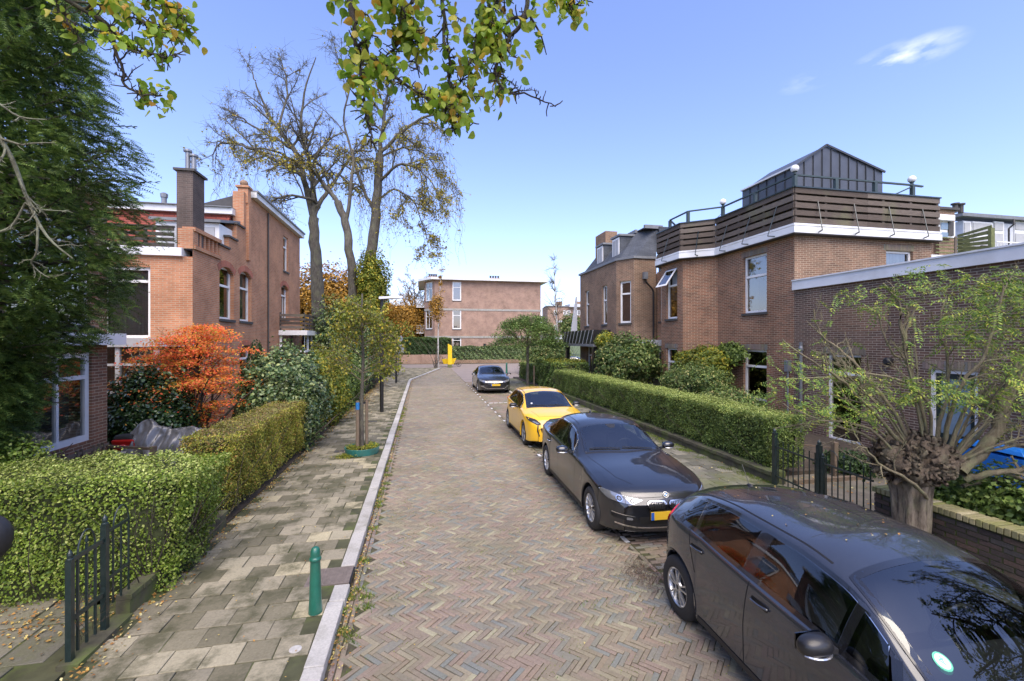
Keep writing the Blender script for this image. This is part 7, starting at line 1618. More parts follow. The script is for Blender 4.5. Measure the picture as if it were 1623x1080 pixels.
def ring_ribbon(bv, P, w, mat, name, root, axis='top', off=.0055):
    P = list(P); ribbon(bv, axis, P+[P[0]], w, off, mat, name, root)
def link_local(mb, name, mat, parent, smooth=False, bevel=0):
    me = mb.mesh(name, mat, (0, 0, 0), smooth); o = bpy.data.objects.new(name, me); COL.objects.link(o); o.parent = parent
    if bevel: b_ = o.modifiers.new('bevel', 'BEVEL'); b_.width = bevel; b_.segments = 2
    return o
def wheel(root, x, y, Rw, side, spokes=5, rimr=.205, style='five', rimmat='silver'):
    w = bpy.data.objects.new('wheel', None); COL.objects.link(w); w.parent = root; w.location = (x, y, Rw)
    tw = .10; pr = [(rimr, -tw), (rimr+.02, -tw-.005), (Rw-.03, -tw+.0), (Rw-.006, -tw+.022), (Rw, -tw+.045), (Rw, tw-.045), (Rw-.006, tw-.022), (Rw-.03, tw), (rimr+.02, tw+.005), (rimr, tw)]
    t = MB().lathe(pr, (0, 0, 0), 40, 'y', cap=False); link_local(t, 'tyre', 'black_rubber', w, True)
    f = side*(tw-.005); b = MB()
    ring_ = [(rimr+.004, f*1.0), (rimr-.008, f*1.03), (rimr-.018, f*.93), (rimr-.028, f*.55), (rimr-.03, -f*.5)]; b.lathe(ring_, (0, 0, 0), 40, 'y', cap=False)
    hub = [(.001, f*.96), (.03, f*.96), (.052, f*.90), (.06, f*.7)]; b.lathe(hub, (0, 0, 0), 20, 'y', cap=False)
    for k in range(spokes):
        a0 = 2*math.pi*k/spokes+.3
        arms = [(-.11, -.20), (.11, .20)] if style == 'double' else [(0, 0)]
        for da, db in arms:
            i0 = (.045*math.cos(a0+da*1.5), .045*math.sin(a0+da*1.5)); i1 = ((rimr-.02)*math.cos(a0+db), (rimr-.02)*math.sin(a0+db)); wd = .012 if style == 'double' else .026; wd2 = wd*1.05 if style == 'double' else .036
            p, q = np.array(i0), np.array(i1); d = (q-p)/np.linalg.norm(q-p); nn = np.array([-d[1], d[0]]); mid = p*.5+q*.5
            def P3(c, yy): return (c[0], yy, c[1])
            for (c0, w0, y0), (c1, w1, y1) in (((p, wd, f*.93), (mid, wd*.95, f*.99)), ((mid, wd*.95, f*.99), (q, wd2, f*.97))):
                b.hexa([P3(c0-nn*w0, y0-side*.03), P3(c1-nn*w1, y1-side*.03), P3(c1+nn*w1, y1-side*.03), P3(c0+nn*w0, y0-side*.03), P3(c0-nn*w0*.7, y0), P3(c1-nn*w1*.7, y1), P3(c1+nn*w1*.7, y1), P3(c0+nn*w0*.7, y0)])
    link_local(b, 'rim', rimmat, w)
    d = MB().lathe([(.001, f*.35), (rimr-.03, f*.35)], (0, 0, 0), 24, 'y', cap=False); d.lathe([(.001, f*.5), (.13, f*.5), (.13, f*.38)], (0, 0, 0), 24, 'y', cap=False); link_local(d, 'brake', 'dark_stone', w)
    c_ = MB().lathe([(.001, f*.985), (.024, f*.98), (.028, f*.95)], (0, 0, 0), 16, 'y', cap=False); link_local(c_, 'hub_cap', 'black_plastic', w)
def mirror(root, x, y, z, side, mat, strip='silver'):
    m_ = bpy.data.objects.new('wing_mirror', None); COL.objects.link(m_); m_.parent = root
    V, F = [], []; n1, n2 = 10, 14; b = MB(); c = np.array([x, y+side*.13, z])
    for j in range(n1+1):
        ph = -math.pi/2+math.pi*j/n1
        for i in range(n2):
            a = 2*math.pi*i/n2; ca, sa = math.cos(a), math.sin(a); sx = .085 if ca > 0 else .045
            V.append((c[0]+sx*np.sign(ca)*abs(ca)**.8*math.cos(ph)**.7, c[1]+.115*math.sin(ph)*1.0, c[2]+.072*np.sign(sa)*abs(sa)**.8*math.cos(ph)**.7))
    F = [(j*n2+i, j*n2+(i+1) % n2, (j+1)*n2+(i+1) % n2, (j+1)*n2+i) for j in range(n1) for i in range(n2)]; b.add(V, F); link_local(b, 'housing', mat, m_, True)
    link_local(MB().bar((x, y-side*.03, z-.05), (x, y+side*.09, z-.03), .05, .035), 'stalk', 'black_plastic', m_)
    link_local(MB().box(x-.055, x-.046, y+side*.13-.09, y+side*.13+.09, z-.05, z+.05), 'mirror_glass', 'car_glass', m_)
    P = [np.array([c[0]+.086*math.cos(t)**.9, c[1]+.10*math.sin(t)*side, c[2]-.038]) for t in np.linspace(-.9, 1.2, 9)]; link_local(MB().tube(P, .008, 6), 'trim_strip', strip, m_)
def cut(body, X, side_polys, top_poly, rear_poly=None):
    """removes the body skin behind the glass"""
    import bmesh
    bm = bmesh.new(); bm.from_mesh(body.data); kill = []
    for f_ in bm.faces:
        c = f_.calc_center_median(); n_ = f_.normal; hit = False
        if top_poly and c.z > .95 and n_.z > .12 and inpoly(c.x, c.y, top_poly): hit = True
        if not hit and abs(c.y) > .40 and abs(n_.y) > .5: hit = any(inpoly(c.x, c.z, P) for P in side_polys)
        if not hit and rear_poly and ((rear_poly[0] == 'rear' and c.x < X(3.0) and n_.x < -.2 and inpoly(c.y, c.z, rear_poly[1])) or (rear_poly[0] == 'top' and c.z > .95 and inpoly(c.x, c.y, rear_poly[1]))): hit = True
        if hit: kill.append(f_)
    bmesh.ops.delete(bm, geom=kill, context='FACES'); bm.to_mesh(body.data); bm.free(); body.data.shade_smooth()
def shrink(P, d):
    P = [np.array(p, float) for p in P]; n = len(P); A = sum(P[i][0]*P[(i+1) % n][1]-P[(i+1) % n][0]*P[i][1] for i in range(n)); sg = 1 if A > 0 else -1; out = []
    for i in range(n):
        a, b_, c = P[i-1], P[i], P[(i+1) % n]; e1 = (b_-a)/(np.linalg.norm(b_-a)+1e-9); e2 = (c-b_)/(np.linalg.norm(c-b_)+1e-9); n1 = np.array([-e1[1], e1[0]])*sg; n2 = np.array([-e2[1], e2[0]])*sg; m_ = n1+n2; m_ /= np.linalg.norm(m_)+1e-9; out.append(tuple(b_+m_*d/max(.45, m_.dot(n1))))
    return out
def cabin(root, S, X, s0, s1, cloth='seat_cloth'):
    """seats, dashboard and steering wheel behind the glass"""
    L = S['L']; sf = s1+.42
    link_local(MB().hexa([(X(s0+.62), -.64, .58), (X(s0-.02), -.64, .58), (X(s0-.02), .64, .58), (X(s0+.62), .64, .58), (X(s0+.52), -.62, .90), (X(s0+.06), -.62, .93), (X(s0+.06), .62, .93), (X(s0+.52), .62, .90)]), 'dashboard', 'dash', root, bevel=.03)
    P = [np.array([X(s0+.72)+.06*math.sin(a), .34+.18*math.cos(a), .88+.17*math.sin(a)]) for a in np.linspace(0, 2*math.pi, 22)]; w = link_local(MB().tube(P, .014, 6, cap=False), 'steering_wheel', 'black_plastic', root, True)
    def seat(y, s_, w_):
        t = link_local(MB().hexa([(X(s_), y-w_, .42), (X(s_-.50), y-w_, .45), (X(s_-.50), y+w_, .45), (X(s_), y+w_, .42), (X(s_), y-w_, .55), (X(s_-.50), y-w_, .60), (X(s_-.50), y+w_, .60), (X(s_), y+w_, .55)]), 'seat', cloth, root, bevel=.04)
        link_local(MB().hexa([(X(s_+.02), y-w_, .50), (X(s_-.12), y-w_, .52), (X(s_-.12), y+w_, .52), (X(s_+.02), y+w_, .50), (X(s_+.22), y-w_*.8, 1.06), (X(s_+.10), y-w_*.8, 1.08), (X(s_+.10), y+w_*.8, 1.08), (X(s_+.22), y+w_*.8, 1.06)]), 'backrest', cloth, t, bevel=.04)
        link_local(MB().box(X(s_+.25), X(s_+.15), y-.12, y+.12, 1.09, 1.25), 'headrest', cloth, t, bevel=.04)
    for y in (-.36, .36): seat(y, sf, .24)
    for y in (-.34, .34): seat(y, sf+.92, .33)
    link_local(MB().box(X(s1+.10)-.02, X(s1+.10)+.02, -.12, .12, 1.27, 1.34), 'inner_mirror', 'black_plastic', root, bevel=.01)
    link_local(MB().box(X(L-.35), X(.9), -.66, .66, .30, .40), 'cabin_floor', 'dash', root)
    link_local(MB().box(X(L-.40), X(sf+1.02), -.60, .60, .40, .93), 'rear_shelf', 'dash', root)
def common(S, root, body, bv, paint, glass_side, handles, spokes, style, rimmat='silver', sides=(-1, 1), trimside=None):
    L = S['L']; X = lambda s: L/2-s
    for side in sides:
        q0, q1 = glass_side[0], glass_side[-1]
        rr_ = [(X(s), z) for s, z in glass_poly(S['f'], q0[0]-.05, q1[1]+.03, q0[2]-.05, q1[3]+.025, .07, .90, 26)]
        ribbon(bv, 'side', rr_+[rr_[0]], .045, .003, 'black_gloss', 'window_surround', root, side=side)
        for qa, qb in zip(glass_side[:-1], glass_side[1:]):
            zb_ = lambda s_, k_: S['f']['zB'](s_)+(S['f']['zR'](s_)-S['f']['zB'](s_))*k_
            decal(bv, 'side', [(X(qa[1]-.03), zb_(qa[1], .09)), (X(qb[0]+.03), zb_(qb[0], .09)), (X(qb[2]+.03), zb_(qb[2], .89)), (X(qa[3]-.03), zb_(qa[3], .89))], .0035, 'black_gloss', 'pillar', root, side=side, rnd=False, step=.04)
        for poly in glass_side: decal(bv, 'side', [(X(s), z) for s, z in glass_poly(S['f'], *poly)], .0045, 'car_glass', 'side_window', root, side=side, rnd=False, step=.04)
        for (s, z) in handles:
            h = decal(bv, 'side', [(X(s)-.10, z-.03), (X(s)+.085, z-.024), (X(s)+.085, z+.02), (X(s)-.10, z+.022)], .0025, 'seam_dark' if paint != 'paint_yellow' else 'paint_yellow', 'handle_recess', root, side=side, step=.03)
            hit = bv.ray_cast(Vector((X(s), side*2, z)), Vector((0, -side, 0)))[0]; y = hit.y if hit else side*.85
            P = [(X(s)-.10, y+side*.004, z-.008), (X(s)-.06, y+side*.03, z), (X(s)+.04, y+side*.032, z+.006), (X(s)+.09, y+side*.006, z+.004)]; link_local(MB().tube(dense(P, 3), .011, 8), 'door_handle', S.get('handlemat', paint), root, True)
        for line in S['seams']: ribbon(bv, 'side', [(X(s), z) for s, z in line], .007, .0022, 'seam_dark', 'door_seam', root, side=side)
        zs = S['zs'][2][1]
        ribbon(bv, 'side', [(X(S['xf']+S['Rw']+.09), zs+.05), (X(S['xr']-S['Rw']-.09), zs+.05)], .055, .006, 'black_plastic', 'sill_trim', root, side=side)
    for xw in (S['xf'], S['xr']):
        for side in (-1, 1): wheel(root, X(xw), side*(S['w'][len(S['w'])//2][1]-.115), S['Rw'], side, spokes, S['rimr'], style, rimmat)
    # dark tub under the shell, wheel housings
    b = MB().box(X(L-.25), X(.25), -.60, .60, .17, .62); link_local(b, 'underbody', 'black_plastic', root)
def place_car(root, xf_world, yf_world, heading):
    root.location = (xf_world, yf_world, 0); root.rotation_euler = (0, 0, heading); ORG[root.name] = np.array([0., 0., 0.])
def new_car(name, label):
    t = thing(name, label, 'car'); return t
def plate_front(bv, root, z, w=.26, h=.055, tilt=0, axis='front', blue=True):
    hit = bv.ray_cast(Vector((4 if axis == 'front' else -4, 0, z)), Vector((-1 if axis == 'front' else 1, 0, 0)))[0]; x = hit.x; s = 1 if axis == 'front' else -1
    p = link_local(MB().box(min(x, x+s*.022), max(x, x+s*.022), -w, w, z-h, z+h), 'number_plate', 'plate_yellow', root)
    e = x+s*.024; link_local(MB().box(min(e-.001, e+.001), max(e-.001, e+.001), (-w if s > 0 else w-.045), (-w+.045 if s > 0 else w), z-h, z+h), 'plate_strip', 'plate_blue', p); return p
def wipers(bv, root, S, pairs):
    X = lambda s: S['L']/2-s
    for (s0, y0, s1, y1) in pairs:
        P = []
        for t in np.linspace(0, 1, 10):
            s, y = s0+(s1-s0)*t, y0+(y1-y0)*t; h = bv.ray_cast(Vector((X(s), y, 3)), Vector((0, 0, -1)))[0]; P.append((h.x, h.y, h.z+.022))
        link_local(MB().tube(P, .009, 5), 'wiper', 'black_plastic', root)
def hatch(kind):
    if kind == 'grey':
        S = dict(L=3.99, xf=.82, xr=3.36, Rw=.315, rimr=.195, bow=.24, bowr=.16, handlemat='paint_grey',
          zC=[(0, .60), (.05, .70), (.15, .80), (.4, .91), (.75, .98), (.87, 1.005), (1.62, 1.39), (2.05, 1.44), (2.6, 1.44), (3.2, 1.385), (3.55, 1.30), (3.68, 1.25), (3.82, 1.06), (3.92, .98), (3.99, .80)],
          zR=[(0, .58), (.05, .67), (.15, .765), (.4, .865), (.75, .93), (.9, .965), (1.62, 1.315), (2.05, 1.375), (2.6, 1.375), (3.2, 1.31), (3.55, 1.215), (3.68, 1.16), (3.82, 1.0), (3.92, .93), (3.99, .76)],
          wR=[(0, .50), (.15, .60), (.4, .66), (.75, .71), (.9, .72), (1.62, .605), (2.6, .605), (3.2, .59), (3.55, .56), (3.68, .555), (3.82, .60), (3.99, .54)],
          zB=[(0, .55), (.05, .62), (.15, .71), (.4, .82), (.75, .885), (.9, .91), (1.8, .95), (2.6, .985), (3.2, 1.03), (3.55, 1.03), (3.68, .99), (3.85, .88), (3.99, .70)],
          w=[(0, .60), (.05, .69), (.15, .77), (.4, .835), (.8, .865), (1.5, .873), (2.0, .875), (2.5, .875), (3.2, .872), (3.6, .84), (3.85, .75), (3.93, .70), (3.99, .62)],
          zs=[(0, .25), (.3, .20), (1.3, .19), (2.7, .19), (3.7, .22), (3.99, .34)])
        S['seams'] = [[(1.12, .90), (1.15, .60), (1.20, .26)], [(2.27, .96), (2.30, .60), (2.30, .26)], [(3.14, 1.02), (3.08, .85), (3.0, .66)], [(1.20, .25), (2.95, .25)]]
        root = new_car('parked_car', 'dark grey hatchback nearest the camera with shiny windscreen and red rear lamp'); paint = 'paint_grey'
        gs = [(1.14, 1.42, 1.24, 1.42), (1.48, 2.26, 1.48, 2.22), (2.38, 3.03, 2.36, 3.10), (3.09, 3.32, 3.14, 3.27)]
        hd = [(2.12, .86), (2.98, .90)]
    else:
        S = dict(L=4.05, xf=.84, xr=3.38, Rw=.325, rimr=.225, bow=.26, bowr=.16, rake=.06,
          zC=[(0, .62), (.05, .74), (.18, .84), (.5, .92), (.95, .985), (1.12, 1.02), (1.88, 1.375), (2.3, 1.43), (2.7, 1.43), (3.2, 1.405), (3.6, 1.34), (3.75, 1.29), (3.88, 1.05), (3.96, .95), (4.05, .80)],
          zR=[(0, .60), (.05, .71), (.18, .80), (.5, .885), (.95, .945), (1.16, .98), (1.88, 1.30), (2.3, 1.365), (2.7, 1.36), (3.2, 1.33), (3.6, 1.25), (3.75, 1.19), (3.88, 1.0), (3.96, .90), (4.05, .75)],
          wR=[(0, .5), (.18, .62), (.5, .67), (.95, .70), (1.16, .72), (1.88, .62), (2.7, .62), (3.2, .60), (3.6, .56), (3.75, .56), (3.88, .60), (4.05, .54)],
          zB=[(0, .57), (.05, .66), (.18, .75), (.5, .84), (.95, .905), (1.16, .93), (2.0, .955), (2.7, .985), (3.2, 1.02), (3.6, 1.03), (3.75, 1.0), (3.9, .88), (4.05, .7)],
          w=[(0, .60), (.05, .70), (.15, .78), (.4, .84), (.8, .868), (1.5, .872), (2.0, .872), (2.5, .872), (3.2, .87), (3.6, .84), (3.88, .75), (3.96, .7), (4.05, .62)],
          zs=[(0, .24), (.3, .19), (1.3, .18), (2.7, .18), (3.7, .22), (4.05, .34)])
        S['seams'] = [[(1.36, .93), (1.40, .60), (1.42, .26)], [(2.36, .96), (2.38, .60), (2.38, .26)], [(3.18, 1.0), (3.12, .85), (3.03, .66)], [(1.42, .25), (2.98, .25)]]
        root = new_car('parked_car', 'bright yellow hatchback parked between the two black cars'); paint = 'paint_yellow'
        gs = [(1.48, 1.74, 1.58, 1.74), (1.80, 2.35, 1.80, 2.31), (2.46, 3.22, 2.44, 3.16)]
        hd = [(2.2, .84), (2.98, .87)]
    body, bv, f = car_shell('body', S, paint, root); L = S['L']; X = lambda s: L/2-s
    S['f'] = f; common(S, root, body, bv, paint, gs, hd, 5 if kind == 'grey' else 5, 'double' if kind == 'grey' else 'five', 'silver' if kind == 'grey' else 'grey_plastic')
    s0, s1 = (.93, 1.60) if kind == 'grey' else (1.18, 1.86); y0, y1 = (.675, .575) if kind == 'grey' else (.675, .59)
    wp = [(X(s0), -y0), (X(s0-.07), 0), (X(s0), y0), (X(s1), y1), (X(s1+.04), 0), (X(s1), -y1)]; ws = decal(bv, 'top', wp, .005, 'windscreen', 'windscreen', root, .06)
    ring_ribbon(bv, shrink(wp, .012), .055, 'black_gloss', 'windscreen_surround', root); rp_ = [(-.52, 1.0), (.52, 1.0), (.46, 1.2), (-.46, 1.2)]; ring_ribbon(bv, shrink(rp_, .01), .05, 'black_gloss', 'rear_surround', root, 'rear', .006)
    cut(body, X, [shrink([(X(s), z) for s, z in glass_poly(f, g_[0]-.05, g_[1]+.05, g_[2]-.05, g_[3]+.05, .06, .92)], .012) for g_ in gs]+[[(X(gs[0][1]-.08), f['zB'](gs[0][1])+.05), (X(gs[-1][0]+.1), f['zB'](gs[-1][0])+.05), (X(gs[-1][0]+.1), f['zR'](gs[-1][0])-.05), (X(gs[0][1]+.12), f['zR'](gs[0][1]+.12)-.07)]], shrink(wp, .03), ('rear', shrink(rp_, .02))); cabin(root, S, X, s0, s1)
    decal(bv, 'top', [(X(s0-.005), -.70), (X(s0-.075), 0), (X(s0-.005), .70), (X(s0-.05), .70), (X(s0-.14), 0), (X(s0-.05), -.70)], .004, 'black_plastic', 'scuttle', root, .06, rnd=False)
    decal(bv, 'rear', [(-.52, 1.0), (.52, 1.0), (.46, 1.2), (-.46, 1.2)], .004, 'car_glass', 'rear_window', root, .06)
    wipers(bv, root, S, [(s0-.02, -.05, s0+.06, -.62), (s0-.03, .52, s0+.02, -.02)])
    for side in (-1, 1):
        decal(bv, 'side', [(X(3.985 if kind == 'grey' else 4.0), .86), (X(3.66), .90), (X(3.60), 1.0), (X(3.72), 1.06), (X(3.93), .98)], .012, 'red_lens', 'tail_lamp', root, side=side)
        mirror(root, X(1.47 if kind == 'grey' else 1.68), side*.865, 1.0, side, 'black_paint' if kind == 'grey' else 'black_paint')
        ribbon(bv, 'top', [(X(1.74), side*.575), (X(2.6), side*.575), (X(3.5), side*.53)], .016, .002, 'seam_dark', 'roof_channel', root)
        ribbon(bv, 'top', [(X(.34), side*.52), (X(.84), side*.63)], .006, .0015, 'seam_dark', 'bonnet_seam', root)
    ribbon(bv, 'top', [(X(.34), -.52), (X(.25), 0), (X(.34), .52)], .006, .0015, 'seam_dark', 'bonnet_seam', root)
    if kind == 'grey':
        for side in (-1, 1):
            decal(bv, 'front', [(side*.45, .62), (side*.74, .66), (side*.78, .74), (side*.48, .72)], .008, 'lamp_lens', 'headlight', root)
            arc = [(X(3.36)+.375*math.cos(a), .315+.375*math.sin(a)) for a in np.linspace(-.25, math.pi+.15, 22)]; ribbon(bv, 'side', arc, .022, .006, paint, 'arch_lip', root, side=side)
        decal(bv, 'front', [(-.42, .36), (.42, .36), (.46, .50), (-.46, .50)], .006, 'black_plastic', 'grille', root); plate_front(bv, root, .44)
        zt = bv.ray_cast(Vector((X(3.35), 0, 3)), Vector((0, 0, -1)))[0].z
        b = MB(); b.tube([(X(3.35), 0, zt), (X(3.47), 0, zt+.20)], .004, 5); link_local(b, 'aerial', 'black_plastic', root)
        link_local(MB().sphere((X(3.34), 0, zt+.005), .03, 10, (1.5, .8, .6)), 'aerial_base', 'black_plastic', root, True)
        # stamped roof swage
        for y in (-.27, .27): ribbon(bv, 'top', [(X(2.25), y*.85), (X(2.6), y), (X(3.45), y)], .008, .003, 'paint_grey', 'roof_swage', root)
        # green sticker inside the lower near corner of the screen
        P = [(X(1.10)+.045*math.cos(a), -.50+.045*math.sin(a)) for a in np.linspace(0, 2*math.pi, 18)[:-1]]; stc = decal(bv, 'top', P, .008, 'sticker_green', 'sticker', root, .02, rnd=False)
        P = [(X(1.10)+.036*math.cos(a), -.50+.036*math.sin(a)) for a in np.linspace(0, 2*math.pi, 18)[:-1]]; decal(bv, 'top', P, .0095, 'panel_pale', 'sticker', root, .02, rnd=False)
        for seg in ([(.02, .004), (-.006, -.016), (-.006, .014)], [(.008, .004), (-.02, .004)]): ribbon(bv, 'top', [(X(1.10)+a, -.50+b_) for a, b_ in seg], .006, .011, 'sticker_green', 'sticker_number', root, step=.01)
        # fallen leaf scraps lying on the roof and bonnet
        rng = np.random.default_rng(3); Ps = []
        for i in range(46):
            s, y = rng.uniform(1.75, 3.5) if rng.random() < .8 else rng.uniform(.4, 1.0), rng.uniform(-.5, .55); h = bv.ray_cast(Vector((X(s), y, 3)), Vector((0, 0, -1)))[0]; Ps.append(h+Vector((0, 0, .006)))
        V, F = leaves(np.array(Ps), np.tile([0, 0, 1.], (len(Ps), 1))+rng.normal(size=(len(Ps), 3))*.2, .022, rng, 1.3, .2)
        me = bpy.data.meshes.new('leaf_scraps'); me.from_pydata(V.tolist(), [], F.tolist()); me.materials.append(M['leaf_fallen']); o = bpy.data.objects.new('leaf_scraps', me); COL.objects.link(o); o.parent = root; o['kind'] = 'stuff'
    else:
        for side in (-1, 1):
            decal(bv, 'front', [(side*.50, .70), (side*.60, .66), (side*.80, .76), (side*.84, .84), (side*.62, .80)], .010, 'black_plastic', 'headlight', root)
            decal(bv, 'front', [(side*.56, .70), (side*.62, .69), (side*.74, .755), (side*.66, .755)], .014, 'lamp_lens', 'headlight_lens', root, .03)
            ribbon(bv, 'front', [(side*.60, .66), (side*.62, .52), (side*.575, .38)], .03, .010, 'black_plastic', 'fang_light', root)
        decal(bv, 'front', [(-.46, .34), (.46, .34), (.55, .60), (-.55, .60)], .006, 'black_plastic', 'grille', root); plate_front(bv, root, .50)
        decal(bv, 'front', [(-.055, .62), (.055, .62), (.055, .70), (0, .73), (-.055, .70)], .012, 'chrome', 'badge', root, .03)
        P = [(X(1.34)+.03*math.cos(a), .50+.03*math.sin(a)) for a in np.linspace(0, 6.28, 10)[:-1]]; decal(bv, 'top', [(p[0], -p[1]) for p in P], .008, 'panel_pale', 'sticker', root, .02, rnd=False)
    return root
def sedan(kind):
    if kind == 'bmw':
        S = dict(L=4.62, xf=.78, xr=3.59, Rw=.325, rimr=.215, bow=.26, bowr=.18, rake=.03, handlemat='chrome',
          zC=[(0, .60), (.04, .70), (.12, .775), (.3, .83), (.8, .91), (1.3, .965), (1.48, 1.0), (2.18, 1.36), (2.55, 1.42), (2.95, 1.43), (3.3, 1.395), (3.9, 1.14), (4.05, 1.10), (4.45, 1.075), (4.56, .98), (4.62, .80)],
          zR=[(0, .58), (.04, .67), (.12, .74), (.3, .795), (.8, .87), (1.3, .925), (1.52, .965), (2.18, 1.285), (2.55, 1.355), (2.95, 1.36), (3.3, 1.315), (3.95, 1.06), (4.1, 1.055), (4.45, 1.045), (4.56, .94), (4.62, .77)],
          wR=[(0, .55), (.12, .62), (.3, .66), (.8, .70), (1.3, .725), (1.52, .73), (2.18, .63), (2.95, .615), (3.3, .60), (3.95, .69), (4.1, .72), (4.45, .66), (4.62, .58)],
          zB=[(0, .56), (.04, .63), (.12, .70), (.3, .755), (.8, .835), (1.3, .895), (1.52, .915), (2.5, .935), (3.3, .965), (3.95, .99), (4.2, 1.0), (4.45, .98), (4.62, .70)],
          w=[(0, .62), (.04, .70), (.12, .76), (.35, .845), (.75, .885), (1.5, .90), (2.0, .903), (2.5, .905), (3.2, .903), (3.8, .885), (4.2, .84), (4.45, .78), (4.62, .66)],
          zs=[(0, .22), (.3, .18), (1.3, .17), (3., .17), (4.2, .21), (4.62, .32)])
        S['seams'] = [[(1.52, .90), (1.55, .60), (1.58, .24)], [(2.58, .93), (2.60, .60), (2.60, .24)], [(3.46, .95), (3.40, .82), (3.24, .62)], [(1.58, .23), (3.18, .23)]]
        root = new_car('parked_car', 'black saloon with twin kidney grille and yellow number plate behind the grey hatchback'); paint = 'paint_black'
        gs = [(1.80, 2.53, 1.92, 2.51), (2.64, 3.32, 2.62, 3.30), (3.38, 3.66, 3.36, 3.55)]
        hd = [(2.40, .80), (3.28, .83)]; s0, s1, y0, y1 = 1.56, 2.17, .685, .60
    else:
        S = dict(L=4.78, xf=.95, xr=3.77, Rw=.335, rimr=.22, bow=.28, bowr=.18, rake=.05, handlemat='chrome',
          zC=[(0, .62), (.05, .72), (.18, .80), (.5, .89), (1.1, .99), (1.3, 1.03), (2.2, 1.39), (2.6, 1.45), (3.0, 1.455), (3.4, 1.42), (4.1, 1.16), (4.3, 1.13), (4.6, 1.10), (4.72, 1.0), (4.78, .82)],
          zR=[(0, .60), (.05, .69), (.18, .765), (.5, .85), (1.1, .945), (1.34, .99), (2.2, 1.31), (2.6, 1.38), (3.0, 1.385), (3.4, 1.34), (4.15, 1.08), (4.3, 1.07), (4.6, 1.06), (4.72, .95), (4.78, .78)],
          wR=[(0, .56), (.18, .64), (.5, .69), (1.1, .73), (1.34, .74), (2.2, .65), (3.0, .635), (3.4, .61), (4.15, .70), (4.6, .67), (4.78, .58)],
          zB=[(0, .57), (.05, .64), (.18, .72), (.5, .81), (1.1, .90), (1.34, .93), (2.5, .95), (3.4, .98), (4.1, 1.0), (4.6, .99), (4.78, .72)],
          w=[(0, .64), (.05, .74), (.15, .80), (.4, .87), (.9, .92), (1.5, .93), (2.0, .93), (2.6, .93), (3.2, .93), (3.9, .91), (4.4, .85), (4.6, .79), (4.78, .66)],
          zs=[(0, .22), (.3, .18), (1.3, .17), (3., .17), (4.3, .21), (4.78, .32)])
        S['seams'] = [[(1.50, .92), (1.53, .6), (1.56, .24)], [(2.58, .94), (2.6, .6), (2.6, .24)], [(3.55, .97), (3.45, .82), (3.35, .66)]]
        root = new_car('parked_car', 'farthest black saloon in the row with chrome lower bumper strip near the street corner'); paint = 'paint_black_far'
        gs = [(1.70, 2.53, 1.85, 2.51), (2.64, 3.4, 2.62, 3.36), (3.46, 3.8, 3.44, 3.66)]
        hd = [(2.4, .82), (3.35, .85)]; s0, s1, y0, y1 = 1.38, 2.16, .70, .615
    body, bv, f = car_shell('body', S, paint, root); L = S['L']; X = lambda s: L/2-s
    S['f'] = f; common(S, root, body, bv, paint, gs, hd, 7 if kind == 'bmw' else 5, 'double' if kind == 'bmw' else 'five')
    wp = [(X(s0), -y0), (X(s0-.08), 0), (X(s0), y0), (X(s1), y1), (X(s1+.04), 0), (X(s1), -y1)]; decal(bv, 'top', wp, .005, 'windscreen', 'windscreen', root, .06)
    ring_ribbon(bv, shrink(wp, .012), .055, 'black_gloss', 'windscreen_surround', root); qs = 3.34 if kind == 'bmw' else 3.5; qe = 3.86 if kind == 'bmw' else 4.05; rp_ = [(X(qs), -.52), (X(qs), .52), (X(qe), .60), (X(qe), -.60)]; ring_ribbon(bv, shrink(rp_, .01), .05, 'black_gloss', 'rear_surround', root)
    cut(body, X, [shrink([(X(s), z) for s, z in glass_poly(f, g_[0]-.05, g_[1]+.05, g_[2]-.05, g_[3]+.05, .06, .92)], .012) for g_ in gs], shrink(wp, .03), ('top', shrink(rp_, .03))); cabin(root, S, X, s0, s1)
    decal(bv, 'top', [(X(s0-.005), -.70), (X(s0-.085), 0), (X(s0-.005), .70), (X(s0-.04), .70), (X(s0-.13), 0), (X(s0-.04), -.70)], .004, 'black_plastic', 'scuttle', root, .06, rnd=False)
    decal(bv, 'top', [(X(3.34 if kind == 'bmw' else 3.5), -.52), (X(3.34 if kind == 'bmw' else 3.5), .52), (X(3.86 if kind == 'bmw' else 4.05), .60), (X(3.86 if kind == 'bmw' else 4.05), -.60)], .005, 'car_glass', 'rear_window', root, .06)
    wipers(bv, root, S, [(s0-.02, -.05, s0+.05, -.60), (s0-.03, .55, s0+.01, .0)])
    for side in (-1, 1):
        mirror(root, X(1.85 if kind == 'bmw' else 1.75), side*(.90 if kind == 'bmw' else .92), .985, side, paint)
        decal(bv, 'rear', [(side*.42, .80), (side*.78, .84), (side*.80, .96), (side*.44, .94)], .01, 'red_lens', 'tail_lamp', root)
        ribbon(bv, 'top', [(X(.30), side*.40), (X(.55), side*.55), (X(1.45), side*.69)], .006, .0015, 'seam_dark', 'bonnet_seam', root)
        ribbon(bv, 'top', [(X(2.3), side*.56), (X(3.25), side*.54)], .012, .002, 'seam_dark', 'roof_channel', root)
        ribbon(bv, 'side', [(X(s_), f['zB'](s_)+.05*(f['zR'](s_)-f['zB'](s_))) for s_ in np.linspace(gs[0][0]-.05, gs[-1][1]+.02, 12)], .014, .004, 'chrome', 'window_trim', root, side=side)
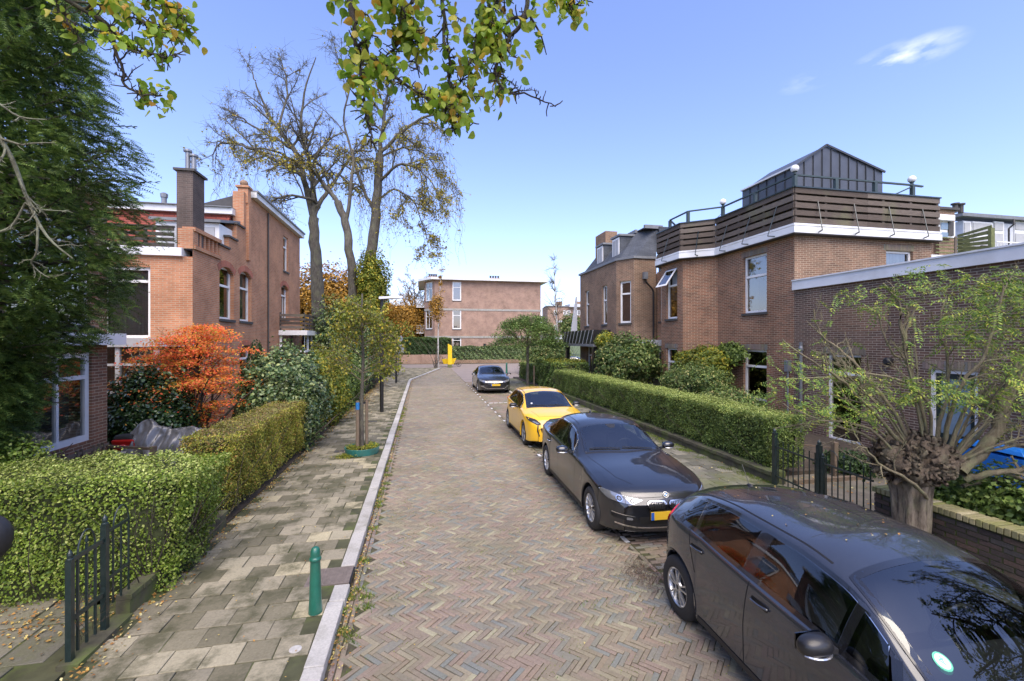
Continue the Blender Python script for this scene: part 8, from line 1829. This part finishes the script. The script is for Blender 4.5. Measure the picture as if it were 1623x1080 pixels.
        if kind == 'bmw':
            ribbon(bv, 'side', [(X(s_), f['zB'](s_)+.93*(f['zR'](s_)-f['zB'](s_))) for s_ in np.linspace(2.0, 3.62, 14)], .010, .004, 'chrome', 'window_trim', root, side=side)
            ribbon(bv, 'side', [(X(1.22), .70), (X(1.22), .62)], .01, .006, 'chrome', 'badge', root, side=side)
            h = decal(bv, 'front', [(side*.335, .665), (side*.50, .60), (side*.78, .64), (side*.84, .72), (side*.80, .745), (side*.55, .70)], .010, 'lamp_lens', 'headlight', root)
            for yy, zz in ((.50, .648), (.655, .668)):
                for rr, mm, o_ in ((.042, 'chrome', .016), (.030, 'black_plastic', .019), (.018, 'lamp_lens', .021)):
                    decal(bv, 'front', [(side*yy+rr*math.cos(a), zz+rr*math.sin(a)) for a in np.linspace(0, 6.28, 15)[:-1]], o_, mm, 'lamp_ring', h, .02, rnd=False)
            # kidney grille
            K = [(side*.03, .565), (side*.05, .54), (side*.25, .535), (side*.295, .575), (side*.29, .635), (side*.25, .66), (side*.05, .655), (side*.03, .63)]
            g = decal(bv, 'front', K, .018, 'seam_dark', 'kidney_grille', root, .03)
            ribbon(bv, 'front', K+[K[0]], .016, .026, 'chrome', 'grille_frame', g, step=.015)
            for k in range(9): y = side*(.052+k*.026); ribbon(bv, 'front', [(y, .545), (y, .65)], .006, .024, 'chrome', 'grille_bar', g)
            decal(bv, 'front', [(side*.42, .36), (side*.74, .40), (side*.76, .46), (side*.44, .43)], .004, 'seam_dark', 'air_intake', root)
            ribbon(bv, 'front', [(side*.47, .44), (side*.75, .475)], .012, .012, 'chrome', 'bumper_trim', root)
            decal(bv, 'front', [(side*.50, .385), (side*.58, .39), (side*.58, .425), (side*.50, .415)], .012, 'lamp_lens', 'fog_lamp', root, .03)
            ribbon(bv, 'front', [(side*.0, .285), (side*.45, .285), (side*.72, .33)], .022, .012, 'chrome', 'lip_trim', root)
        else:
            decal(bv, 'front', [(side*.42, .66), (side*.50, .62), (side*.80, .68), (side*.86, .78), (side*.60, .74)], .010, 'lamp_lens', 'headlight', root)
            ribbon(bv, 'front', [(side*.0, .30), (side*.50, .30), (side*.62, .38), (side*.80, .42)], .03, .014, 'chrome', 'bumper_trim', root)
            ribbon(bv, 'front', [(side*.42, .655), (side*.10, .635), (side*.0, .675)], .02, .016, 'chrome', 'chevron_badge', root)
            ribbon(bv, 'front', [(side*.10, .60), (side*.0, .64)], .02, .016, 'chrome', 'chevron_badge', root)
            decal(bv, 'front', [(side*.62, .40), (side*.76, .43), (side*.76, .47), (side*.62, .45)], .012, 'lamp_lens', 'fog_lamp', root, .03)
    if kind == 'bmw':
        ribbon(bv, 'front', [(-.40, .69), (0, .70), (.40, .69)], .006, .003, 'seam_dark', 'bonnet_seam', root)
        h = bv.ray_cast(Vector((4, 0, .715)), Vector((-1, 0, 0)))[0]
        rb = bpy.data.objects.new('roundel', None); COL.objects.link(rb); rb.parent = root
        def disc(r, off, mat, a0=0, a1=2*math.pi, nm='badge_disc'):
            n_ = 20; c = np.array(h)+np.array([.010+off, 0, .012+off*.4]); ex = np.array([-.55, 0, .835]); V = [tuple(c)]+[tuple(c+r*(math.cos(a)*np.array([0, 1, 0])+math.sin(a)*ex)) for a in np.linspace(a0, a1, n_)]
            b = MB().add(V, [(0, i, i+1) for i in range(1, n_)]); link_local(b, nm, mat, rb)
        disc(.041, 0, 'chrome'); disc(.038, .001, 'black_plastic'); disc(.025, .002, 'white_paint'); disc(.0245, .003, 'roundel_blue', 0, math.pi/2); disc(.0245, .003, 'roundel_blue', math.pi, 1.5*math.pi)
        decal(bv, 'front', [(-.40, .33), (.40, .33), (.42, .43), (-.42, .43)], .004, 'seam_dark', 'lower_grille', root); plate_front(bv, root, .455)
        zt = bv.ray_cast(Vector((X(3.25), 0, 3)), Vector((0, 0, -1)))[0].z; link_local(MB().sphere((X(3.25), 0, zt), .05, 12, (1.5, .35, .9)), 'aerial_fin', paint, root, True)
        decal(bv, 'top', [(X(4.40), -.6), (X(4.40), .6), (X(4.46), .6), (X(4.46), -.6)], .018, paint, 'boot_lip', root, .06)
        decal(bv, 'top', [(X(2.04), -.05), (X(2.04), .05), (X(2.16), .11), (X(2.16), -.11)], .007, 'black_plastic', 'sensor_housing', root, .04)
    else:
        decal(bv, 'front', [(-.40, .36), (.40, .36), (.48, .54), (-.48, .54)], .005, 'seam_dark', 'grille', root); plate_front(bv, root, .50)
    return root
gcar = hatch('grey'); bcar = sedan('bmw'); ycar = hatch('yellow'); ccar = sedan('far')
def park(root, L, xf, Xw, Yw, wl, head_deg):
    """puts the near (road side) front-wheel foot of the car at world (Xw, Yw); the nose points along -Y turned by head_deg"""
    th_ = R(-90+head_deg); c, s = math.cos(th_), math.sin(th_); lx, ly = L/2-xf, -wl
    root.location = (Xw-(lx*c-ly*s), Yw-(lx*s+ly*c), 0); root.rotation_euler = (0, 0, th_)
park(bcar, 4.62, .78, 2.58, 6.56, .88, -1.8)
park(ycar, 4.05, .84, 2.80, 12.2, .85, -.8)
park(ccar, 4.78, .95, 3.05, 25.0, .91, -1.)
# the grey hatchback: its near rear wheel is the one in view
th_ = R(-90-2.0); lx, ly = 3.99/2-3.36, -.86; gcar.location = (2.66-(lx*math.cos(th_)-ly*math.sin(th_)), 4.28-(lx*math.sin(th_)+ly*math.cos(th_)), 0); gcar.rotation_euler = (0, 0, th_)
# dark car beyond the hedge on the right: a copy with its parts
def copy_tree(o, parent=None):
    c = o.copy(); COL.objects.link(c); c.parent = parent
    for ch in list(o.children): copy_tree(ch, c)
    return c
kids = list(ccar.children); c2 = copy_tree(ccar); c2['label'] = 'dark car standing beyond the right hedges near the round street tree'; p_ = at(897, 560, 42.)
c2.location = (p_[0], p_[1], 0); c2.rotation_euler = (0, 0, R(178))
for c_ in (gcar, bcar, ycar, ccar): c_['group'] = 'cars parked along the right side'
# ================================================================== STREET FURNITURE AND SMALL THINGS
def bollard(x, y, z, h, lab, r=.062):
    t = thing('bollard', lab, 'bollard', (x, y, z), 'green street bollards')
    MB().lathe([(r*1.12, 0), (r*1.1, .04), (r, .12), (r*.80, h-.15), (r*.80, h-.145)], (x, y, z), 24, cap=False).obj('post', 'bollard_green', t, smooth=True)
    MB().lathe([(r*.80, h-.145), (r*.95, h-.14), (r*.98, h-.125), (r*.93, h-.11), (r*.80, h-.105), (r*.82, h-.09), (r*.78, h-.045), (r*.6, h-.012), (r*.3, h), (.001, h+.002)], (x, y, z), 24, cap=False).obj('cap', 'bollard_green', t, smooth=True)
bollard(-1.115, 5.0, ZP, .69, 'dark green round topped bollard standing on the pavement tiles near the left kerb')
p_ = at(803, 593, 39.5); bollard(p_[0], p_[1], .02, .95, 'small far green bollard beside the street corner behind the black car', .09)
# street lamp
p_ = at(606, 655, 18.0); x, y = -1.62, 18.5
t = thing('street_lamp', 'black street lamp post with flat white head above the young tree', 'street lamp', (x, y, ZP))
MB().lathe([(.075, 0), (.075, 1.5), (.062, 1.55), (.058, 4.55), (.02, 4.6)], (x, y, ZP), 16).obj('pole', 'black_paint', t)
MB().box(x-.085, x+.085, y-.06, y+.06, 2.35, 3.4).obj('control_box', 'black_paint', t, bevel=.01)
MB().bar((x, y, 4.55), (x+.30, y, 4.66), .05).obj('arm', 'black_paint', t)
b = MB(); b.hexa([(x-.10, y-.22, 4.60), (x+.85, y-.18, 4.68), (x+.85, y+.18, 4.68), (x-.10, y+.22, 4.60), (x-.10, y-.20, 4.70), (x+.80, y-.12, 4.76), (x+.80, y+.12, 4.76), (x-.10, y+.20, 4.70)]); b.obj('lamp_head', 'panel_pale', t, bevel=.02)
o = MB().lathe([(.07, 0), (.07, 1.2), (.05, 1.25), (.045, 3.6), (.02, 3.65)], (at(628, 563, 30)[0], at(628, 563, 30)[1], ZP), 10).obj('lamp_post', 'black_paint', loc=(*at(628, 563, 30)[:2], ZP)); tagp(o, 'second dark slim post behind the street lamp', 'post')
# traffic sign seen from behind
p_ = at(632, 590, 36.5); x, y = p_[0], p_[1]
t = thing('traffic_sign', 'grey backs of a round and a square traffic sign on a thin pole', 'traffic sign', (x, y, ZP))
MB().lathe([(.035, 0), (.035, 3.35)], (x, y, ZP), 10).obj('pole', 'galvanised', t)
b = MB().lathe([(.32, -.012), (.32, .012)], (x, y+.05, 3.1), 24, 'y'); b.obj('round_sign', 'sign_grey', t)
MB().box(x-.46, x+.42, y+.04, y+.065, 1.95, 2.62).obj('square_sign', 'sign_grey', t)
for z in (2.15, 2.45, 3.1): MB().box(x-.3, x+.3, y+.02, y+.038, z-.02, z+.02).obj('bracket', 'galvanised', t)
# yellow post and cargo bike
p_ = at(713, 583, 48.2); x, y = p_[0], p_[1]
t = thing('yellow_post', 'thick bright yellow post with sloping top on the far street corner', 'post', (x, y, .02))
b = MB(); b.hexa([(x-.22, y-.2, .0), (x+.22, y-.2, 0), (x+.22, y+.2, 0), (x-.22, y+.2, 0), (x-.22, y-.2, 2.6), (x+.22, y-.2, 2.35), (x+.22, y+.2, 2.35), (x-.22, y+.2, 2.6)]); b.obj('column', 'yellow_paint', t, bevel=.03)
MB().box(x-.23, x+.23, y-.21, y+.21, .0, .35).obj('base', 'board_green', t)
x, y = at(708, 582, 49.5)[:2]
t = thing('cargo_bike', 'yellow cargo bike parked behind the yellow post', 'bicycle', (x, y, .02))
for dx, r in ((-1.15, .36), (1.35, .28)):
    w = MB(); pr = [(r-.03, -.025), (r, -.02), (r, .02), (r-.03, .025)]; w.lathe(pr, (x+dx, y, r), 20, 'y', cap=False); 
    for k in range(8): a = k*math.pi/8; w.bar((x+dx-r*.95*math.cos(a), y, r-r*.95*math.sin(a)), (x+dx+r*.95*math.cos(a), y, r+r*.95*math.sin(a)), .012)
    w.obj('wheel', 'black_rubber', t)
b = MB(); b.hexa([(x-.35, y-.3, .35), (x+.75, y-.3, .30), (x+.75, y+.3, .30), (x-.35, y+.3, .35), (x-.55, y-.36, .85), (x+1.05, y-.36, .95), (x+1.05, y+.36, .95), (x-.55, y+.36, .85)]); b.obj('box', 'yellow_paint', t)
b = MB(); b.bar((x-1.15, y, .36), (x-.85, y, .95), .05); b.bar((x-.9, y, .5), (x+.9, y, .28), .06); b.bar((x-.35, y, .4), (x-.5, y, 1.15), .05); b.bar((x-.55, y-.3, 1.15), (x-.55, y+.3, 1.18), .035); b.bar((x+.9, y, .28), (x+1.35, y, .28), .05); b.obj('frame', 'black_paint', t)
MB().box(x-1.0, x-.75, y-.09, y+.09, .95, 1.03).obj('saddle', 'black_rubber', t, bevel=.02)
# iron gate and fence at the left
def post(mb, x, y, z0, h, w=.055):
    mb.box(x-w/2, x+w/2, y-w/2, y+w/2, z0, z0+h-.10)
    mb.lathe([(w*.62, 0), (w*.62, .012), (w*.42, .018), (w*.50, .045), (w*.42, .065), (w*.15, .085), (.001, .10)], (x, y, z0+h-.10), 12)
def arch(mb, p, q, z, h, r, n=12):
    p, q = np.array(p, float), np.array(q, float); c = (p+q)/2; e = (q-p)/2; P = [np.array([*(c-e*math.cos(t)), z+h*math.sin(t)]) for t in np.linspace(0, math.pi, n)]; mb.tube(P, r, 6)
t = thing('iron_gate', 'narrow dark green iron gate panel with arched top bar at the lower left', 'gate', (-3.06, 4.75, .07))
gx = -3.07; y0, y1 = 4.62, 5.06
b = MB(); post(b, gx, y0, .06, 1.04, .046); b.obj('post', 'iron_green', t); b = MB(); post(b, gx, y1, .06, 1.18, .05); b.obj('post', 'iron_green', t)
for z in (.46, .99): MB().bar((gx, y0, z), (gx, y1, z), .022, .036).obj('rail', 'iron_green', t)
ys = [y0+.09, y0+.2, y0+.31]
for k, y in enumerate(ys):
    b = MB(); b.bar((gx, y, .14), (gx, y, 1.00 if k != 1 else 1.06), .018, up=(1, 0, 0)); 
    if k == 1: b.lathe([(.001, 0), (.016, .02), (.012, .05), (.001, .085)], (gx, y, 1.06), 8)
    b.obj('bar', 'iron_green', t)
b = MB(); arch(b, (gx, y0+.09), (gx, y0+.31), 1.0, .19, .008); b.obj('arch', 'iron_green', t)
b = MB(); b.tube(dense([(gx+.01, y0+.05, .45), (gx, y0+.15, .62), (gx, y0+.2, .5), (gx, y0+.3, .72), (gx, y0+.38, .55)], 4), .003, 4)
rngf = np.random.default_rng(6)
for i in range(9): b.tube(wiggle(rngf, (gx, y0+.05+i*.045, .2), (rngf.normal()*.1, rngf.normal()*.5, 1), .45, 5, .25), .002, 3)
b.obj('dry_creeper', 'bark_twig', t)
t = thing('iron_fence', 'short dark iron fence section half grown into the near hedge behind the gate post', 'fence', (-3.07, 5.4, .2))
for z in (.58, 1.05): MB().bar((gx, y1+.03, z), (gx, 5.42, z), .018, .028).obj('rail', 'iron_green', t)
for k in range(3): MB().bar((gx, y1+.12+k*.12, .3), (gx, y1+.12+k*.12, 1.06), .014, up=(1, 0, 0)).obj('bar', 'iron_green', t)
b = MB(); arch(b, (gx, y1+.12), (gx, y1+.36), 1.05, .19, .008); b.obj('arch', 'iron_green', t)
o = MB().box(-3.13, -2.96, 4.55, 5.30, .0, .11).obj('edging', 'mossy_wall', loc=(-3.05, 4.9, 0)); tagp(o, 'mossy stone edging below the narrow iron gate', 'edging')
# right iron fence with gate
t = thing('iron_fence', 'low dark iron fence with plain bars between the right hedge and the gate', 'fence', (6.83, 7.1, .07))
fx0 = 6.86; ya, yb = 7.60, 6.46; xa_, xb_ = 6.88, 6.80
fxy = lambda y: 6.62+(y-5.36)*.118
b = MB(); post(b, fxy(ya), ya, .05, 1.15, .07); b.obj('post', 'iron_green', t); b = MB(); post(b, fxy(yb), yb, .05, 1.18, .07); b.obj('post', 'iron_green', t)
for z in (.26, .84): MB().bar((fxy(ya), ya, z), (fxy(yb), yb, z), .02, .03).obj('rail', 'iron_green', t)
n_ = 8
for k in range(n_):
    y = ya-(ya-yb)*(k+.8)/(n_+.5); MB().bar((fxy(y), y, .14), (fxy(y), y, .98), .014, up=(1, 0, 0)).obj('bar', 'iron_green', t)
t = thing('iron_gate', 'dark iron garden gate with hooped bars and spear point beside the brick garden wall', 'gate', (6.7, 5.9, .07))
yc, yd = 6.38, 5.42
b = MB(); post(b, fxy(yc), yc, .05, .98, .05); b.obj('post', 'iron_green', t)
for z in (.26, .84): MB().bar((fxy(yc), yc, z), (fxy(yd), yd, z), .02, .03).obj('rail', 'iron_green', t)
for k in range(8):
    y = yc-(yc-yd)*(k+.6)/8.; hh = {3: 1.02}.get(k, .98 if k not in (1, 5) else .86); b = MB(); b.bar((fxy(y), y, .12), (fxy(y), y, hh), .014, up=(1, 0, 0))
    if k == 3: b.lathe([(.001, 0), (.022, .03), (.010, .06), (.001, .11)], (fxy(y), y, 1.02), 8)
    b.obj('bar', 'iron_green', t)
for k in (0, 4):
    a, c = yc-(yc-yd)*(k+.6)/8., yc-(yc-yd)*(k+2.6)/8.; b = MB(); arch(b, (fxy(a), a), (fxy(c), c), .97, .13, .007); b.obj('arch', 'iron_green', t)
# bed edging with post in the yard
t = thing('trellis_post', 'short wooden post with a thin rail by the planting bed in the yard', 'post', (8.9, 8.1, .02))
x, y = 8.75, 8.0; MB().box(x-.05, x+.05, y-.05, y+.05, .0, .75).obj('post', 'wood_stake', t); MB().bar((x, y, .62), (x-1.6, y+1.6, .6), .03).obj('rail', 'wood_stake', t); MB().box(x-1.3, x+.4, y-.35, y-.27, 0, .10).obj('edging', 'wood_stake', t)
# bamboo pole leaning across
o = MB().tube([at(1235, 602, 10.5), at(1350, 597, 9.5)], .022, 8).obj('bamboo_pole', 'bark_shoot', loc=at(1290, 600, 10)); tagp(o, 'thin horizontal bamboo pole tied in the garden before the brick wall', 'pole')
# blue bins behind the wall
def bin_(x, y, rot, mat, lab, h=1.05, L=1.25, W=.75):
    t = thing('wheelie_bin', lab, 'bin', (x, y, .02)); c, s = math.cos(rot), math.sin(rot)
    def T(mb):
        mb.v = [(x+vx*c-vy*s, y+vx*s+vy*c, vz) for vx, vy, vz in mb.v]; return mb
    b = MB(); b.hexa([(-L/2*.86, -W/2*.8, .1), (L/2*.86, -W/2*.8, .1), (L/2*.86, W/2*.8, .1), (-L/2*.86, W/2*.8, .1), (-L/2, -W/2, h), (L/2, -W/2, h), (L/2, W/2, h), (-L/2, W/2, h)]); T(b).obj('body', mat, t, bevel=.02)
    b = MB(); b.hexa([(-L/2-.03, -W/2-.03, h), (L/2+.03, -W/2-.03, h), (L/2+.03, W/2+.03, h+.06), (-L/2-.03, W/2+.03, h+.06), (-L/2, -W/2, h+.04), (L/2, -W/2, h+.04), (L/2-.03, W/2, h+.14), (-L/2+.03, W/2, h+.14)])
    for k in range(5): q = -L/2+.12+k*(L-.24)/4; b.hexa([(q-.05, -W/2+.04, h+.04), (q+.05, -W/2+.04, h+.04), (q+.05, W/2-.05, h+.13), (q-.05, W/2-.05, h+.13), (q-.03, -W/2+.06, h+.065), (q+.03, -W/2+.06, h+.065), (q+.03, W/2-.07, h+.165), (q-.03, W/2-.07, h+.165)])
    T(b).obj('lid', mat, t, bevel=.01); b = MB()
    for sx in (-1, 1): b.lathe([(.08, -.03), (.10, 0), (.08, .03)], (sx*L*.38, W/2, .1), 12, 'y')
    T(b).obj('wheel', 'black_rubber', t); return t
p_ = at(1558, 715, 8.6); bin_(p_[0]+.45, p_[1]-.1, R(80), 'bin_blue', 'bright blue plastic bin behind the garden wall at the right edge', .78, 1.2, .8)
p_ = at(1610, 700, 9.2); bin_(p_[0]+.5, p_[1]-.3, R(80), 'bin_green', 'pale green lidded bin behind the bright blue bin', 1.08, 1.2, .8)
# left front garden: covered motorcycle, red scooter, little trellis fence
def tarp():
    c = at(258, 700, 9.9); x, y = c[0]+.05, c[1]; t = thing('covered_motorcycle', 'motorcycle hidden under a wrinkled grey cover in the left front garden', 'motorcycle', (x, y, .06)); rng = np.random.default_rng(17); nx, ny = 64, 30; V = []
    for i in range(nx+1):
        u = -1.05+2.1*i/nx; top = np.interp(u, [-1.05, -.75, -.42, -.30, -.1, .2, .55, .85, 1.05], [.42, .78, 1.12, 1.14, .97, .90, .95, .85, .50]); wd = np.interp(u, [-1.05, -.4, 0, .7, 1.05], [.22, .40, .40, .36, .2])
        for j in range(ny+1):
            a = -1+2*j/ny; s = abs(a); yy = wd*np.sign(a)*(min(1, s*1.9)*.38+max(0, s-.3)*.95); z = top*(1-max(0, s-.14)**1.15*1.19) if s > .14 else top-.01*s
            w = .045*math.sin(u*17+a*4+math.sin(a*7)*1.5)*s+.030*math.sin(u*31-a*11+2*math.sin(u*9))*(s+.15)+.05*math.sin((u+.36)*9/(s+.25))*s+.012*rng.normal()
            V.append((x+u*.98+w*.3, y+yy+w*np.sign(a)*1.6, .06+max(.015, z)+w*.5*(1-s)))
    F = [(i*(ny+1)+j, (i+1)*(ny+1)+j, (i+1)*(ny+1)+j+1, i*(ny+1)+j+1) for i in range(nx) for j in range(ny)]; b = MB(); b.add(V, F); b.obj('cover', 'tarp', t, smooth=True)
    for dx in (-.72, .68): MB().lathe([(.22, -.05), (.29, -.04), (.29, .04), (.22, .05)], (x+dx, y, .06+.29), 24, 'y', cap=False).obj('wheel', 'black_rubber', t)
tarp()
c = at(198, 712, 9.8); x, y = c[0], c[1]
t = thing('scooter', 'red scooter with black seat and grey covered handlebar beside the covered motorcycle', 'scooter', (x, y, .06))
for dx in (-.28, .0): pass
MB().lathe([(.14, -.05), (.22, -.045), (.22, .045), (.14, .05)], (x+.18, y-.15, .28), 20, 'y', cap=False).obj('wheel', 'black_rubber', t); MB().lathe([(.14, -.05), (.22, -.045), (.22, .045), (.14, .05)], (x-.05, y+1.0, .28), 20, 'y', cap=False).obj('wheel', 'black_rubber', t)
b = MB(); b.hexa([(x-.12, y-.15, .45), (x+.30, y-.15, .45), (x+.2, y+.6, .42), (x-.15, y+.6, .42), (x-.14, y-.28, .80), (x+.32, y-.28, .80), (x+.2, y+.55, .72), (x-.12, y+.55, .72)]); b.obj('tail_body', 'red_paint', t, bevel=.05)
b = MB(); b.hexa([(x-.10, y-.25, .78), (x+.28, y-.25, .78), (x+.18, y+.5, .72), (x-.08, y+.5, .72), (x-.08, y-.22, .90), (x+.25, y-.22, .90), (x+.16, y+.45, .84), (x-.06, y+.45, .84)]); b.obj('seat', 'black_rubber', t, bevel=.04)
b = MB(); b.hexa([(x-.22, y+.7, .3), (x+.2, y+.7, .3), (x+.14, y+1.05, .35), (x-.18, y+1.05, .35), (x-.2, y+.8, 1.0), (x+.15, y+.8, 1.0), (x+.1, y+1.0, 1.0), (x-.15, y+1.0, 1.0)]); b.obj('front_shield', 'red_paint', t, bevel=.05)
b = MB(); b.bar((x-.42, y+.75, 1.08), (x+.35, y+.75, 1.08), .03); b.obj('handlebar', 'black_plastic', t); MB().sphere((x-.05, y+.7, 1.13), .18, 14, (1.3, .8, .7)).obj('handlebar_cover', 'panel_pale', t, smooth=True)
MB().box(x+.02, x+.22, y-.33, y-.30, .38, .55).obj('number_plate', 'white_paint', t); MB().sphere((x+.12, y-.29, .66), .05, 10, (1.6, .5, .8)).obj('tail_lamp', 'red_lens', t, smooth=True)
t = thing('trellis_fence', 'low brown wooden trellis fence below the white window beside the scooter', 'fence', (-5.8, 8.6, .06))
p0, p1 = np.array([-6.25, 7.9]), np.array([-6.25, 10.4]); d_ = p1-p0; rngt = np.random.default_rng(44)
for z in (.85,): MB().bar((*p0, z), (*p1, z), .03, .05).obj('rail', 'wood_stake', t)
for k in range(13):
    q = p0+d_*(k+.5)/13; dx = rngt.normal()*.09; MB().bar((q[0], q[1]-dx, .06), (q[0], q[1]+dx, .92), .022, .05, up=(1, 0, 0)).obj('slat', 'wood_stake', t)
MB().bar((-6.25, 10.35, .82), (-5.25, 10.0, .80), .03, .05).obj('rail', 'wood_stake', t); MB().box(-5.28, -5.20, 9.95, 10.05, .06, .85).obj('post', 'wood_stake', t)
o = MB().sphere(at(-24, 855, 3.5), .17, 18, (1, .8, 1.15)).obj('motorcycle_mirror', 'black_plastic', loc=at(-24, 855, 3.5), smooth=True)
o.name = 'black_bin'; bp_ = at(-24, 855, 3.5); bpy.data.objects.remove(o)
t = thing('mailbox', 'rounded black object on a post cut by the left edge of the picture', 'letterbox', (bp_[0], bp_[1], .07)); MB().sphere(bp_, .17, 18, (1, .8, 1.15)).obj('body', 'black_plastic', t, smooth=True)
ORG_ = None; MB().tube([(bp_[0], bp_[1], .07), (bp_[0], bp_[1], bp_[2]-.15)], .03, 8).obj('post', 'black_paint', t)
# railing on the far left bend, seen beyond the street tree
t = thing('iron_railing', 'thin dark iron railing along the far left pavement behind the lamp post', 'railing', (-2.95, 30, ZP))
for z in (.4, 1.2): MB().bar((-2.98, 24.5, z), (-2.98, 38.5, z), .03).obj('rail', 'black_paint', t)
for k in range(48): MB().box(-2.99, -2.97, 24.5+k*.29, 24.52+k*.29, ZP, 1.25).obj('bar', 'black_paint', t)
print('objects', len(bpy.data.objects), 'tris', sum(len(o.data.polygons) for o in bpy.data.objects if o.type == 'MESH'))
